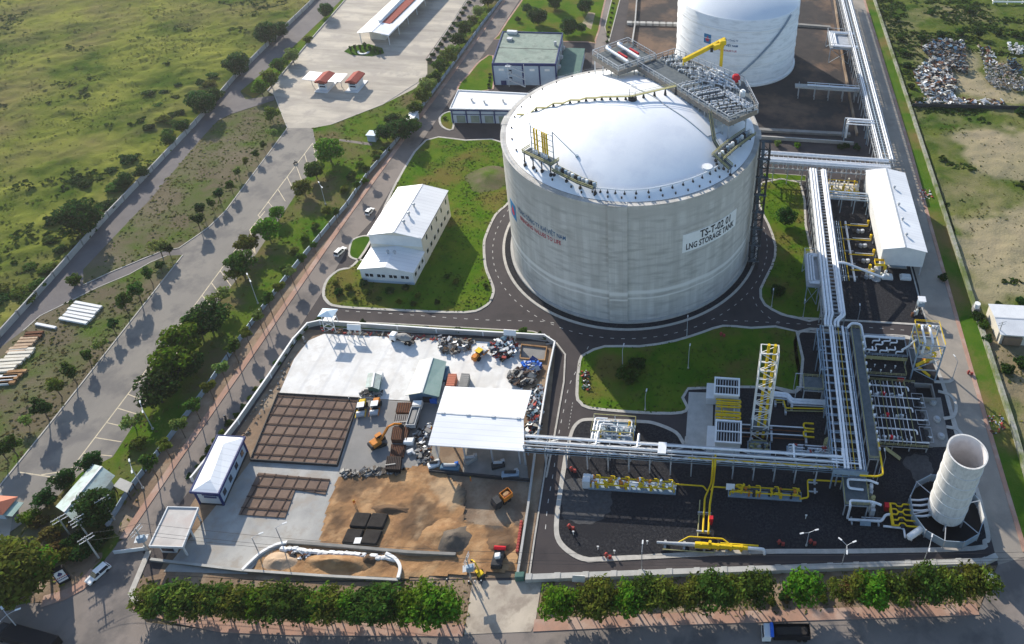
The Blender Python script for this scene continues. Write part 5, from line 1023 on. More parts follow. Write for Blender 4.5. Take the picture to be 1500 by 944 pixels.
# heater boxes on the pad and the piping between them
def heater(label, px_, py_, L_, W_, h):
    p = at(px_, py_, h); t = thing('heater_unit', label, 'heater', (p.x, p.y, 0)); MB().box(p.x-L_/2, p.x+L_/2, p.y-W_/2, p.y+W_/2, .14, h-.5).build('casing', M['wall_w'], t)
    MB().ribbon([(p.x-L_/2, p.y-W_/2), (p.x+L_/2, p.y-W_/2), (p.x+L_/2, p.y+W_/2), (p.x-L_/2, p.y+W_/2)], .7, h-.5, h, True).build('top_frame', M['white'], t); MB().box(p.x-L_/2+.3, p.x+L_/2-.3, p.y-W_/2+.3, p.y+W_/2-.3, h-.48, h-.44).build('grille', M['black'], t)
    b = MB()
    for k in range(8): x = p.x-L_/2+.7+k*(L_-1.4)/7; b.box(x-.12, x+.12, p.y-W_/2+.3, p.y+W_/2-.3, h-.43, h-.2)
    b.build('fin_row', M['steel'], t); MB().box(p.x-L_/2, p.x+L_/2, p.y-.15, p.y+.15, h-.3, h+.06).build('divider', M['white'], t); MB().box(p.x-L_/2-2.4, p.x-L_/2, p.y-W_/2, p.y+W_/2-.4, .14, h*.55).build('side_box', M['wall_w'], t); return t
heater('white heater box with a dark finned top at the far end of the concrete pad', 1065, 566, 7.2, 6, 5); heater('white heater box with a dark finned top at the near end of the concrete pad', 1067, 632, 7, 7, 5)
p = at(1066, 597, 2.5); hp = skid('piping_skid', 'blue and yellow looped piping between the two white heater boxes', p.x-3.6, p.x+3.8, p.y-5, p.y+5, .5, n=2, nv=10, seed=5, frame='steel', along='y')
MB().box(p.x-3, p.x+3, p.y+2.6, p.y+4.8, .5, 3).build('blue_box', M['blue'], hp)
for k, yy in enumerate((2, .4, -2.2, -3.6)): b = MB(); b.bent([(p.x-3.6, p.y+yy, 3.3), (p.x+3.7, p.y+yy, 3.3), (p.x+3.7, p.y+yy-.9, 3.3), (p.x-3.4, p.y+yy-.9, 3.3)], .26, 8); b.build('loop_pipe', M['yellow'], hp)
# yellow vent stacks in a lattice tower
p = at(1111, 640); vs = thing('vent_stack', 'tall pale lattice tower holding two yellow vent pipes', 'vent tower', (p.x, p.y, 0)); x, y = p.x, p.y; hw, hd_ = 2.3, 1.6; ht = 36
for sx in (-1, 1):
    for sy in (-1, 1): MB().beam((x+sx*hw, y+sy*hd_, 0), (x+sx*hw, y+sy*hd_, ht), .3).build('corner_post', M['wall_w'], vs)
b = MB()
for k in range(11):
    z = ht*k/11
    for (a1, a2) in (((-1, -1), (1, -1)), ((1, -1), (1, 1)), ((1, 1), (-1, 1)), ((-1, 1), (-1, -1))):
        P, Q = Vector((x+a1[0]*hw, y+a1[1]*hd_, z)), Vector((x+a2[0]*hw, y+a2[1]*hd_, z)); up = Vector((0, 0, ht/11)); b.beam(P+up, Q+up, .2); b.beam(P, Q+up, .15) if k % 2 else b.beam(Q, P+up, .15)
b.build('lattice', M['wall_w'], vs)
for sx in (-.5, 1.2): MB().tube([(x+sx, y-.4, .5), (x+sx, y-.4, ht+2.2)], .42, 10).build('vent_pipe', M['yellow'], vs)
for k in range(2): MB().cyl((x+(-.5, 1.2)[k], y-.4), .5, 21, 22.2, 10).build('flange', M['white'], vs)
MB().box(x-hw-.4, x+hw+.4, y-hd_-.4, y+hd_+.4, 5.2, 5.5).build('platform', M['grate'], vs)
p = at(1112, 648); skid('valve_skid', 'dark valve skid at the foot of the lattice vent tower', x-3.2, x+3.4, y-6, y-2, .6, pm='olive', vm=('dark', 'steel', 'olive'), n=3, nv=14, seed=8)
def pipeway(label, pts, z, rs, m0='pipe', gap=.8):
    P = [at(a_, b_, z) for a_, b_ in pts]; t = thing('ground_pipes', label, 'pipe', (P[0].x, P[0].y, 0))
    for k, (r_, m) in enumerate(rs): b = MB(); b.bent([(q.x, q.y-k*gap+(0), q.z-.2*k) for q in P], r_, 8); b.build('pipe', M[m], t)
    for q in P: MB().box(q.x-.3, q.x+.3, q.y-len(rs)*gap, q.y+.3, .1, z-.3).build('support', M['steel'], t)
    return t
pipeway('bundle of white pipes from the lattice vent tower to the broad rack', [(1128, 575), (1155, 578), (1160, 586), (1208, 588)], 2.2, [(.5, 'pipe'), (.4, 'pipe'), (.2, 'steel')]); pipeway('low yellow pipe with red valves below the white pipe bundle', [(1136, 586), (1148, 586), (1151, 598), (1208, 599)], 1.4, [(.2, 'yellow'), (.15, 'olive')])
pipeway('rusty low pipes from the lattice tower ending in white stubs', [(1085, 622), (1130, 624), (1180, 627)], 1.2, [(.2, 'pipe'), (.16, 'rust'), (.2, 'pipe'), (.16, 'rust')], gap=1.2)
for k in range(2): p = at(1177, 620+k*12, 1.3); b = MB(); b.bent([(p.x+3, p.y, 1.3), (p.x, p.y, 1.3), (p.x, p.y-1.8, 1.3), (p.x+3, p.y-1.8, 1.3)], .26, 8); tag(b.build('return_bend', M['yellow']), ['yellow return bend farther from the truss rack at the stub ends', 'yellow return bend nearer to the truss rack at the stub ends'][k], 'pipe bend')
p, q = at(1152, 662), at(1215, 664); skid('pump_skid', 'grey pump skid with a yellow end bend just behind the truss rack', p.x, q.x, p.y-1.2, p.y+1.6, .5, pm='pipe', vm=('steel', 'dark', 'redd', 'pipe'), n=3, nv=16, seed=9)
p = at(1212, 655); tag(MB().cyl((p.x, p.y), 1.3, .1, 2.6, 14).cyl((p.x, p.y), 1, 2.6, 3.2, 14).build('pot_filter', M['olive']), 'dark round pot filter tucked against the broad rack', 'vessel')
p, q = at(866, 645), at(928, 647); sk = skid('compressor_skid', 'skid of looped white pipes in a yellow frame behind the truss rack', p.x, q.x, p.y, p.y+5.5, .5, pm='pipe', vm=('pipe', 'yellow', 'steel', 'bluec'), n=4, nv=18, seed=4, loops=3)
for x_ in (p.x, (p.x+q.x)/2, q.x):
    for y_ in (p.y, p.y+5.5): MB().beam((x_, y_, .2), (x_, y_, 4.2), .2).build('frame_post', M['pipe' if x_ < q.x else 'yellow'], sk)
MB().ribbon([(p.x, p.y), (q.x, p.y), (q.x, p.y+5.5), (p.x, p.y+5.5)], .2, 4.2, 4.4, True).build('frame_top', M['olive'], sk)
for k in range(3): b = MB(); i = k*.9; b.bent([(p.x+.6+i, p.y-3.5, 4), (p.x+.6+i, p.y+4.4-i, 4), (p.x+4+i, p.y+4.4-i, 4)], .24, 8); b.build('riser_pipe', M['pipe'], sk)
# yellow line and platform beyond the corner of the truss rack
yb = thing('yellow_pipe', 'yellow pipe looping from the right metering skid toward the grating platform', 'pipe', at(1184, 728)); a1, a2, a3, a4 = at(1172, 731, 1.5), at(1184, 729, 1.5), at(1183, 703, 2), at(1238, 706, 2); MB().bent([a1, a2, a3, a4], .22, 8).build('pipe', M['yellow'], yb)
for f in (.35, .85): c = a2.lerp(a3, f); MB().bent([c, c+Vector((2.6, 0, 0))], .2, 8).obox(c+Vector((1.8, 0, .3)), (.5, 1.4, .5)).build('valve', M['steel'], yb)
p, q = at(1238, 742, 5), at(1272, 708, 5); dk = deck('grating_platform', 'grating platform with white pipe hooks below the corner of the two racks', 'platform', p.x, q.x-.6, p.y+.5, q.y+1.2, 5)
for k, y in enumerate((p.y+1.2, q.y+.2)): b = MB(); b.bent([(q.x+2.5, y-.6, 5.6), (q.x+.3, y, 5.9), (p.x+1.2, y, 5.9), (p.x+1.2, y-1.6-k, 5.9), (p.x+1.2+k*4, y-1.6-k, .5+k*5)], .32, 8); b.build('hook_pipe', M['pipe'], dk)
for k in range(8): MB().bbox((q.x+.8, p.y+1+k*1.1, .1), (1.3, .9, 3+k % 3), .3*k, .15).build('valve', M[['steel', 'pipe', 'olive', 'dark'][k % 4]], dk)
p1, p2, p3, p4 = at(1243, 761, 1), at(1292, 764, 1), at(1297, 754, 1.5), at(1306, 754, 1.5); fl_ = thing('flare_line', 'white pipe from the grating platform to the yellow manifold', 'pipe', (p1.x, p1.y, 0)); MB().bent([p1, p2, p3, p4], .35, 8).build('pipe', M['pipe'], fl_); MB().bent([at(1262, 758, .8), at(1294, 760, .8)], .2, 8).build('bypass_pipe', M['steel'], fl_); MB().bent([at(1294, 771, .8), at(1324, 774, .8), at(1326, 788, .8)], .28, 8).build('drain_pipe', M['pipe'], fl_)
for f in (.1, .5, .9): c = p1.lerp(p2, f); MB().box(c.x-.2, c.x+.2, c.y-1, c.y+1, .1, .7).build('support', M['steel'], fl_)
p = at(1267, 770); wr = thing('warning_board', 'low white board with unreadable marks beside the flare line', 'sign board', p); MB().obox((p.x, p.y, .8), (2.8, .1, 1.1), 0, -.6).build('board', M['steel_b'], wr)
# yellow burner manifold and the enclosed ground flare
m0, m1 = at(1308, 770, 1.5), at(1334, 740, 1.5); mf_ = thing('burner_manifold', 'yellow looped burner manifold beside the round flare tower', 'manifold', ((m0.x+m1.x)/2, (m0.y+m1.y)/2, 0)); X0_, X1_, Y0_, Y1_ = m0.x, m1.x, m0.y, m1.y
MB().bent([(X0_, Y0_, 1.6), (X0_, Y1_, 1.6)], .42, 10).build('header_pipe', M['yellow'], mf_)
for k in range(5): y = Y0_+(Y1_-Y0_)*k/4; b = MB(); b.bent([(X0_, y, 1.6), (X0_+1.6, y, 1.6), (X0_+1.9, y+(.7 if k < 3 else -.7), 1.6), (X0_+3.2, y+(.7 if k < 3 else -.7), 1.6), (X0_+3.5, y, 1.6), (X1_+1.5, y, 1.6)], .22, 8, br=.4); b.build('branch_pipe', M['yellow'], mf_); MB().obox((X0_+2.5, y, 1.2), (.8, .6, 1.4)).build('valve', M['dark'], mf_)
MB().box(X0_-1.4, X0_-.2, Y1_-1.4, Y1_, .1, 2).build('red_cabinet', M['red'], mf_)
FX, FY = 66.6, 122.6; fe = thing('ground_flare', 'wide pale cylindrical flare tower ringed by a grey panel fence in the near corner', 'flare tower', (FX, FY, 0)); FR = 4.85
fm = tank_mat('flare_plate', (.58, .57, .54), (.64, .63, .6), [], 3.1, .45)
MB().lathe((FX, FY), [(FR, 2.4), (FR, 26.4), (FR+.16, 26.4), (FR+.16, 26.8), (FR-.25, 26.8)], 64).build('stack', fm, fe, smooth=False); MB().lathe((FX, FY), [(FR-.25, 26.75), (FR-.25, 3), (0, 3)], 64).build('lining', mat('flare_lining', (.75, .72, .7), .9, (.62, .59, .57), .4), fe, smooth=False); b = MB()
for z in (6, 10, 14, 18, 22): b.lathe((FX, FY), [(FR, z), (FR+.12, z), (FR+.12, z+.15), (FR, z+.15)], 48)
b.build('stiffener', M['wall_w'], fe)
NF = 12; RF = 9.6
for k in range(NF):
    a1, a2 = 2*pi*(k+.5)/NF, 2*pi*(k+1.5)/NF; P = (FX+RF*cos(a1), FY+RF*sin(a1)); Q = (FX+RF*cos(a2), FY+RF*sin(a2)); MB().ribbon([P, Q], .16, .5, 3.3).build('fence_panel', M['steel_b' if k not in (11,) else 'wall_w'], fe); MB().beam((*P, 0), (*P, 3.5), .25).build('fence_post', M['steel'], fe)
    if k % 2 == 0: MB().beam((*P, 3.2), (FX+FR*cos(a1), FY+FR*sin(a1), 3.2), .2).beam((FX+FR*cos(a1), FY+FR*sin(a1), 0), (FX+FR*cos(a1), FY+FR*sin(a1), 3.2), .3).build('tie_beam', M['steel'], fe)
for k in range(4): b = MB(); y = FY-2+k*1.5; b.bent([(FX-9.4, y, 1.6), (FX-6.5, y, 1.6), (FX-4, y+.6, 1.6)], .28, 8); b.build('burner_pipe', M['pipe'], fe)
MB().lathe((FX, FY), [(0, .13), (9.3, .13)], 36).build('burner_floor', M['black'], fe)
p = at(1340, 783, 1); kv = thing('knockout_drum', 'small white horizontal drum at the foot of the flare fence', 'vessel', (p.x, p.y, 0)); d_ = Vector((.82, .57, 0)); MB().tube([p-d_*2.6+Vector((0, 0, .6)), p-d_*2.2+Vector((0, 0, .6)), p+d_*2.2+Vector((0, 0, .6)), p+d_*2.6+Vector((0, 0, .6))], [.5, .85, .85, .5], 14).build('drum', M['white'], kv)
for s in (-1.5, 1.5): c = p+d_*s; MB().obox((c.x, c.y, .5), (.3, 1.3, .8), atan2(d_.y, d_.x)).build('saddle', M['steel'], kv)
# ------------------------------------------------------------------ pump area, skid decks and loading tower
p, q = at(1263, 520, 5.5), at(1324, 498, 5.5); d1 = deck('exchanger_deck', 'raised dark deck with tangled white pipes right of the walkway head', 'platform', p.x, q.x, p.y, q.y+.5, 5.5, m='gravel', rail='steel_b')
rr = random.Random(4)
for k in range(9): x = p.x+1+rr.uniform(0, .6)+k*1.15; b = MB(); y = rr.uniform(p.y+.8, q.y-1.2); b.bent([(x, y, 5.5), (x, y, 6.6), (x+2.2, y+rr.uniform(-.2, .2), 6.6), (x+2.2, y+1.3, 6.6)], .24, 8); b.build('pipe', M['pipe'], d1)
b = MB(); b.bent([(45, 178, 9.6), (46.5, 180.2, 9.6), (49.5, 180, 9.6), (50.5, 172.5, 6.8), (p.x+1, q.y-.8, 6.8), (q.x, q.y-.8, 6.8)], .4, 8); b.build('feed_pipe', M['pipe'], d1); MB().box(p.x, q.x, p.y-.1, p.y, 4, 5.4).build('fascia', M['olive'], d1)
p, q = at(1268, 548, 3), at(1322, 526, 3); d2 = deck('exchanger_deck', 'lower dark deck with a single bent white pipe in front of the tangled pipe deck', 'platform', p.x, q.x, p.y, q.y, 3, m='gravel', rail='olive', open_=(2,)); b = MB(); b.bent([(p.x+2.5, q.y-1, 3), (p.x+2.5, q.y-.6, 4.4), (q.x+.5, q.y-.6, 4.4)], .26, 8); b.build('pipe', M['pipe'], d2)
for k in range(6): x, y = p.x+1.5+k*1.6, p.y+1+(k % 2)*2; MB().beam((x, y, 3), (x, y, 4.2), .18).obox((x, y, 4.1), (.5, .3, .3)).build('instrument', M['wall_w'], d2)
p, q = at(1285, 652, 2.2), at(1346, 562, 2.2); pd = deck('pump_deck', 'wide pump deck with three rows of valves and pipes beside the walkway', 'platform', p.x-.6, q.x-1.5, p.y, q.y, 2.2, m='gravel', rail='olive', open_=(1, 3), nlx=4, nly=4); rr = random.Random(6)
for k in range(3):
    y0 = p.y+1.2+k*(q.y-p.y)/3; MB().bent([(p.x, y0+4, 3), (q.x-4, y0+4, 3), (q.x-4, y0+2.6, 3)], .24, 8).build('pipe', M['pipe'], pd); MB().tube([(p.x+.3, y0, 2.9), (q.x-1, y0, 2.9)], .18, 8).build('pipe', M['pipe'], pd)
    MB().cyl((p.x+4.2, y0+1), .5, 2.2, 3.6, 10).build('red_valve', M['red'], pd)
    for j in range(16): x = p.x+.6+j*.62; MB().bbox((x, y0+.8+rr.uniform(-.3, .6), 2.2), (rr.uniform(.3, .6), rr.uniform(.4, .8), rr.uniform(.7, 1.6)), rr.uniform(0, 3), .1).build('valve', M[rr.choice(['pipe', 'steel', 'dark', 'dark', 'steel_b', 'white'])], pd)
for k in range(9): x = p.x+.9+k*1.25; b = MB(); b.bent([(x, p.y+.6, 2.2), (x, p.y+.6, 3.3+.1*(k % 3)), (x+rr.uniform(-.3, .3), q.y-.8, 3.3+.1*(k % 3)), (x, q.y-.8, 2.2)], .1, 6); b.build('pipe', M[('steel', 'pipe', 'olive')[k % 3]], pd)
sx_ = thing('deck_stair', 'olive stair descending from the near edge of the pump deck', 'stair', (p.x+4, p.y-2, 0)); MB().beam((p.x+2.2, p.y-.8, 2.2), (p.x+6.5, p.y-2.6, .2), 1.1, .2).build('flight', M['olive'], sx_); MB().beam((p.x+2.2, p.y-1.4, 3.2), (p.x+6.5, p.y-3.2, 1.2), .12).build('handrail', M['olive'], sx_)
for k in range(3):
    c = at((1344, 1350, 1356)[k], (590, 615, 640)[k], 1.5); t = thing('pump', ['dark motored pump beside the black open pit', 'dark motored pump in the middle of the pump row', 'dark motored pump nearest the flare tower'][k], 'pump', (c.x, c.y, 0), 'pumps right of the pump deck'); MB().box(c.x-1.8, c.x+1.8, c.y-2.6, c.y+2.6, .14, .7).build('plinth', M['conc_d'], t)
    for j in (-1.2, 1.1): MB().lathe((c.x, c.y+j), [(.5, .7), (1.1, .9), (1.1, 2), (.7, 2.2), (0, 2.2)], 14).build('motor', M['dark'], t)
    MB().bent([(c.x-1.8, c.y, 1.4), (c.x+1.8, c.y, 1.4)], .25, 8).build('pipe', M['pipe'], t); MB().ribbon([(c.x-1.7, c.y-2.5), (c.x+1.7, c.y-2.5), (c.x+1.7, c.y+2.5), (c.x-1.7, c.y+2.5)], .14, 2.4, 2.6, True).build('guard_frame', M['steel'], t)
sheet('concrete_pad', [(1338, 585), (1378, 583), (1391, 655), (1360, 656)], 'conc_d', .15)
for k in range(3): c = at((1366, 1372, 1378)[k], (591, 616, 641)[k]); t = thing('pump_can', ['round pump can set in the pad beside the far pump', 'round pump can set in the pad beside the middle pump', 'round pump can set in the pad beside the near pump'][k], 'pump', c, 'pump cans set in the pad'); MB().cyl((c.x, c.y), 1.1, .1, .8, 16).build('can', M['conc'], t); MB().cyl((c.x, c.y), .6, .8, 1.3, 12).build('cover', M['steel'], t)
p, q = at(1340, 582, 2), at(1365, 563, 2); pit = thing('open_pit', 'black open topped concrete pit between the loading tower and the pumps', 'pit', ((p.x+q.x)/2, (p.y+q.y)/2, 0)); MB().ribbon([(p.x, p.y), (q.x, p.y), (q.x, q.y), (p.x, q.y)], .6, .1, 2, True).build('wall', M['conc_d'], pit); MB().box(p.x, q.x, p.y, q.y, .1, .25).build('floor', M['black'], pit)
p = at(1333, 556); q = at(1364, 553); lt = thing('loading_tower', 'tall steel pipe tower with yellow stairs at the edge of the eastern road', 'tower', ((p.x+q.x)/2, p.y+3, 0)); xa, xb, ya, yb_ = p.x, q.x+.8, p.y, p.y+8.5
for x in (xa, xb):
    for y in (ya, yb_): MB().beam((x, y, 0), (x, y, 15.5), .4).build('column', M['steel_b'], lt)
for z in (4.5, 10, 15.2): MB().ribbon([(xa, ya), (xb, ya), (xb, yb_), (xa, yb_)], .35, z, z+.4, True).build('ring_beam', M['steel'], lt)
for z in (4.6, 10.1): MB().box(xa+.2, xb-.2, ya+3.2, yb_-.2, z, z+.12).build('floor', M['grate'], lt)
b = MB()
for k, z in enumerate((0.2, 4.7, 10)): e = 1 if k % 2 else -1; b.beam((( xa+xb)/2-e*2.6, ya+1.6, z), ((xa+xb)/2+e*2.6, ya+1.6, z+4.6), 1.1, .25); b.beam(((xa+xb)/2-e*2.6, ya+1, z+1), ((xa+xb)/2+e*2.6, ya+1, z+5.6), .12)
b.build('stair_flight', M['yellow'], lt); b = MB()
for z in (15.4, 10.1):
    for h in (.6, 1.1): b.ribbon([(xa, ya), (xa, yb_+1), (xb, yb_+1), (xb, ya)], .12, z+h, z+h+.1)
b.build('railing', M['yellow'], lt); b = MB(); b.beam((xa, ya, 4.7), (xb, ya, 10), .18); b.beam((xb, ya, .2), (xa, ya, 4.6), .18); b.beam((xa, ya, 10.2), (xb, ya, 15.2), .18); b.build('brace', M['steel_b'], lt)
for k in range(2): b = MB(); b.bent([(xa+1.8+k*2.4, yb_-1, 16), (xa+1.8+k*2.4, ya+1, 16), (xa+1.8+k*2.4, ya+1, 11)], .38, 8); b.build('pipe', M['pipe'], lt)
for k in range(6): MB().bbox((xa+1+k*1.1, yb_-1.2, 15.4), (.7, .7, 1.1), k, .1).build('valve', M[['yellow', 'pipe', 'steel'][k % 3]], lt)
for k in range(2): MB().cyl((xa+3.6+k*1.4, ya+3), .6, 4.7, 6.6, 10).build('vessel', M['orange'], lt)
MB().bent([(xa-3, yb_-3, 6.8), (xa-1, yb_-3, 9), (xa+.6, yb_-3, 12)], .3, 8).build('riser_pipe', M['pipe'], lt)
km2 = MB()
for pts in ([(1368, 560), (1388, 560), (1396, 556)], [(1374, 574), (1392, 580), (1400, 594), (1397, 610), (1382, 614)], [(1386, 626), (1402, 630), (1412, 642)]): km2.ribbon(cr(xy(pts), False, 6), 1, .1, .32)
struct(km2.build('kerb', M['kerb']))
# between the tall rack and the shed
p, q = at(1213, 285, 2), at(1257, 268, 2); skid('vaporiser_skid', 'cream framed skid of white and yellow vessels between the tall rack and the shed', p.x, q.x, p.y, q.y+1, .6, pm='yellow', vm=('white', 'yellow', 'roof_c', 'pipe'), n=3, nv=26, seed=12, frame='wall_cream', zp=2.6)
rF = rack('low blue grey rack of thin pipes crossing to the shed wall', (45.2, 252), (61, 252), 5, 7, 5.3, [(-1.6, .2, 'pipe', .5), (0, .3, 'steel_b', .5), (1.5, .2, 'pipe', .5)], m='steel_b')
fp = thing('feed_pipes', 'bundle of long thin pipes lying beside the tall rack toward the shed', 'pipe', (52, 220, 0))
for k in range(5): x = 47.6+k*.8+(k > 3)*1.2; MB().bent([(x, 243, 1), (x, 209, 1+.1*k)], .16 if k < 4 else .42, 8).build('pipe', M['steel_b' if k < 3 else ('yellow' if k == 3 else 'pipe')], fp)
for y in (212, 219, 226, 233, 240): MB().box(47, 53.4, y-.15, y+.15, .1, .85).build('support', M['steel'], fp)
for k in range(4):
    y = 214+k*8.6; t = thing('branch_header', ['yellow branch pipe to the shed nearest its gable', 'second yellow branch pipe to the shed from its gable', 'third yellow branch pipe to the shed from its gable', 'yellow branch pipe to the shed farthest from its gable'][k], 'pipe', (57, y, 0), 'yellow branches beside the shed'); MB().bent([(51, y, 2), (60.4, y, 2), (60.4, y, 5)], .2, 8).build('pipe', M['yellow'], t); MB().bent([(53.5, y+.7, 2.2), (60.6, y+.7, 2.2)], .14, 6).build('pipe', M['pipe'], t)
    for j in range(3): MB().bbox((55+j*1.6, y-2+j*.3, .1), (1.2, 1.4, 1.3), j, .15).build('valve', M[['dark', 'steel', 'pipe'][j]], t)
    MB().bbox((60.6, y+2, 2), (.7, .9, 1.4), 0, .1).build('actuator', M['yellow'], t)
b = MB(); b.bent([(44.6, 207.5, 10.8), (47, 207.5, 10.8), (61, 207.5, 5.2), (61.8, 209, 5.2)], .42, 8); tag(b.build('transfer_pipe', M['pipe']), 'thick white pipe sloping from the tall rack to the shed corner', 'pipe')
p = at(1283, 409); va = thing('valve_assembly', 'yellow and white valve cluster on a grey standpipe at the shed corner', 'valve station', p); MB().cyl((p.x, p.y), 1, .1, 5.2, 14).cyl((p.x, p.y), 1.8, .1, .4, 16).build('standpipe', M['steel'], va)
for k in range(9): MB().bbox((p.x-3.4+k*.9, p.y+1+(k % 3)*.9, .4+(k % 2)*2.8), (1, .9, 1.8), k, .15).build('valve', M[['roof_c', 'yellow', 'pipe'][k % 3]], va)
MB().ribbon([(p.x-1.2, p.y+.4), (p.x+2.2, p.y+.4), (p.x+2.2, p.y+3), (p.x-1.2, p.y+3)], .14, 6, 7, True).build('cage', M['yellow'], va)
p = at(1350, 444, 5); oc = thing('observation_cabin', 'little white roofed cabin on stilts by the eastern road', 'cabin', (p.x, p.y, 0)); MB().obox((p.x, p.y+.5, 6.3), (2.6, 2.4, .2), 0, .1).build('roof', M['roof_w'], oc); MB().box(p.x-1.1, p.x+1.1, p.y-.5, p.y+1.6, 3.6, 5.2).build('wall', M['steel_b'], oc)
for sx in (-1, 1):
    for sy in (-.4, 1.5): MB().beam((p.x+sx, p.y+sy, 0), (p.x+sx, p.y+sy, 6.2), .16).build('leg', M['steel'], oc)
for k in range(4): MB().bbox((p.x-2.6+k*.8, p.y-1.6+k*.5, .1), (.8, .8, 1.6+k*.4), k, .1).build('valve', M[['rust', 'steel', 'roof_c', 'dark'][k]], oc)
for k, (x_, y_) in enumerate(((1282, 660), (1318, 562))): p = at(x_, y_); t = thing('fire_cabinet', ['red fire cabinet below the end of the elevated walkway', 'red fire cabinet behind the pump deck'][k], 'cabinet', p); MB().box(p.x-1, p.x+1, p.y-.5, p.y+.5, .4, 2.2).build('box', M['red'], t); MB().box(p.x-1.1, p.x+1.1, p.y-.3, p.y+.3, .1, .4).build('stand', M['steel'], t)
# ------------------------------------------------------------------ walls and fences
wall('field_wall', 'long pale concrete wall between the wild meadow and the narrow track', 'wall', [(p[0], p[1]) for p in WALL_L], 2.3, .35, 'conc', world=True, posts=9, pm='conc_d')
wall('stone_wall', 'lichen covered stone wall along the grass beside the eastern road', 'wall', [(p[0], p[1]) for p in WALL_R], 1.7, 1.3, 'stone', world=True)
wall('sheet_fence', 'blue grey sheet fence between the planted strip and the inner road', 'fence', [(p[0], p[1]) for p in WL2], 2, .16, 'steel_b', world=True, posts=7, pm='dark')
wall('dump_wall', 'dark block wall between the scrap dump and the dry lot', 'wall', [(1336, 158), (1400, 159), (1470, 161), (1600, 164)], 2.4, .4, 'dark')
wall('compound_wall', 'white topped precast wall round the upper half of the construction compound', 'wall', [(283, 706), (350, 622), (397, 554), (431, 503), (452, 480), (470, 476), (526, 480), (640, 488), (708, 492), (798, 497), (813, 507), (803, 555), (791, 629), (786, 655)], 2.0, .3, 'conc', posts=12, pm='white', cop=1)
wall('compound_wall', 'low grey wall between the sandy site and the plant road', 'wall', [(784, 668), (774, 745), (759, 843)], 1.3, .4, 'conc', cop=1)
bw = wall('barrier_wall', 'pale jointed concrete barrier along the front of the dark gravel plant', 'wall', [(775, 850), (1100, 838), (1440, 826), (1458, 818)], 1.5, 1.3, 'conc', posts=6.5, pm='conc')
b = MB()
for k in range(14): f = (k+.5)/14; x = -36+f*110; y = 99.3+f*10.9; b = MB().box(x-.35, x+.35, y-.75, y-.62, .5, 1); b.build('drain_hole', M['black'], bw)
wall('front_wall', 'dark edged low wall along the front of the sandy site above the hedge', 'wall', [(222, 822), (355, 838), (470, 846), (584, 852)], .8, .4, 'conc_d', cop=1)
kerb([(775, 846), (783, 790), (797, 700), (806, 640)], .4, .25); kerb([(800, 505), (815, 503), (828, 520), (826, 560), (812, 640), (800, 700)], .5, .22)
# ------------------------------------------------------------------ construction site
cp = [at(x, y, 7.6) for x, y in ((627, 652), (768, 661), (779, 572), (652, 566))]; ca = thing('canopy', 'big white flat canopy roof on posts at the left end of the truss rack', 'canopy', ((cp[0].x+cp[2].x)/2, (cp[0].y+cp[2].y)/2, 0)); r1, r2 = at(640, 605, 8.3), at(767, 614, 8.3)
V = [tuple(p) for p in cp]+[tuple(r1), tuple(r2)]; V += [(x, y, z-.3) for x, y, z in V]; MB().add(V, [(0, 1, 5, 4), (4, 5, 2, 3), (7, 6, 10, 11), (11, 10, 9, 8), (0, 6, 7, 1), (1, 7, 11, 5), (5, 11, 8, 2), (2, 8, 9, 3), (3, 9, 10, 4), (4, 10, 6, 0)]).build('roof', M['roof_w'], ca)
MB().beam(r1+Vector((0, 0, .05)), r2+Vector((0, 0, .05)), .4, .12).build('ridge_cap', M['steel'], ca)
for i in range(4):
    for j in range(3):
        P = (cp[0].lerp(cp[1], .06+.29*i)).lerp(cp[3].lerp(cp[2], .06+.29*i), .06+.44*j); MB().beam((P.x, P.y, .2), (P.x, P.y, 7.4), .35).build('post', M['steel'], ca)
for k in range(4): p = r1.lerp(r2, .07+.29*k); MB().obox((p.x, p.y, 8.45), (1, .5, .3)).build('roof_vent', M['steel'], ca)
sheet('canopy_slab', [(634, 648), (770, 662), (775, 708), (630, 692)], 'conc_d', .3); MB_ = MB().ribbon(xy([(629, 692), (700, 699), (776, 706)]), .5, 0, 1.1); tag(MB_.build('slab_edge', M['dark']), 'dark kerb wall along the front edge of the canopy slab', 'wall')
sheet('canopy_slab', [(645, 654), (680, 657), (678, 694), (642, 690)], 'dirt', .33)
for k, (x, y, w_, m, lab) in enumerate(((660, 688, 5, 'bluec', 'blue grey pump unit lying at the front left of the canopy'), (748, 698, 4.5, 'steel_b', 'tilted grey machine at the front right corner of the canopy'), (730, 684, 3.5, 'dark', 'dark engine block under the canopy'), (636, 684, 3, 'white', 'white bundle of tubes at the left corner of the canopy slab'), (690, 676, 3.4, 'greyc', 'grey crate stack in the middle front of the canopy'))):
    p = at(x, y); t = thing('machine', lab, 'machine', (p.x, p.y, 0)); MB().bbox((p.x, p.y, .34), (w_, 1.8, 1.2), .2*k, .2).build('body', M[m], t); MB().tube([(p.x-w_/3, p.y, 1.7), (p.x+w_/3, p.y+.2, 1.9)], .4, 8).build('drum', M['dark' if k % 2 else 'steel'], t); MB().bbox((p.x+w_*.3, p.y+.9, .34), (1, .8, 1.6), .4, .12).build('box', M['blue' if k == 0 else 'steel'], t)
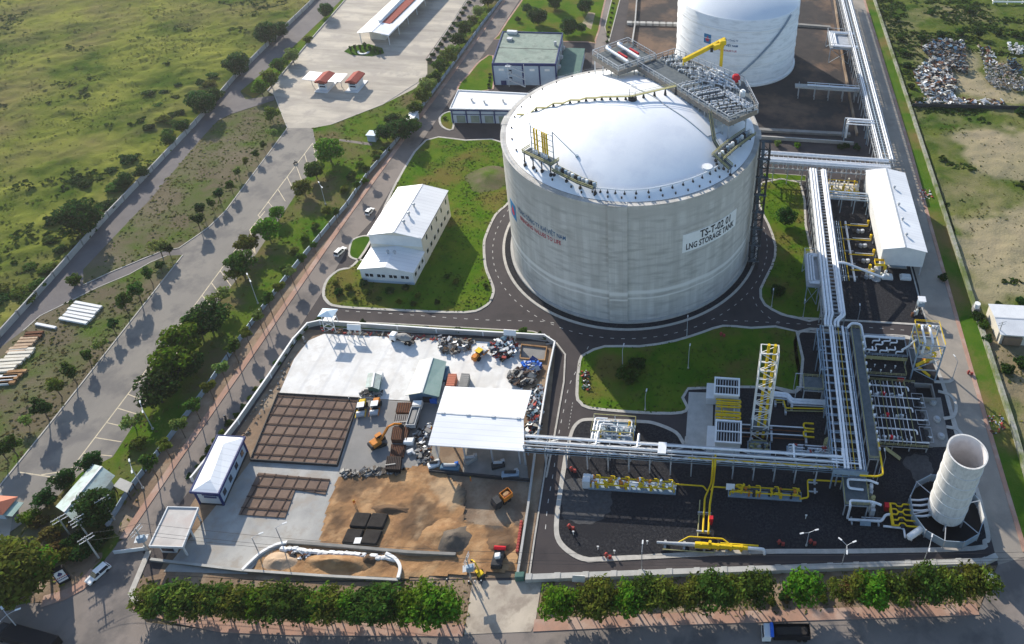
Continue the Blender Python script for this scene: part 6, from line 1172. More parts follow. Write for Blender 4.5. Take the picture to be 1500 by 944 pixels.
def mats_(name, label, pts, z, step, frame=True):
    P = xy(pts); t = thing(name, label, 'rebar mat', (P[0][0], P[0][1], 0)); MB().prism(P, .2, z).build('bed', M['rebar'], t); b = MB(); xs = [p[0] for p in P]; ys = [p[1] for p in P]
    def clip(a, c):                                     # keep the bar inside the outline
        pts2 = []; n = len(P); d = (c[0]-a[0], c[1]-a[1])
        for i in range(n):
            p, q = P[i], P[(i+1) % n]; e = (q[0]-p[0], q[1]-p[1]); den = d[0]*e[1]-d[1]*e[0]
            if abs(den) < 1e-9: continue
            u = ((p[0]-a[0])*e[1]-(p[1]-a[1])*e[0])/den; w2 = ((p[0]-a[0])*d[1]-(p[1]-a[1])*d[0])/den
            if 0 <= w2 < 1: pts2.append(u)
        pts2.sort(); return [(pts2[i], pts2[i+1]) for i in range(0, len(pts2)-1, 2)]
    for ax in (0, 1):
        v = (min(xs) if ax == 0 else min(ys))+step*.6
        while v < (max(xs) if ax == 0 else max(ys)):
            a, c = ((v, min(ys)-1), (v, max(ys)+1)) if ax == 0 else ((min(xs)-1, v), (max(xs)+1, v))
            for u0, u1 in clip(a, c): A = (a[0]+(c[0]-a[0])*u0, a[1]+(c[1]-a[1])*u0, z+.1+ax*.1); B = (a[0]+(c[0]-a[0])*u1, a[1]+(c[1]-a[1])*u1, z+.1+ax*.1); b.beam(A, B, .26, .1)
            v += step
    b.build('bars', M['rebar_d'], t)
    if frame: MB().ribbon(P, .3, .2, z+.45, True).build('formwork', M['dark'], t)
    return t
mats_('rebar_mat', 'large brown reinforcement mat in dark formwork left of the rollers', [(408, 579), (527, 586), (494, 684), (368, 676)], .6, 3.1); mats_('rebar_mat', 'smaller stepped brown reinforcement mat in front of the large one', [(379, 694), (484, 704), (477, 726), (433, 719), (418, 760), (350, 755)], .45, 3, False)
for k, (q, m, lab) in enumerate((([(583, 591), (609, 591), (606, 606), (580, 605)], 'rust', 'rust red stack of reinforcement cages beside the white truck'), ([(580, 608), (604, 608), (600, 626), (577, 625)], 'greyc', 'grey mesh covered cage stack between the rust red stacks'), ([(576, 627), (599, 627), (595, 646), (573, 645)], 'rust', 'rust brown cage stack beside the excavator boom'), ([(573, 649), (594, 650), (590, 668), (571, 667)], 'rebar_d', 'flat dark cage stack below the excavator'), ([(568, 670), (588, 671), (586, 690), (565, 689)], 'black', 'black open box of formwork at the edge of the sand'))):
    P = [at(x, y, 1.4) for x, y in q]; t = thing('cage_stack', lab, 'material stack', ((P[0].x+P[2].x)/2, (P[0].y+P[2].y)/2, .2)); h = (1.7, 1.6, 1.7, .8, 1.9)[k]
    MB().prism([(p.x, p.y) for p in P], .2, h).build('stack', M[m], t); b = MB()
    for i in range(9): a = P[0].lerp(P[1], i/8); c = P[3].lerp(P[2], i/8); b.beam((a.x, a.y, h+.06), (c.x, c.y, h+.06), .14)
    b.build('bars', M['rebar_d' if m != 'rebar_d' else 'rust'], t)
    if k in (1, 4): MB().beam((P[0].x+.5, P[3].y+1, h+.2), (P[1].x-.6, P[3].y+1.6, h+.2), .3, .1).build('plank', M['pad2'], t)
for k, (x, y) in enumerate(((529, 765), (554, 766), (518, 789), (545, 790))):
    p = at(x, y); a, c = at(x-13, y), at(x+13, y); a.y = at(x, y+12).y; c.y = at(x, y-12).y; t = MB().bbox((p.x, p.y, .28), ((c.x-a.x)*.94, (c.y-a.y)*.9, .9), 0, .2).build('covered_stack', M['cover']); tag(t, ['black covered stack on the sand, far left of the four', 'black covered stack on the sand, far right of the four', 'black covered stack with a white sheet on the sand, near left of the four', 'black covered stack on the sand, near right of the four'][k], 'covered stack', 'four black covered stacks on the sand')
p = at(524, 792, 1.25); tag(MB().obox((p.x, p.y, 1.24), (1.6, 1.5, .06), .1).build('sheet_of_paper', M['white']), 'white sheet lying on the near left black stack', 'sheet')
# site sheds, containers
g1, g2, g3, g4 = at(598, 577, 3.5), at(641, 579, 3.5), at(650, 532, 3.5), at(617, 531, 3.5)
s1, (A, B, Cc, D) = gable('site_shed', 'site shed with a half cream and half teal gabled roof behind the white canopy', [g1, g2, g3, g4], 3.6, 4.9, M['bluec'], M['roof_t'], over=.6); mf, mb_ = (A+B)/2, (Cc+D)/2; b = MB(); f_ = (A-D).normalized()*.62; o_ = (B-A).normalized()*.62
b.add([(A.x+f_.x-o_.x, A.y+f_.y-o_.y, 3.6-.05), (mf.x+f_.x, mf.y+f_.y, 5.06), (mb_.x-f_.x, mb_.y-f_.y, 5.06), (D.x-f_.x-o_.x, D.y-f_.y-o_.y, 3.55)], [(0, 1, 2, 3)]); b.build('cream_roof', M['roof_c'], s1); MB().box(A.x+4, A.x+6.5, A.y-.1, A.y-.02, .2, 2.6).build('door', M['dark'], s1); MB().box(B.x-2.4, B.x-.4, B.y-.5, B.y-.05, .2, 2).build('blue_locker', M['blue'], s1)
g1, g2, g3, g4 = at(538, 566, 3), at(553, 568, 3), at(556, 551, 3), at(541, 549, 3); s2, _ = gable('site_hut', 'little dark green hut with a pale roof on the white slab', [g1, g2, g3, g4], 3, 3.5, M['roof_dg'], M['roof_p'], over=.5); p = at(556, 548, 2); MB().box(p.x-.8, p.x+.8, p.y-.7, p.y+.7, .2, 2.2).build('white_locker', M['white'], s2)
for (q, m, lab) in (([(653, 566), (665, 566), (669, 548), (657, 548)], 'ored', 'orange red container touching the white canopy'), ([(671, 567), (684, 567), (688, 548), (676, 547)], 'greyc', 'grey container touching the white canopy'), ([(645, 557), (653, 557), (658, 537), (650, 536)], 'bluec', 'blue grey container against the teal roofed shed'), ([(640, 590), (646, 590), (652, 560), (646, 560)], 'greyc', 'narrow grey container between the teal roof and the canopy')):
    P = [at(x, y, 2.6) for x, y in q]; t = thing('container', lab, 'container', (P[0].x, P[0].y, .2)); MB().prism([(p.x, p.y) for p in P], .2, 2.7).build('box', M[m], t); b = MB()
    for i in range(7):
        a = P[0].lerp(P[3], (i+.5)/7); c = P[1].lerp(P[2], (i+.5)/7); b.beam((a.x, a.y, 2.72), (c.x, c.y, 2.72), .12, .08)
    b.build('roof_rib', M[m], t)
# boards, watch tower and frames along the compound wall
for k, (x0, x1, y, lab) in enumerate(((509, 529, 481, 'white hoarding board on brown legs at the left of the compound wall'), (738, 756, 489, 'white hoarding board on brown legs near the right corner of the compound wall'))):
    a, c = at(x0, y, 3), at(x1, y+1, 3); t = thing('hoarding', lab, 'sign board', (a.x, a.y, 0)); MB().obox(((a.x+c.x)/2, a.y, 3.6), (c.x-a.x, .25, 1.9), 0, -.35).build('board', M['white'], t)
    for f in (.1, .5, .9): q = a.lerp(c, f); MB().beam((q.x, q.y+.3, 0), (q.x, q.y, 3.2), .18).beam((q.x, q.y-2.2, 0), (q.x, q.y, 2.6), .14).build('leg', M['wall_cream'], t)
p = at(481, 462, 6); t = thing('watch_tower', 'lattice watch tower with a pale blue roof at the bend of the compound wall', 'watch tower', (p.x, p.y, 0)); MB().add([(p.x-2.4, p.y-1.8, 7), (p.x+2.4, p.y-1.8, 7), (p.x+2.4, p.y+1.8, 7), (p.x-2.4, p.y+1.8, 7), (p.x, p.y, 7.9)], [(0, 1, 4), (1, 2, 4), (2, 3, 4), (3, 0, 4), (3, 2, 1, 0)]).build('roof', mat('pale_blue_roof', (.6, .72, .78), .5), t); MB().box(p.x-1.6, p.x+1.6, p.y-1.2, p.y+1.2, 4.4, 4.6).build('floor', M['steel'], t); b = MB()
for sx in (-1.5, 1.5):
    for sy in (-1.1, 1.1): b.beam((p.x+sx*1.2, p.y+sy*1.2, 0), (p.x+sx, p.y+sy, 7), .16)
for z in (0, 2.2): b.beam((p.x-1.7, p.y-1.3, z), (p.x+1.6, p.y-1.2, z+2.2), .1); b.beam((p.x+1.7, p.y-1.3, z), (p.x-1.6, p.y-1.2, z+2.2), .1)
b.build('lattice', M['white'], t)
fr_ = thing('formwork_bay', 'shallow grey bay with pale sides in the upper right corner of the white slab', 'formwork', at(783, 518)); P = xy([(764, 507), (801, 511), (798, 530), (762, 527)]); MB().sheet(P, .3).build('floor', M['pad3'], fr_); MB().ribbon(P, .5, .1, .8, True).build('edge', M['sand'], fr_)
# curved retaining wall with bagged top at the front
rw = thing('retaining_wall', 'curved white topped retaining wall round the sand heaps above the hedge', 'wall', at(420, 800)); MB().ribbon(cr(xy([(356, 838), (368, 826), (384, 812), (405, 801), (422, 797)]), False, 5), .6, .2, 1.0).build('wall', M['white'], rw); MB().ribbon(xy([(422, 797), (500, 803), (600, 812), (668, 815)]), .7, .2, 1.1).build('beam_wall', M['conc_d'], rw); MB().ribbon(cr(xy([(566, 814), (580, 822), (587, 834), (584, 850)]), False, 5), .7, .2, 1.2).build('wall', M['white'], rw)
rr = random.Random(8)
for k in range(22): f = k/21; p = at(420+f*160, 801+f*15); tag(MB().bbox((p.x, p.y-.9+rr.uniform(-.2, .3), .25), (rr.uniform(1.4, 2.1), 1.1, .75), rr.uniform(-.3, .3), .25).build('sand_bag', M['white']), f'{ORD[k]} white bulk bag from the left along the retaining wall', 'bulk bag', 'white bulk bags along the retaining wall')
def heap(label, x, y, rx, ry, h, m='sand', seed=0, name='sand_heap'):
    p = at(x, y); b = MB(); n = 22; V = []; Fs = []; nr = 7
    for i in range(nr+1):
        for j in range(n):
            a = 2*pi*j/n; f = i/nr; k = 1+.25*noise.noise(Vector((cos(a)*1.5+seed, sin(a)*1.5, f))); V.append((p.x+rx*f*k*cos(a), p.y+ry*f*k*sin(a), .22+h*(cos(pi*f)+1)/2*(1+.3*noise.noise(Vector((cos(a)*f*3, sin(a)*f*3, seed)))) - (.1 if i == nr else 0)))
    for i in range(nr):
        for j in range(n): Fs.append((i*n+j, i*n+(j+1) % n, (i+1)*n+(j+1) % n, (i+1)*n+j))
    b.add(V, Fs); return tag(b.build(name, M[m], smooth=True), label, 'heap')
heap('wide low sand heap in the middle of the retained pit', 495, 826, 11, 2.6, 1.8, 'sand', 1); heap('small brown heap at the left end of the retained pit', 410, 824, 6, 3, 1.2, 'sand_pale', 2); heap('dark soil heap beside the pylon pole at the end of the grey beam', 664, 792, 5, 4, 2, 'mud', 3); heap('pale ridged sand heap right of the wet round patch', 650, 782, 7, 4.5, .9, 'sand', 4); heap('long wet sand ridge left of the round patch', 575, 748, 7, 1.6, .9, 'sand_wet', 5); heap('brown heap at the end of the low grey wall', 735, 800, 5, 3, 1, 'sand_wet', 6); heap('brown mound on the lawn left of the big tank', 717, 262, 9, 9, 1.6, 'verge', 7, 'mound')
heap('small dark heap in the right part of the retained pit', 540, 822, 3.4, 2, 1.2, 'sand_wet', 9)
# ------------------------------------------------------------------ vehicles
def wheel(b, x, y, r, w_, hub=None):
    n = 14; V = []; 
    for s in (-w_/2, w_/2): V += [(x+r*cos(2*pi*i/n), y+s, r+r*sin(2*pi*i/n)) for i in range(n)]
    return b.add(V, [tuple(range(n-1, -1, -1)), tuple(range(n, 2*n))]+[(i, (i+1) % n, n+(i+1) % n, n+i) for i in range(n)])
def lift(b, p, rz, z0=0):
    M3 = Matrix.Rotation(rz, 3, 'Z'); b.v = [tuple(M3@Vector(v)+Vector((p[0], p[1], p[2]))) for v in b.v]; return b
def prof(b, pts, y0, y1, y2=None, k0=0):                # side profile (x,z) extruded across y
    n = len(pts); b.add([(x, y0, z) for x, z in pts]+[(x, y1, z) for x, z in pts], [tuple(range(n)), tuple(range(2*n-1, n-1, -1))]+[((i+1) % n, i, n+i, n+(i+1) % n) for i in range(n)]); return b
def car(label, pos, rz, body='white', L_=4.7, Wd=1.85, Hh=1.8, cat='car'):
    t = thing('parked_car', label, cat, pos); h = L_/2; w_ = Wd/2; z = pos[2]; hb = Hh*.55
    lift(prof(MB(), [(-h, .35), (-h, hb*.92), (-h+.15, hb), (h*.45, hb), (h-.15, hb*.82), (h, hb*.6), (h, .35)], -w_, w_), pos, rz).build('body', M[body], t)
    c = MB(); xs = [(-h+.12, hb), (-h+.45, Hh), (h*.16, Hh), (h*.46, hb)]; c.add([(x, s*(w_-.04 if zz < Hh else w_-.22), zz) for s in (-1, 1) for x, zz in xs], [(0, 1, 2, 3), (7, 6, 5, 4), (1, 5, 6, 2), (0, 4, 5, 1), (3, 2, 6, 7)]); lift(c, pos, rz).build('cabin', M['glass'], t)
    rf = MB().obox(((-h+.45+h*.16)/2, 0, Hh+.03), (h*.16+h-.4, Wd-.42, .08)); lift(rf, pos, rz).build('roof', M[body], t); b = MB()
    for x in (-h+.3, -h*.1): 
        for s in (-1, 1): b.beam((x+.1, s*(w_-.06), hb), (x+.25, s*(w_-.2), Hh), .1)
    lift(b, pos, rz).build('pillar', M[body], t)
    for x in (-h*.6, h*.62):
        for s in (-1, 1): wb = MB(); wheel(wb, x, s*(w_-.1), .36, .24); o = lift(wb, pos, rz).build('wheel', M['rubber'], t)
    for s in (-1, 1): lift(MB().obox((h-.02, s*(w_-.3), hb*.68), (.1, .4, .16)), pos, rz).build('headlight', M['wall_w'], t); lift(MB().obox((-h-.01, s*(w_-.2), hb*.8), (.06, .2, .3)), pos, rz).build('tail_light', M['red'], t)
    return t
def hdg(a, b): p, q = at(*a), at(*b); return atan2(q.y-p.y, q.x-p.x)
p = at(499, 371); car('white people carrier parked on the inner road left of the white warehouse', (p.x, p.y, .05), hdg((491, 377), (507, 362)), Hh=1.95, L_=5)
p = at(542, 312); car('smaller white car parked behind the two tier warehouse on the inner road', (p.x, p.y, .05), hdg((537, 317), (548, 305)), L_=4.3)
p = at(145, 843); car('white off road car driving through the street junction at lower left', (p.x, p.y, .06), hdg((158, 832), (134, 853)), L_=4.9, Hh=1.85)
# dump truck on the street
def truck(label, p, rz, cabm, bedm, L_=9, Wd=2.5, tarp=None, load=None, cat='truck'):
    t = thing('dump_truck', label, cat, p); w_ = Wd/2
    lift(MB().obox((0, 0, .85), (L_, 1, .35)), p, rz).build('chassis', M['dark'], t); lift(prof(MB(), [(L_/2-2, .6), (L_/2-2, 2.7), (L_/2-.5, 2.75), (L_/2, 1.7), (L_/2, .6)], -w_, w_), p, rz).build('cab', M[cabm], t)
    lift(MB().obox((L_/2-.22, 0, 2.12), (.1, Wd-.3, .7), 0, 0, -.42), p, rz).build('windscreen', M['glass'], t); bl_ = L_-2.6; xc = -L_/2+bl_/2; b = MB()
    for s in (-1, 1): b.obox((xc, s*(w_-.06), 1.9), (bl_, .12, 1.5))
    b.obox((xc-bl_/2+.06, 0, 1.9), (.12, Wd-.24, 1.5)); b.obox((xc+bl_/2-.06, 0, 2), (.12, Wd-.24, 1.8)); b.obox((xc, 0, 1.2), (bl_-.2, Wd-.2, .15)); lift(b, p, rz).build('bed', M[bedm], t)
    if load: lift(MB().bbox((xc, 0, 1.3), (bl_-.3, Wd-.3, 1.1), 0, .5), p, rz).build('load', M[load], t)
    if tarp: lift(MB().tube([(xc+bl_/2+.4, -w_, 2.7), (xc+bl_/2+.4, 0, 3), (xc+bl_/2+.4, w_, 2.7)], .42, 8), p, rz).build('tarp_roll', M[tarp], t)
    for x in (L_/2-1.3, -L_/2+2.4, -L_/2+1.1):
        for s in (-1, 1): wb = MB(); wheel(wb, x, s*(w_-.22), .5, .36); lift(wb, p, rz).build('wheel', M['rubber'], t)
    return t
p = at(1150, 932); truck('dark dump truck with a pale cab and rolled blue tarpaulin on the street', (p.x, p.y, .06), pi+.06, 'wall_w', 'black', 11, 2.9, 'blue', 'cover')
p = at(736, 737); truck('small dump truck with an orange bed on the grey mud', (p.x, p.y, .27), hdg((746, 741), (727, 732))+1.2, 'dark', 'orange', 5.2, 2.3, load='sand')
p = at(609, 613); truck('white cabbed flat truck right of the rust red cage stacks', (p.x, p.y, .22), pi/2+.1, 'white', 'steel', 8.6, 2.4, load='greyc')
p = at(40, 940); tb = thing('container_truck', 'black box bodied truck cut off by the lower left corner', 'truck', (p.x, p.y, 0)); rz = hdg((20, 930), (90, 950)); lift(MB().bbox((2, 0, .9), (12, 2.9, 2.6), 0, .15), p, rz).build('box_body', M['black'], tb); lift(MB().bbox((-5.4, 0, .7), (2.2, 2.7, 2.2), 0, .3), p, rz).build('cab', M['dark'], tb)
for x in (-5, 4, 6):
    for s in (-1, 1): wb = MB(); wheel(wb, x, s*1.2, .55, .35); lift(wb, p, rz).build('wheel', M['rubber'], tb)
def roller(label, p, rz, m, m2):
    t = thing('road_roller', label, 'road roller', p); b = MB(); wheel(b, 1.7, 0, .85, 2.2); lift(b, p, rz).build('drum', M['steel'], t); b = MB(); b.obox((1.7, 1.25, .9), (2.4, .15, .3)); b.obox((1.7, -1.25, .9), (2.4, .15, .3)); b.obox((.5, 0, .9), (.2, 2.6, .4)); lift(b, p, rz).build('drum_frame', M[m], t)
    lift(MB().bbox((-1.7, 0, .7), (2.2, 1.8, 1.3), 0, .25), p, rz).build('engine_hood', M[m], t); lift(MB().obox((0, 0, 1.5), (1.3, 1.6, 1.2)), p, rz).build('cab', M['glass'], t); lift(MB().obox((0, 0, 2.75), (1.8, 1.9, .15)), p, rz).build('cab_roof', M[m2], t)
    b = MB()
    for x in (-.6, .6):
        for s in (-.8, .8): b.beam((x, s, .9), (x, s, 2.7), .12)
    lift(b, p, rz).build('cab_post', M['dark'], t)
    for s in (-1, 1): wb = MB(); wheel(wb, -1.4, s*1.05, .75, .5); lift(wb, p, rz).build('wheel', M['rubber'], t)
p = at(531, 603); roller('yellow road roller beside the large reinforcement mat', (p.x, p.y, .22), -pi/2+.25, 'yellow', 'white'); p = at(551, 601); roller('orange road roller with a white roof on the wet slab', (p.x, p.y, .22), -pi/2+.2, 'orange', 'white'); p = at(703, 523); roller('ochre road roller parked among the scrap on the white slab', (p.x, p.y, .24), 1.1, 'orange', 'yellow')
def excavator(label, p, rz, m='orange', sw=.9, sc=1):
    t = thing('excavator', label, 'excavator', p)
    for s in (-1, 1): lift(prof(MB(), [(-2, .3), (-1.7, .05), (1.7, .05), (2, .3), (2, .6), (1.7, .85), (-1.7, .85), (-2, .6)], s*1.1-.3, s*1.1+.3), p, rz).build('track', M['rubber'], t)
    lift(MB().cyl((0, 0), .8, .7, 1.1, 14), p, rz).build('turntable', M['dark'], t); r2 = rz+sw; lift(MB().bbox((-.7, 0, 1.1), (2.6, 2.5, 1.1), 0, .3), p, r2).build('house', M[m], t); lift(MB().obox((.7, .75, 1.95), (1.5, 1, 1.6)), p, r2).build('cab', M['glass'], t); lift(MB().obox((.7, .75, 2.8), (1.6, 1.1, .12)), p, r2).build('cab_roof', M[m], t); lift(MB().bbox((-2.1, 0, 1.0), (.7, 2.5, 1), 0, .2), p, r2).build('counterweight', M['dark'], t)
    lift(MB().beam((.7, -.3, 1.6), (3.4, -.3, 4.5), .45, .6).beam((3.4, -.3, 4.5), (5, -.3, 4.1), .4, .5), p, r2).build('boom', M[m], t); lift(MB().beam((5, -.3, 4.2), (6.9, -.3, 2.2), .35, .45), p, r2).build('stick', M[m], t); lift(MB().tube([(1.4, -.3, 1.7), (3.2, -.3, 3.6)], .12, 6), p, r2).build('ram', M['steel'], t); lift(prof(MB(), [(6.6, 2.3), (7.2, 2.2), (7.3, 1.4), (6.7, 1.1), (6.3, 1.5)], -.8, .2), p, r2).build('bucket', M['dark'], t); t.scale = (sc,)*3
p = at(555, 652); excavator('orange excavator reaching over the cage stacks', (p.x, p.y, .22), .5, 'orange', .4)
p = at(703, 843); excavator('small yellow excavator by the site entrance drive', (p.x, p.y, .26), 2, 'yellow', .4, .55)
p = at(730, 824); rm = thing('drilling_machine', 'red topped pump truck standing in the sand by the site entrance', 'machine', (p.x, p.y, 0)); MB().bbox((p.x, p.y, .8), (2.4, 4, 1.4), 0, .2).build('body', M['dark'], rm); MB().tube([(p.x-1.4, p.y+2.2, 2.4), (p.x+1.4, p.y+2.2, 2.4)], .5, 8).build('red_reel', M['red'], rm); MB().bbox((p.x, p.y+.2, 2.2), (1.3, 1.2, .8), .2, .15).build('white_box', M['white'], rm)
for sx in (-1, 1):
    for y in (-1.3, 1.3): wb = MB(); wheel(wb, y, sx*1.15, .5, .35); lift(wb, p, pi/2).build('wheel', M['rubber'], rm)
cm = at(622, 506); rz = -.2; mt = thing('mixer_truck', 'grey concrete mixer truck at the top edge of the white slab', 'truck', at(594, 502)); p = at(594, 502); p.z = .22; lift(MB().lathe((0, 0), [(0, -2.4), (.7, -2.4), (1.25, -.6), (1.25, .4), (.6, 2.2), (0, 2.2)], 14), (0, 0, 0), 0)
b = MB().lathe((0, 0), [(0, -2.4), (.7, -2.4), (1.25, -.6), (1.25, .4), (.6, 2.2), (0, 2.2)], 14); b.v = [(z, y, x+2.1) for x, y, z in b.v]; lift(b, p, rz).build('mixing_drum', M['greyc'], mt); lift(MB().bbox((-3.8, 0, .5), (2, 2.3, 2.1), 0, .25), p, rz).build('cab', M['white'], mt); lift(MB().obox((-.6, 0, .7), (7.6, 1, .3)), p, rz).build('chassis', M['dark'], mt)
for x in (-3.6, .8, 2):
    for s in (-1, 1): wb = MB(); wheel(wb, x, s, .5, .35); lift(wb, p, rz).build('wheel', M['rubber'], mt)
p = at(599, 647, 1); tag(MB().bbox((p.x, p.y, .22), (2.6, 1.6, 1.5), .1, .15).build('skip_box', M['white']), 'white skip box right of the rust brown cage stack', 'box'); p = at(601, 661, 1); tag(MB().bbox((p.x, p.y, .22), (1.8, 1.4, 1), .6, .2).tube([(p.x+.4, p.y, 1), (p.x+1.6, p.y-.8, 1)], .3, 8).build('mixer_box', M['steel']), 'grey site mixer tipped toward the sand by the skip box', 'mixer')
# ------------------------------------------------------------------ scrap: uncountable heaps
def scrap(label, pts, n, cols, s=(.3, 1.8), h=1.2, seed=0, cat='scrap heap', name='scrap_heap', z0=.25):
    P = xy(pts); rr = random.Random(seed); xs = [p[0] for p in P]; ys = [p[1] for p in P]; b = MB()
    def ins(x, y):
        c = False
        for i in range(len(P)):
            a, d = P[i], P[i-1]
            if (a[1] > y) != (d[1] > y) and x < (d[0]-a[0])*(y-a[1])/(d[1]-a[1])+a[0]: c = not c
        return c
    k = 0
    while k < n:
        x, y = rr.uniform(min(xs), max(xs)), rr.uniform(min(ys), max(ys))
        if not ins(x, y): continue
        k += 1; b.m = int(rr.random()**1.0*len(cols)); L_ = rr.uniform(*s); d = (L_, L_*rr.uniform(.15, .8), rr.uniform(.05, .5)); b.obox((x, y, z0+rr.random()**2*h), d, rr.uniform(0, 6.3), rr.uniform(-.5, .5), rr.uniform(-.5, .5))
    return tag(b.build(name, [M[c] for c in cols]), label, cat, kind='stuff')
scrap('tangle of grey scrap and timber along the top wall of the white slab', [(643, 496), (690, 500), (688, 513), (665, 522), (645, 516)], 220, ['greyc', 'conc_d', 'dark', 'sand_wet', 'steel'], seed=1); scrap('dark heap of mixed scrap with red and white bits near the top right of the slab', [(716, 510), (735, 500), (757, 504), (756, 520), (738, 530), (722, 522)], 300, ['dark', 'black', 'steel', 'white', 'redd', 'bluec'], seed=2, h=2); scrap('blue tarpaulin heap at the right edge of the white slab', [(767, 534), (785, 530), (793, 538), (786, 546), (770, 544)], 120, ['blue', 'blue', 'navy', 'steel'], (.8, 2.6), 1.4, 3); scrap('dark bundles of bent bars in front of the blue tarpaulin', [(745, 550), (760, 542), (786, 545), (782, 562), (758, 568), (746, 562)], 150, ['dark', 'greyc', 'greyc', 'rebar_d'], (.6, 2.4), 1.2, 4)
scrap('scrap strip along the right edge of the white canopy', [(776, 575), (796, 565), (790, 640), (776, 652), (770, 640)], 420, ['dark', 'steel', 'white', 'redd', 'bluec', 'greyc', 'black'], seed=5, h=1.3); scrap('low scrap and soil strip along the inside of the top compound wall', [(470, 482), (600, 492), (700, 499), (695, 504), (590, 497), (470, 487)], 160, ['dirt', 'conc_d', 'redd', 'greyc'], seed=6, h=.5); scrap('rubble ridge along the edge of the wet slab and the sand', [(498, 692), (560, 686), (590, 690), (585, 697), (505, 700)], 130, ['mud', 'conc_d', 'dark', 'greyc'], seed=7, h=.6); scrap('rubble strip along the left wall of the compound', [(345, 640), (400, 560), (440, 505), (452, 500), (428, 530), (405, 578), (360, 650)], 70, ['dirt', 'conc_d', 'dirt', 'greyc'], (.2, .8), .4, 8)
scrap('pipes and debris round the small green hut', [(528, 575), (560, 570), (560, 582), (528, 583)], 60, ['dark', 'greyc', 'steel'], seed=9, h=.8); scrap('machines and clutter between the cage stacks and the canopy', [(605, 640), (632, 620), (628, 660), (640, 690), (615, 682)], 130, ['dark', 'rust', 'steel', 'greyc', 'black'], seed=10, h=1); scrap('rubbish and rails inside the retained sand pit', [(420, 806), (560, 815), (575, 822), (480, 818), (430, 822)], 70, ['dark', 'steel', 'rust', 'white'], (.3, 1.6), .5, 11)
WD = ['white', 'wall_cream', 'conc', 'bluec', 'dark', 'rust', 'conc_d', 'steel', 'dirt', 'greyc', 'rust', 'dark']
scrap('large white and rust dump of building scrap beyond the stone wall', [(1338, 110), (1362, 90), (1388, 98), (1400, 130), (1388, 150), (1350, 140)], 900, WD+['wall_w', 'wall_cream'], (.4, 3), 2.2, 21, z0=1.2); scrap('dark blue and black part of the dump at its far side', [(1345, 70), (1372, 62), (1412, 66), (1416, 110), (1395, 108), (1365, 92)], 800, ['dark', 'black', 'bluec', 'rust', 'conc_d', 'steel', 'greyc', 'dark', 'dirt'], (.4, 2.6), 2.2, 22, z0=1.2); scrap('grey heap of broken concrete in the right part of the dump', [(1440, 100), (1475, 98), (1500, 120), (1500, 138), (1460, 132), (1444, 122)], 700, ['conc', 'steel', 'conc_d', 'dirt', 'soil', 'greyc'], (.3, 1.8), 1.8, 23, z0=1.1); scrap('scattered white scrap along the dump track', [(1432, 70), (1450, 72), (1462, 100), (1440, 98)], 110, WD, (.5, 2.6), 1.2, 24, z0=1.1); scrap('white and grey scrap along the foot of the dump wall', [(1340, 145), (1385, 145), (1470, 150), (1470, 157), (1340, 154)], 220, ['white', 'conc', 'steel', 'dirt', 'rust'], (.4, 3), .8, 25, z0=.9); scrap('black rubbish heap at the far right of the dump', [(1474, 90), (1492, 92), (1496, 110), (1480, 112)], 130, ['black', 'dark', 'bluec'], (.5, 2.4), 2, 26, z0=1.1); scrap('white scrap pieces in the weeds at the top right of the dump', [(1475, 66), (1498, 70), (1496, 84), (1478, 82)], 80, ['white', 'steel', 'conc'], (.5, 2.2), .8, 27, z0=1.1)
for k, (x, y, m, n, lab) in enumerate(((123, 458, 'wall_w', 6, 'stack of long white concrete beams on the verge'), (95, 478, 'wall_w', 1, ''), (22, 527, 'wall_cream', 7, 'stack of pale grey slabs at the left edge of the verge'), (38, 505, 'sand_pale', 5, 'stack of light timber beams behind the grey slabs'), (20, 552, 'sand', 4, 'light brown stack of beams at the left edge'), (10, 556, 'wall_w', 3, 'bundle of white beams in front of the light brown stack'), (52, 490, 'rust', 2, 'pair of rusty beams beside the lone white beam'), (14, 541, 'wall_cream', 2, ''))):
    if not lab:
        if k == 1: p = at(68, 479); tag(MB().obox((p.x, p.y, .4), (7, .8, .6), -.15).build('beam', M['wall_w']), 'lone short white beam lying on the verge', 'beam')
        continue
    p = at(x, y); t = thing('beam_stack', lab, 'beam stack', (p.x, p.y, 0))
    for i in range(n): MB().obox((p.x+random.uniform(-.4, .4), p.y+(i-n/2)*1.35, .5+(i % 2)*.1), (9.5 if k == 0 else 6.5 if k == 2 else 4.8, .9, .7), (-.12 if k < 2 else .18)+random.uniform(-.03, .03)).build('beam', M[m], t)
for k in range(11):
    f = k/10; p = at(764-f*6, 768+f*42); tag(MB().lathe((p.x, p.y), [(0, .24), (.36, .24), (.38, .5), (.36, 1.2), (0, 1.25)], 12).build('barrel', M['redd']), f'{ORD[k]} red barrel from the far end of the row beside the low grey wall', 'barrel', 'red barrels beside the low grey wall')
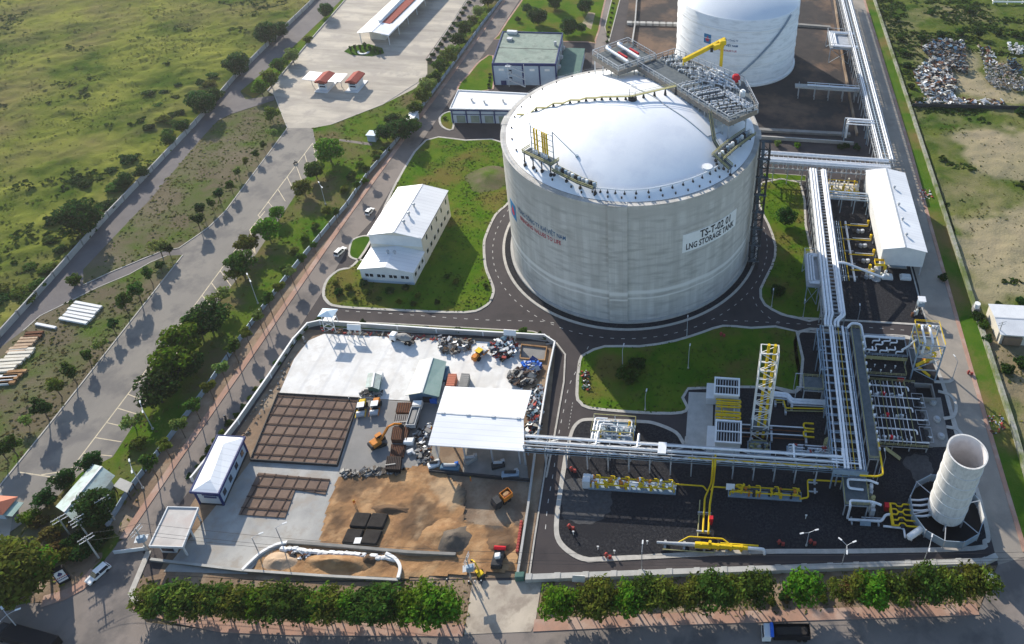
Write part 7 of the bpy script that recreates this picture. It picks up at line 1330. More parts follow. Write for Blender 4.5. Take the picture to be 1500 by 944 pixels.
# ------------------------------------------------------------------ hydrants, boards, lamps, poles
def hydrant(label, x, y):
    p = at(x, y); t = thing('fire_hydrant', label, 'hydrant', (p.x, p.y, 0)); MB().cyl((p.x, p.y), .3, .1, 1.3, 10).lathe((p.x, p.y), [(.3, 1.3), (.4, 1.4), (0, 1.7)], 10).build('body', M['redd'], t); MB().bbox((p.x+1, p.y-.3, .1), (.8, .6, 1), 0, .1).build('hose_box', M['redd'], t)
    MB().tube([(p.x-.6, p.y, .9), (p.x+.6, p.y, .9)], .14, 8).build('outlet', M['redd'], t)
for x, y, lab in ((834, 774, 'red hydrant with hose box on the left edge of the gravel by the curve'), (888, 816, 'red hydrant with hose box on the front kerb left of the launcher'), (837, 690, 'red hydrant with hose box under the left end of the truss rack'), (1141, 797, 'red hydrant with hose box right of the launcher outlet'), (1187, 796, 'red hydrant with hose box by the lamp on the front kerb'), (1056, 492, 'red hydrant with hose box on the shaded lawn by the ring road'), (1418, 548, 'red hydrant with hose box on the grass beside the eastern road')): hydrant(lab, x, y)
def plants(label, x, y): return scrap(label, [(x-7, y-16), (x+4, y-14), (x+6, y+14), (x-5, y+16)], 70, ['rust', 'steel', 'dark', 'roof_dg', 'redd', 'greyc'], (.3, .8), .6, 31, 'flower bed', 'flower_bed')
plants('bed of red and grey planters at the left tip of the shaded lawn', 859, 560)
scrap('rubbish with red plastic lying in the grass strip below the stone wall', [(1446, 612), (1466, 605), (1472, 630), (1452, 640)], 45, ['redd', 'rust', 'steel', 'dark', 'dirt'], (.2, .8), .4, 32, 'rubbish', 'rubbish'); scrap('pink and white rubbish on the grass strip beside the white shed', [(1344, 280), (1362, 278), (1366, 292), (1348, 294)], 40, ['redd', 'white', 'brick'], (.3, 1.2), .5, 33, 'rubbish', 'rubbish')
for k in range(5): p = at((876, 900, 948, 840, 1180)[k], (806, 812, 798, 784, 760)[k]); t = thing('marker_post', ['white marker post by the curve of the gravel kerb', 'white marker post behind the front kerb hydrant', 'thin white marker post alone on the sunlit gravel', 'white marker post beside the left edge hydrant', 'pair topped marker post below the right metering skid'][k], 'post', (p.x, p.y, 0)); MB().cyl((p.x, p.y), .1, .1, 1.4, 6).build('post', M['white'], t); MB().obox((p.x, p.y, 1.5), (.5, .2, .4)).build('cap', M['white'], t)
def lamp(label, bx, by, h=9, arms=1, rz=0, group=None):
    p = at(bx, by); t = thing('street_lamp', label, 'street lamp', (p.x, p.y, 0), group); MB().tube([(p.x, p.y, 0), (p.x, p.y, h)], [.14, .08], 8).build('pole', M['steel'], t); MB().cyl((p.x, p.y), .3, 0, .5, 8).build('base', M['conc'], t)
    for k in range(arms):
        a = rz+k*2*pi/arms; e = (p.x+1.6*cos(a), p.y+1.6*sin(a), h+.4); MB().tube([(p.x, p.y, h-.1), e], .06, 6).build('arm', M['steel'], t); MB().obox((p.x+2*cos(a), p.y+2*sin(a), h+.42), (1, .34, .14), a).build('lamp_head', M['wall_w'], t)
for a in ((378, 445, 11, 2, 2.3, 'double armed lamp among the trees midway along the wide road'), (224, 629, 9, 2, 2.3, 'double armed lamp among the trees near the junction end of the wide road'), (477, 300, 9, 2, 2.3, 'double armed lamp on the grass below the big round tree'), (210, 716, 9, 2, 2.3, 'double armed lamp right of the guard house'), (912, 540, 8, 1, 1.5, 'single lamp at the left part of the shaded lawn'), (945, 601, 6, 1, 1.5, 'short lamp at the bottom edge of the shaded lawn'), (1008, 540, 8, 1, 1.5, 'single lamp in the middle of the shaded lawn'), (1006, 494, 7, 1, 1.6, 'single lamp on the kerb of the ring road'), (940, 838, 9, 1, 1.6, 'single lamp on the front barrier behind the launcher'), (1232, 832, 10, 3, .4, 'three armed lamp on the front barrier below the grating platform'), (1181, 800, 6, 2, .3, 'low twin lamp on the gravel near the front kerb'), (1290, 696, 8, 1, 1.6, 'single lamp between the broad rack and the flare tower'), (1352, 826, 9, 2, 1.2, 'double armed lamp on the front barrier below the flare fence'), (1395, 555, 8, 1, 2, 'single lamp beside the loading tower on the road edge'), (1176, 466, 6, 1, 1.5, 'short lamp on the lawn corner left of the tall rack'), (1130, 450, 6, 1, 1.5, 'short lamp on the right hand lawn by the ring curve'), (33, 928, 8, 3, .5, 'three armed lamp behind the black truck at lower left'), (380, 812, 7, 1, .5, 'thin lamp at the left curve of the retaining wall'), (414, 797, 7, 1, .5, 'thin lamp at the top of the curved retaining wall'), (1255, 476, 7, 1, 1.5, 'single lamp on the road right of the tall rack')):
    lamp(a[5], a[0], a[1], a[2], a[3], a[4], 'lamps of the plant and the road')
def pole(label, bx, by, h=9, arms=2, rz=.9, lattice=False, trans=False):
    p = at(bx, by); t = thing('utility_pole', label, 'utility pole', (p.x, p.y, 0)); MB().tube([(p.x, p.y, 0), (p.x, p.y, h)], [.2, .13], 8).build('pole', M['conc'], t); tops = []
    for k in range(arms):
        z = h-.3-k*1.1; d = Vector((cos(rz), sin(rz), 0)); q = Vector((p.x, p.y, z)); MB().beam(q-d*1.5, q+d*1.5, .14).build('crossarm', M['steel'], t)
        for s in (-1.3, -.5, .5, 1.3): v = q+d*s; MB().cyl((v.x, v.y), .06, z+.05, z+.35, 6).build('insulator', M['steel'], t); tops.append((v.x, v.y, z+.4))
    if trans: MB().bbox((p.x+.6, p.y-.5, h*.55), (1.6, 1.2, 1.6), .3, .2).build('transformer', M['steel_b'], t); MB().obox((p.x, p.y, h*.53), (2.6, 1.6, .15), .3).build('cradle', M['steel'], t)
    return tops
PT_ = [pole('utility pole with two crossarms standing nearest the corner billboard', 145, 818, 9, 2, .9), pole('utility pole with two crossarms in the shade left of the sheet fence', 168, 762, 9, 2, .9), pole('utility pole with three crossarms in the middle of the dark bushes', 132, 790, 9, 3, .9), pole('utility pole with two crossarms at the left of the dark bushes', 104, 786, 8, 2, .9), pole('utility pole with transformer at the gatehouse corner', 217, 806, 9, 2, 1.4, trans=True), pole('pylon like pole with transformer at the end of the grey beam in the sand', 690, 850, 10, 2, 1.5, trans=True), pole('leaning looking pole in front of the workshop shed at the right edge', 1459, 500, 9, 2, .4)]
def cable(label, a, c, sag=1.2, r=.035):
    P = [Vector(a).lerp(Vector(c), k/12)-Vector((0, 0, sag*4*(k/12)*(1-k/12))) for k in range(13)]; return tag(MB().tube(P, r, 4).build('cable', M['dark']), label, 'cable')
for k in (0, 1, 3): cable(['rear overhead cable from the gatehouse pole to the pole in the sand', 'middle overhead cable from the gatehouse pole to the pole in the sand', '', 'front overhead cable from the gatehouse pole to the pole in the sand'][k], PT_[4][k], PT_[5][k]); e = at(1500, 818-k*4, 8); cable(['rear overhead cable crossing the front of the plant to the right edge', 'middle overhead cable crossing the front of the plant to the right edge', '', 'front overhead cable crossing the front of the plant to the right edge'][k], PT_[5][k], (e.x+8, e.y, 8.5), 2)
for k in range(2): cable(['upper cable between the billboard pole and the gatehouse pole', 'lower cable between the billboard pole and the gatehouse pole'][k], PT_[0][k*3], PT_[4][k*3], .6)
# corner billboard
a, c = at(88, 859), at(105, 850); bd = thing('billboard', 'black framed corner billboard with a white logo panel beside the street bend', 'billboard', ((a.x+c.x)/2, (a.y+c.y)/2, 0)); d_ = (c-a); d_.z = 0; Wb = d_.length; d_.normalize(); n_ = Vector((d_.y, -d_.x, 0)); rz = atan2(d_.y, d_.x); m_ = (a+c)/2
MB().obox((m_.x-n_.x*.5, m_.y-n_.y*.5, 2.7), (Wb, 1, 5.4), rz).build('frame', M['black'], bd); FPn = MB().obox((m_.x+n_.x*.04, m_.y+n_.y*.04, 3), (Wb*.8, .08, 3.7), rz).build('panel', M['wall_w'], bd)
P3 = lambda u, z: (m_.x+d_.x*u+n_.x*.1, m_.y+d_.y*u+n_.y*.1, z); MB().add([P3(u, z) for u, z in ((0, 4.6), (.35, 4.1), (.5, 3.7), (.35, 3.3), (0, 3.15), (-.35, 3.3), (-.45, 3.7), (-.2, 4.1))], [tuple(range(8))]).build('flame_mark', M['navy'], FPn); MB().add([P3(u, z) for u, z in ((.1, 3.7), (.3, 3.5), (.15, 3.2), (-.1, 3.15), (-.1, 3.4))], [tuple(range(5))]).build('red_mark', M['red'], FPn)
b = MB(); x = -1.1
for k in range(7): b.add([P3(x, 2.5), P3(x+.24, 2.5), P3(x+.24, 2.9), P3(x, 2.9)], [(0, 1, 2, 3)]); x += .32
b.build('letter_row', M['redd'], FPn); b = MB(); x = -1.4
for k in range(10): b.add([P3(x, 1.8), P3(x+.22, 1.8), P3(x+.22, 2.15), P3(x, 2.15)], [(0, 1, 2, 3)]); x += .28
b.build('letter_row', M['navy'], FPn)
p = at(848, 854); nb = thing('notice_board', 'small white notice board standing behind the front barrier', 'sign board', (p.x, p.y, 0)); MB().obox((p.x, p.y, 1.8), (3, .15, 1.6), 0, -.5).build('board', M['wall_w'], nb); MB().cyl((p.x-1, p.y), .08, 0, 1.5, 6).build('post', M['steel'], nb); MB().cyl((p.x+1, p.y), .08, 0, 1.5, 6).build('post', M['steel'], nb)
p = at(762, 848); tag(MB().bbox((p.x, p.y, .1), (2.2, 1.4, 1.8), .1, .15).build('bin', M['roof_dg']), 'dark green bin at the corner of the entrance drive', 'bin'); p = at(1450, 855); tag(MB().bbox((p.x, p.y, .1), (1.6, 3.2, 2), .2, .15).build('cabinet', M['wall_w']), 'white street cabinet at the right end of the front hedge', 'cabinet')
gb = thing('gate_barrier', 'pale sliding gate lying across the street mouth beside the gatehouse', 'gate', at(190, 800)); a, c = at(168, 812), at(215, 806); MB().ribbon([(a.x, a.y), (c.x, c.y)], .2, .1, 1.3).build('gate_leaf', M['wall_w'], gb); MB().cyl((c.x, c.y), .3, 0, 1.8, 8).build('gate_post', M['conc'], gb)
# ------------------------------------------------------------------ people
def person(cl, tr):
    me = bpy.data.meshes.new('person'); V = [(0, 0, .95), (0, 0, 1.2), (0, 0, 1.42), (0, 0, 1.52), (0, .02, 1.66), (.1, 0, .9), (.13, .06, .5), (.14, 0, .06), (.15, .14, .03), (-.1, 0, .9), (-.13, -.06, .5), (-.14, -.12, .06), (-.15, .02, .03), (.2, 0, 1.4), (.27, -.03, 1.12), (.27, .08, .88), (-.2, 0, 1.4), (-.27, .03, 1.12), (-.27, .12, .9)]
    me.from_pydata(V, [(0, 1), (1, 2), (2, 3), (3, 4), (0, 5), (5, 6), (6, 7), (7, 8), (0, 9), (9, 10), (10, 11), (11, 12), (2, 13), (13, 14), (14, 15), (2, 16), (16, 17), (17, 18)], [])
    me.materials.append(M[cl]); o = bpy.data.objects.new('person', me); S.collection.objects.link(o); sk_ = o.modifiers.new('s', 'SKIN'); R_ = [.15, .15, .16, .06, .11, .1, .075, .05, .04, .1, .075, .05, .04, .065, .05, .04, .065, .05, .04]
    for i, r in enumerate(R_): v = me.skin_vertices[0].data[i]; v.radius = (r*1.15, r); v.use_root = i == 0
    ss = o.modifiers.new('u', 'SUBSURF'); ss.levels = ss.render_levels = 1; hm = MB().lathe((0, .02), [(.13, 1.68), (.14, 1.74), (.09, 1.82), (0, 1.85)], 10).build('helmet', M[tr], o); return o
pr = {'a': Proto(tag(person('cloth', 'white'), 'p', 'person')), 'b': Proto(tag(person('orangev', 'yellow'), 'p', 'person')), 'c': Proto(tag(person('shirt', 'white'), 'p', 'person'))}
for k, x, y, lab in (('a', 656, 855, 'person in dark clothes standing at the right end of the near hedge'), ('a', 688, 858, 'person in dark clothes, leftmost of three on the entrance drive'), ('c', 697, 858, 'person in a light shirt, middle of three on the entrance drive'), ('a', 706, 857, 'person in dark clothes, rightmost of three on the entrance drive'), ('b', 633, 632, 'worker in an orange vest left of the white canopy'), ('a', 622, 640, 'worker in dark clothes beside the skip box'), ('b', 690, 706, 'worker in an orange vest in front of the canopy slab'), ('a', 513, 590, 'worker in dark clothes on the large reinforcement mat'), ('c', 446, 500, 'worker in a light shirt at the left corner of the white slab'), ('b', 520, 740, 'worker in an orange vest on the wet sand')): p = at(x, y); pr[k].put((p.x, p.y, .24 if k != 'a' or x < 640 else .13), random.uniform(0, 6), 1.05, lab)
for (x, y, rz, lab) in ((433, 240, 1.0, 'motorcyclist in dark clothes riding along the wide road'), (331, 615, 2, 'motorcyclist on the inner road beside the sheet fence')):
    p = at(x, y); t = thing('motorcycle', lab.replace('motorcyclist', 'motorcycle with a rider'), 'motorcycle', (p.x, p.y, .05), None); b = MB()
    for s in (-.62, .62): wb = MB(); wheel(wb, s, 0, .3, .12); lift(wb, (p.x, p.y, .05), rz).build('wheel', M['rubber'], t)
    lift(MB().bbox((0, 0, .35), (1.1, .35, .5), 0, .1).obox((-.3, 0, .9), (.7, .3, .12)).beam((.5, -.35, 1.05), (.5, .35, 1.05), .05), (p.x, p.y, .05), rz).build('body', M['dark'], t); c = pr['a'].put((p.x, p.y, .35), rz-pi/2, .85, 'person in dark clothes riding the '+('motorcycle on the wide road' if x == 433 else 'motorcycle on the inner road'))
# ------------------------------------------------------------------ trees and shrubs
def crown_mb(seed, rx, z0, z1, nl, ls, lobes, flat=1.0, fill=.25, droop=.3, ry=None):
    r = random.Random(seed); b = MB(); ry = ry or rx; zc = (z0+z1)/2; rz = (z1-z0)/2; L = []
    for k in range(lobes):
        while True:
            x, y, z = r.uniform(-1, 1), r.uniform(-1, 1), r.uniform(-1, 1)
            if .15 < x*x+y*y+z*z < 1: break
        q = r.uniform(.3, .5); s = (1-q*.9)/max(.6, sqrt(x*x+y*y+z*z)); L.append((x*s*rx, y*s*ry, zc+z*s*rz, q*r.uniform(.8, 1.15)))
    L.append((0, 0, zc, .55))
    wts = [l[3]**2 for l in L]
    for _ in range(nl):
        l = r.choices(L, wts)[0]; d = Vector((r.gauss(0, 1), r.gauss(0, 1), r.gauss(0, 1))).normalized(); f = r.uniform(.8, 1.05) if r.random() > fill else r.uniform(.3, .8)
        p = Vector((l[0]+d.x*l[3]*rx*f, l[1]+d.y*l[3]*ry*f, l[2]+d.z*l[3]*rz*f*flat))
        if p.z < z0*.8: continue
        nn = (d*.7+Vector((r.gauss(0, .6), r.gauss(0, .6), r.gauss(.35, .5)))).normalized(); t = nn.orthogonal().normalized(); t = Matrix.Rotation(r.uniform(0, 6.3), 3, nn)@t; u = nn.cross(t); s = ls*r.uniform(.55, 1.35); e = s*r.uniform(.5, .8)
        dn = Vector((0, 0, -s*droop*r.random()))
        b.add([p-t*s, p-u*e*.8+dn*.3, p+t*s+dn, p+u*e*.8+dn*.3], [(0, 1, 2, 3)])
    return b, L
def tree_proto(name, seed, leaf, h, rx, z0, nl, ls, lobes, tr=.16, stems=1, **k):
    t = thing(name, 'x', 'tree'); b = MB(); r = random.Random(seed); cb, L = crown_mb(seed, rx, z0, h, nl, ls, lobes, **k)
    for s in range(stems):
        a = r.uniform(0, 6.3); o = 0 if stems == 1 else rx*.35; x, y = o*cos(a), o*sin(a); top = Vector((x*.4+r.uniform(-.2, .2), y*.4, z0+(h-z0)*.45)); mid = Vector((x+r.uniform(-.15, .15), y+r.uniform(-.15, .15), z0*.8)); b.tube([(x, y, -.15), tuple(mid), tuple(top), (top.x, top.y, z0+(h-z0)*.75)], [tr, tr*.8, tr*.5, tr*.2], 7)
    for l in L[:7]: b.tube([(0, 0, z0*.85), (l[0]*.5, l[1]*.5, (z0*.8+l[2])/2+.2), l[:3]], [tr*.55, tr*.38, tr*.15], 5)
    b.build('trunk', M['bark'], t); cb.build('crown', LF[leaf], t); return Proto(t)
G_, B_, D_, O_, P_, W_ = range(6)
PR = {}
def proto(kind):
    if kind in PR: return PR[kind]
    k, lf = kind[:-1], int(kind[-1]); s = 20+len(PR)*7
    if k.startswith('street'): p = tree_proto('street_tree', s, lf, 6.6, 1.9, 2.6, 700, .34, 7, .13)
    elif k.startswith('tall'): p = tree_proto('slender_tree', s, lf, 7.6, 2.0, 4.2, 620, .36, 7, .12)
    elif k.startswith('feather'): p = tree_proto('feathery_tree', s, lf, 7, 3.1, 2.2, 620, .42, 9, .16, fill=.5)
    elif k.startswith('spread'): p = tree_proto('spreading_tree', s, lf, 7.2, 3.9, 1.6, 1700, .42, 12, .2)
    elif k.startswith('round'): p = tree_proto('round_tree', s, lf, 5, 2.7, .5, 1300, .34, 10, .2)
    elif k.startswith('big'): p = tree_proto('broad_tree', s, lf, 10.5, 5.6, 1.5, 3400, .5, 18, .32)
    elif k.startswith('hedge'): p = tree_proto('roadside_tree', s, lf, 8.8, 4.2, 3.0, 1700, .42, 18, .13, stems=2, fill=.45)
    elif k.startswith('wisp'): p = tree_proto('roadside_tree', s, lf, 8.8, 4.0, 3.0, 950, .4, 16, .12, stems=2, fill=.6)
    elif k.startswith('bush'): p = tree_proto('bush', s, lf, 3, 2.2, .1, 800, .36, 9, .1, stems=3)
    elif k.startswith('shrub'): p = tree_proto('shrub', s, lf, 1.3, .9, .05, 170, .26, 5, .05, stems=2)
    elif k.startswith('cone'): p = tree_proto('conifer', s, lf, 3.6, .95, .2, 420, .26, 7, .09)
    PR[kind] = p; return p
NT = 0
def put(kind, x, y, sc=1.0, label='', group=None, z=0, cat='tree', w3=None):
    global NT; NT += 1; sc *= {'street': 1.15, 'spread': 1.22, 'feathe': 1.15, 'round0': 1.1, 'round2': 1.1}.get(kind[:6], 1); r = random.Random(NT*13+1); p = at(x, y, 0); o = proto(kind).put((p.x, p.y, z), r.uniform(0, 6.28), sc if w3 is None else (sc*w3, sc*w3, sc), label, group); o['category'] = cat; return o
# kerb row, verge side of the wide road, from the far end to the near end
row = [(400, 203, 'feather4', .7), (388, 222, 'street0', .7), (377, 236, 'street0', .75), (362, 246, 'street3', .7), (351, 262, 'street4', .8), (341, 284, 'street0', .9), (324, 299, 'street2', 1), (313, 309, 'street0', .8), (300, 320, 'street2', 1), (294, 338, 'street2', 1.1)]
for k, (x, y, kd, s) in enumerate(row): put(kd, x, y, s*.95, f'{ORD[k]} tree from the pale yard in the upper kerb row of the wide road', 'kerb trees of the upper verge')
row = [(251, 378, 'street2', .75), (239, 402, 'street2', .75), (224, 416, 'street0', .95), (207, 443, 'street0', 1.15), (189, 460, 'street0', 1.1), (171, 491, 'street2', .85), (152, 514, 'feather4', .6), (134, 535, 'street0', .85), (113, 562, 'street0', 1.1), (91, 582, 'street3', 1), (72, 616, 'street2', 1.2), (44, 626, 'feather4', .55), (27, 669, 'street0', 1), (12, 676, 'street0', .9)]
for k, (x, y, kd, s) in enumerate(row): put(kd, x, y, s, f'{ORD[k]} tree from the branch track in the lower kerb row of the wide road', 'kerb trees of the lower verge')
put('feather4', 238, 376, 1.0, 'pale feathery tree where the branch track leaves the wide road'); put('round0', 112, 417, .8, 'small round tree at the tip of the verge between track and branch'); put('spread3', 400, 178, .8, 'olive tree at the corner of the pale yard and the verge')
# trees of the strip between the wide road and the plant
for k, (x, y, kd, s, lab) in enumerate(((485, 238, 'big1', 1.05, 'biggest bright green tree beside the wide road below the pale yard'), (465, 262, 'spread0', .9, 'dark green tree just below the biggest bright tree'), (448, 288, 'spread3', .9, 'olive tree on the grass left of the second lamp'), (408, 322, 'spread1', .65, 'small bright tree at the bend of the parking bays'), (396, 352, 'spread1', 1.05, 'bright spreading tree against the parking bays'), (366, 372, 'spread3', .9, 'olive spreading tree near the midway lamp'), (358, 405, 'spread0', 1.1, 'green spreading tree left of the midway lamp'), (346, 415, 'feather3', .9, 'thin brownish tree left of the midway lamp'), (325, 450, 'feather4', 1.0, 'pale feathery tree over the parking bays'), (312, 486, 'spread2', 1.25, 'dark spreading tree in the middle of the strip'), (297, 495, 'spread0', 1.1, 'green tree next to the dark spreading tree'), (276, 520, 'spread1', 1.3, 'broad bright tree overhanging the parking bays'), (256, 556, 'spread1', 1.3, 'second broad bright tree overhanging the parking bays'), (238, 590, 'spread2', 1.2, 'dark tree below the two broad bright trees'), (282, 548, 'spread2', .9, 'dark low tree behind the two broad bright trees'), (200, 630, 'feather4', .75, 'pale feathery tree beside the lower double lamp'), (206, 655, 'bush3', 1, 'olive bush below the lower double lamp'), (136, 688, 'round2', 1.05, 'dark round tree behind the roof ridge of the guard house'), (97, 712, 'round2', 1, 'dark round tree left of the guard house roof'), (69, 741, 'round2', .95, 'dark round tree near the red roofed booth'), (146, 765, 'big2', .95, 'large dark tree covering the right half of the guard house'), (40, 868, 'big3', 1.35, 'huge yellow green tree mass at the lower left corner'), (12, 850, 'big3', 1.1, 'olive tree at the left edge below the booth'), (62, 850, 'hedge1', 1.2, 'bright tree in front of the huge yellow green tree'))): put(kd, x, y, s, lab)
for k, (x, y) in enumerate(((560, 243), (545, 264), (530, 286), (515, 307), (500, 328), (484, 350), (468, 372), (452, 395), (436, 417), (420, 439), (404, 461), (389, 482), (372, 507), (355, 532), (337, 559), (319, 586), (299, 616), (277, 642), (256, 672), (236, 700))):
    if k in (3, 5): continue
    put(('tall3', 'tall0', 'tall4')[k % 3] if k > 6 else 'tall0', x-5, y, (.75 if k < 8 else 1)+.1*(k*5 % 3), f'{ORD[k]} slender tree from the gate shelter on the soil strip beside the inner road', 'slender trees beside the inner road')
for k, (x, y, s) in enumerate(((505, 282, 1), (515, 262, 1.1), (527, 246, .9), (552, 232, 1.2), (566, 222, 1), (535, 268, .8), (480, 312, .9), (462, 336, .8), (448, 352, .9), (432, 372, .9), (418, 395, .8))): put(('bush3', 'bush0', 'bush1')[k % 3], x, y, s, f'{ORD[k]} bush along the sheet fence counted from the gate shelter' if k < 6 else f'{ORD[k-6]} bush along the sheet fence counted downward from the second lamp', 'bushes along the sheet fence', cat='bush')
for k, (x, y, kd, s) in enumerate(((590, 205, 'spread2', 1.3), (577, 190, 'big2', .75), (566, 205, 'spread2', .9), (606, 195, 'spread0', .8))): put(kd, x, y, s, ['dark tree right behind the gate shelter', 'tall dark tree left of the gate shelter', 'dark tree at the end of the hut path', 'green tree below the gate shelter'][k])
XS = [(612, 168), (622, 150), (632, 136), (640, 122), (650, 108), (660, 94), (668, 80), (676, 66), (686, 52), (696, 38), (706, 24), (718, 8), (728, -8), (742, -26)]
for k, (x, y) in enumerate(XS): put(('spread0', 'spread3', 'spread4', 'spread2')[k % 4], x-3, y+2, .8+.15*((k*7) % 3), f'{ORD[k]} tree from the gate shelter in the row beside the upper inner road', 'tree row beside the upper inner road')
HX = [(630+k*5.2, 90-k*7.6) for k in range(13)]
for k, (x, y) in enumerate(HX): put('bush2', x, y, .75, f'{ORD[k]} clipped bush from the near end of the hedge edging the yard', 'clipped bushes edging the pale yard', cat='bush')
for k, (x, y, kd, s, lab) in enumerate(((385, 140, 'spread1', .9, 'bright tree at the near end of the strip between track and yard'), (398, 128, 'spread3', 1, 'olive tree behind the near end of the strip between track and yard'), (430, 92, 'big4', .75, 'pale broad tree in the strip between track and yard'), (412, 108, 'spread0', .9, 'green tree beside the pale broad tree of the strip'), (478, 25, 'big2', .8, 'dark tree at the far end of the strip between track and yard'), (452, 62, 'bush3', 1.2, 'olive bush in the strip between track and yard'))): put(kd, x, y, s, lab)
for k, (x, y, s) in enumerate(((396, 66, 1.15), (352, 112, 1.1), (300, 168, 1.05), (318, 152, .8), (122, 345, 1.3), (140, 330, .9), (186, 275, .7), (210, 262, .6), (270, 195, .7), (415, 55, .8), (250, 215, .55))): put('big2' if k in (0, 1, 2, 4, 9) else 'spread2', x, y, s, ['dark tree at the far end of the field wall', 'dark tree on the meadow side where the track widens', 'dark tree against the middle of the field wall', 'smaller dark tree touching the one against the field wall', 'large dark bushy tree against the lower field wall', 'small tree joined to the large dark bushy tree', 'low dark tree by the field wall above the large bushy tree', 'low tree by the field wall below the track bend', 'low tree by the field wall near the track bend', 'second dark tree at the far end of the field wall', 'smallest tree by the field wall near the track bend'][k], z=.4)
rr = random.Random(77)
for k in range(40):
    f = rr.random(); px_, py_ = 20+f*310, 478-f*362; o_ = abs(rr.gauss(0, 22))+6; put(rr.choice(['bush0', 'bush3', 'bush0', 'bush2', 'bush2']), px_-o_*1.1, py_-o_*.5, rr.uniform(.5, 1.0), f'{ORD[k]} bush of the thicket on the meadow side of the field wall', 'thicket along the field wall', z=.4, cat='bush', w3=1.7)
# conifer bed in the yard
bedp = [(504, 76), (515, 68), (540, 65), (560, 71), (563, 79), (545, 83), (515, 81)]; sheet('planting_bed', bedp, 'lawn_dark', .2)
for k, (x, y) in enumerate(((514, 76), (521, 74), (528, 74), (535, 73), (543, 75), (550, 78), (558, 80))): put('cone2', x, y, 1.2 if k == 3 else .95, f'{ORD[k]} dark conifer from the left in the oval bed of the yard', 'conifers in the oval bed of the yard')
p = at(533, 77); tag(MB().lathe((p.x, p.y), [(2.2, .2), (2.2, .7), (3, .7), (3, .2)], 16, pi, 2*pi).build('bench_ring', M['white']), 'white curved bench in the oval bed of the yard', 'bench')
# mango trees behind the blue building and the strip left of the bund
for k, (x, y, s, kd) in enumerate(((788, 36, 1.0, 'big2'), (832, 52, 1.05, 'big2'), (812, 14, .9, 'big2'), (858, 20, .9, 'big2'), (852, 48, .7, 'spread2'), (772, 20, .7, 'spread2'), (796, 52, .55, 'round1'), (759, 32, .6, 'round2'))): put(kd, x, y, s, ['big dark tree behind the middle of the blue building', 'big dark tree behind the right corner of the blue building', 'big dark tree at the top edge between the two others', 'dark tree at the top edge beside the service road', 'dark low tree at the turn of the service road', 'dark low tree beside the upper inner road', 'bright round bush behind the blue building', 'small round dark bush near the paving tip'][k])
sheet('service_road', [(866, 100), (872, 62), (886, 0), (890, -50), (908, -50), (902, 0), (888, 62), (884, 100)], 'asphalt2', .09); sheet('lot_earth', [(852, 36), (862, 18), (872, 20), (866, 44)], 'bare', .2)
for k in range(14): put('bush2', 889+k*1.2, 62-k*7, .42, f'{ORD[k]} low bush from the near end of the service road strip', 'low bushes beside the service road', cat='bush')
for k, (x, y, kd) in enumerate(((1138, 213, 'bush4'), (1168, 217, 'bush1'), (1232, 218, 'bush2'), (1254, 218, 'bush2'), (1240, 217, 'bush2'))): put(kd, x, y, .9, ['pale bush in front of the near bund wall', 'bright bush in front of the near bund wall', 'left dark bush in front of the portal frame', 'right dark bush in front of the portal frame', 'middle dark bush in front of the portal frame'][k], cat='bush')
# garden shrubs round the warehouse and on the planting strip
rr = random.Random(5)
for k in range(16): x, y = ((492, 418), (498, 430), (512, 425), (520, 440), (532, 418), (540, 432), (556, 440), (572, 430), (596, 424), (612, 436), (585, 445), (606, 448), (640, 445), (655, 408), (668, 416), (712, 420))[k]; put(rr.choice(['bush0', 'bush2', 'bush3']), x, y, rr.uniform(.45, .85), f'{ORD[k]} garden shrub from the left on the lawn in front of the white warehouse', 'garden shrubs in front of the white warehouse', z=.15, cat='shrub')
for k, (x, y, s) in enumerate(((468, 473, 1), (490, 475, .6), (531, 476, .9), (580, 480, .5), (625, 482, .6), (672, 486, .9), (700, 487, .5), (767, 489, 1), (790, 493, .8), (800, 496, .7))): put('bush0' if k % 2 else 'bush2', x, y, s*.7, f'{ORD[k]} shrub from the watch tower on the strip above the compound wall', 'shrubs on the strip above the compound wall', z=.15, cat='shrub')
for k in range(18): f = k/17; x, y = 448-f*160+rr.uniform(-2, 2), 482+f*215; put(rr.choice(['bush0', 'bush2', 'bush3']), x-3-f*6, y+2, rr.uniform(.35, .6), f'{ORD[k]} shrub from the top in the kerb bed left of the compound wall', 'shrubs in the kerb bed left of the compound wall', cat='shrub')
put('bush0', 920, 556, 1.35, 'wide low bush on the shaded lawn, left half', z=.1, w3=1.3, cat='bush'); put('bush2', 935, 540, 1.2, 'taller dark bush on the shaded lawn touching the wide low one', z=.1, w3=1.2, cat='bush')
put('spread2', 1150, 330, .9, 'dark tree on the lawn right of the ring road'); put('bush2', 1140, 430, 1.3, 'dark bush near the lower lamp of the right hand lawn', cat='bush'); put('bush3', 652, 175, .5, 'small bush on the little lawn beside the substation', cat='bush')
for k in range(5): put('bush2', 718-k*.5, 110+k*5, .4, f'{ORD[k]} small dark shrub from the top at the left wall of the blue building', 'shrubs at the blue building', cat='shrub')
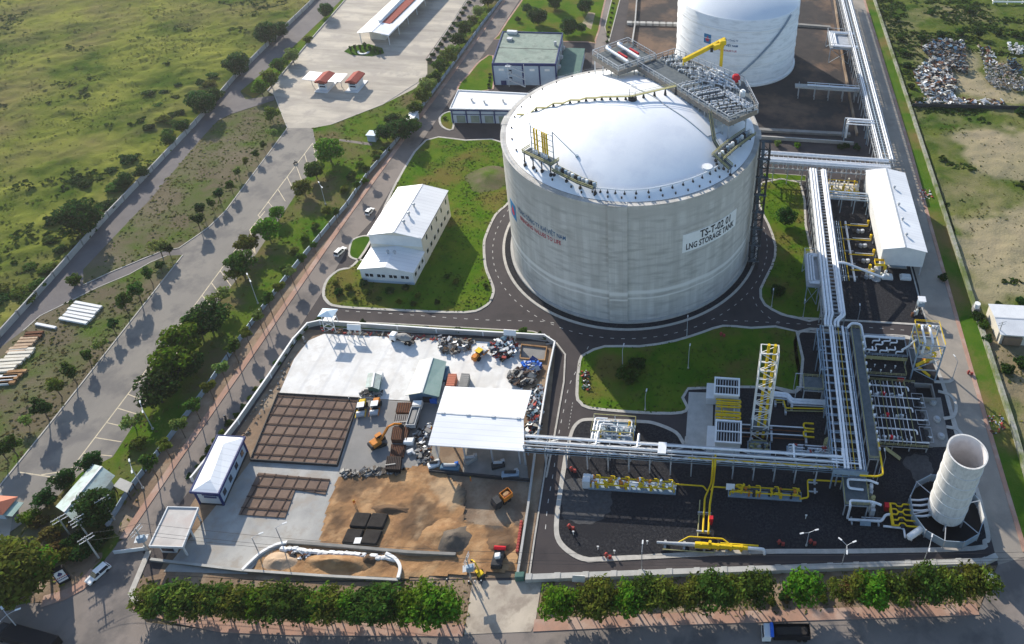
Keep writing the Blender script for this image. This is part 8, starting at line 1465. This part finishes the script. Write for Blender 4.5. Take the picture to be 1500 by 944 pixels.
# front hedges of roadside trees
rowL = [(222, 893, 'wisp3', .95), (240, 898, 'hedge3', .95), (258, 893, 'hedge0', .95), (276, 902, 'wisp3', 1), (294, 896, 'hedge0', 1), (312, 905, 'hedge3', 1), (330, 898, 'hedge0', .9), (350, 906, 'wisp3', 1), (366, 900, 'hedge0', 1.05), (384, 908, 'hedge1', 1.05), (402, 900, 'hedge1', 1), (420, 908, 'hedge0', 1.05), (438, 902, 'hedge2', 1), (456, 909, 'hedge0', 1), (474, 903, 'hedge1', .95), (492, 910, 'hedge1', 1.05), (512, 903, 'hedge1', 1.05), (530, 910, 'hedge0', 1), (550, 903, 'hedge2', .95), (566, 910, 'hedge0', 1.05), (584, 904, 'hedge1', 1.05), (602, 912, 'hedge1', 1.1), (622, 905, 'hedge1', 1.15), (640, 912, 'hedge1', 1.15), (658, 905, 'hedge1', 1.1)]
for k, (x, y, kd, s) in enumerate(rowL): put(kd if k % 5 else 'wisp3', x+(k*7 % 5-2)*2, y-1, s*(.86+.09*((k*5) % 4)), f'{ORD[k]} tree from the left in the hedge row fronting the sandy site', 'hedge row in front of the sandy site')
rowR = [(822, 908, 'hedge1', 1.2), (852, 905, 'wisp3', .95), (870, 896, 'wisp3', .95), (888, 904, 'hedge3', 1), (906, 896, 'wisp3', .95), (924, 902, 'hedge1', 1.05), (942, 894, 'hedge0', .95), (960, 900, 'wisp3', 1), (980, 893, 'hedge3', 1), (1000, 899, 'wisp3', 1), (1020, 892, 'hedge3', .95), (1042, 897, 'hedge0', 1.05), (1062, 890, 'hedge3', 1.05), (1082, 895, 'wisp3', 1.1), (1104, 888, 'hedge0', 1), (1178, 889, 'hedge1', .95), (1222, 884, 'wisp3', .85), (1236, 890, 'wisp5', .8), (1252, 884, 'hedge3', .95), (1272, 889, 'hedge1', .95), (1294, 882, 'wisp3', 1), (1314, 887, 'hedge3', 1), (1334, 880, 'wisp3', 1.05), (1352, 885, 'hedge0', 1.05), (1374, 878, 'hedge3', 1.05), (1394, 883, 'wisp3', 1.05), (1412, 876, 'hedge3', 1), (1430, 880, 'wisp3', .95)]
for k, (x, y, kd, s) in enumerate(rowR): put(kd, x+(k*7 % 5-2)*2, y-6, s*(.92+.09*((k*5) % 4)), f'{ORD[k]} tree from the left in the hedge row fronting the gravel plant', 'hedge row in front of the gravel plant')
rr = random.Random(91)
for k in range(26):
    x = 225+k*17.5 if k < 13 else 800+(k-13)*50; put(rr.choice(['bush0', 'bush3', 'bush2']), x+rr.uniform(-6, 6), 880+rr.uniform(-10, 6) if k < 13 else 880-(x-800)*.02+rr.uniform(-8, 6), rr.uniform(.45, .8), f'{ORD[k % 13]} low undergrowth bush from the left behind the '+('sandy site hedge' if k < 13 else 'gravel plant hedge'), 'undergrowth of the front hedges', cat='bush', w3=1.3)
for k, (x, y, kd, s) in enumerate(((1130, 884, 'bush3', .6), (1150, 880, 'bush5', .5), (1205, 880, 'bush3', .6))): put(kd, x, y, s, ['low bush in the gap of the right hedge row, left', 'low brown bush in the gap of the right hedge row', 'low bush right of the single bright tree in the right hedge row'][k], cat='bush')
for k, (x, y, kd, s) in enumerate(((75, 790, 'bush5', 1.1), (90, 775, 'bush3', 1), (60, 770, 'bush5', .9), (110, 800, 'bush2', 1.2), (125, 812, 'bush2', 1.2), (100, 818, 'bush3', 1), (45, 765, 'bush1', 1.2), (140, 800, 'bush2', 1.3), (158, 788, 'bush2', 1), (80, 812, 'bush5', 1))): put(kd, x, y, s, f'{ORD[k]} scrub bush between the booth and the utility poles', 'scrub between the booth and the poles', cat='bush')
for k, (x, y, kd, s) in enumerate(((1318, 60, 'bush0', 1.3), (1330, 100, 'bush2', 1.3), (1335, 130, 'bush2', 1.1), (1345, 150, 'bush0', 1.1), (1350, 60, 'bush2', 1.2), (1378, 55, 'bush2', 1.5), (1405, 52, 'bush0', 1.5), (1432, 56, 'spread2', .8), (1460, 52, 'bush2', 1.5), (1485, 54, 'bush0', 1.4), (1324, 80, 'bush0', 1.2), (1492, 168, 'bush2', 1.3), (1380, 410, 'bush2', .9), (1432, 470, 'bush2', 1.1), (1440, 482, 'bush0', 1), (1445, 500, 'bush2', .9), (1462, 450, 'bush2', .7), (1495, 445, 'bush2', .9), (1475, 545, 'bush2', 1.1), (1495, 535, 'bush2', 1.3), (1312, 30, 'bush0', 1.1), (1420, 20, 'bush2', 1.3), (1362, 22, 'bush0', 1.2))): put(kd, x, y, s, f'{ORD[k]} wild bush on the fields right of the stone wall', 'wild bushes right of the stone wall', z=.3, cat='bush')
# grass tufts on the lawns and the strips
def scatter(name, pts, n, s, m, seed, z=.1):
    P = xy(pts); r = random.Random(seed); xs = [p[0] for p in P]; ys = [p[1] for p in P]; b = MB(); k = 0
    while k < n:
        x, y = r.uniform(min(xs), max(xs)), r.uniform(min(ys), max(ys)); c = False
        for i in range(len(P)):
            a, d = P[i], P[i-1]
            if (a[1] > y) != (d[1] > y) and x < (d[0]-a[0])*(y-a[1])/(d[1]-a[1])+a[0]: c = not c
        k += 1
        if not c or noise.noise(Vector((x*.12, y*.12, seed)))+r.uniform(-.4, .4) < -.1: continue
        a = r.uniform(0, 6.3); q = s*r.uniform(.4, 1.3); dx, dy = cos(a)*q, sin(a)*q; h = q*r.uniform(.3, .9); b.add([(x-dx, y-dy, z), (x+dx, y+dy, z), (x+dx-dy*.7, y+dy+dx*.7, z+h), (x-dx-dy*.7, y-dy+dx*.7, z+h)], [(0, 1, 2, 3)])
    return tag(b.build(name, m), kind='stuff')
LT = mat('lawn_tuft', (.05, .1, .012), .95, (.09, .125, .02), .12, island=.3, col3=(.12, .1, .03), s3=.05, trans=.3)
scatter('lawn_grass', L1, 9000, .3, LT, 1, .16); scatter('lawn_grass', L3, 4000, .28, LT, 2, .16); scatter('lawn_grass', L4, 2600, .3, LT, 3, .16); scatter('strip_weeds', GR, 9000, .45, M['tuft'], 4, .06)
scatter('verge_weeds', [(193, 320), (319, 177), (405, 148), (421, 188), (291, 344), (122, 418)], 3500, .4, M['tuft'], 5, .06); scatter('verge_weeds', [(268, 374), (0, 712), (-90, 810), (-90, 612), (59, 463), (142, 422)], 4500, .4, M['tuft'], 6, .06); scatter('strip_weeds', [(200, 850), (692, 850), (684, 918), (260, 902)], 2500, .35, M['tuft'], 7, .1); scatter('strip_weeds', [(795, 852), (1460, 829), (1436, 890), (785, 912)], 3500, .35, M['tuft'], 8, .1)
# ------------------------------------------------------------------ the air
hz = MB().box(-900, 700, -60, 900, -1.5, 205).build('haze', bpy.data.materials.new('haze_air')); tag(hz, kind='stuff')
hm_ = hz.data.materials[0]; hm_.use_nodes = True; nt = hm_.node_tree; nt.nodes.remove(nt.nodes['Principled BSDF']); vp_ = nt.nodes.new('ShaderNodeVolumePrincipled')
vp_.inputs['Color'].default_value = (.9, .93, 1, 1); vp_.inputs['Density'].default_value = .00009; vp_.inputs['Anisotropy'].default_value = .6; nt.links.new(vp_.outputs[0], nt.nodes['Material Output'].inputs['Volume'])
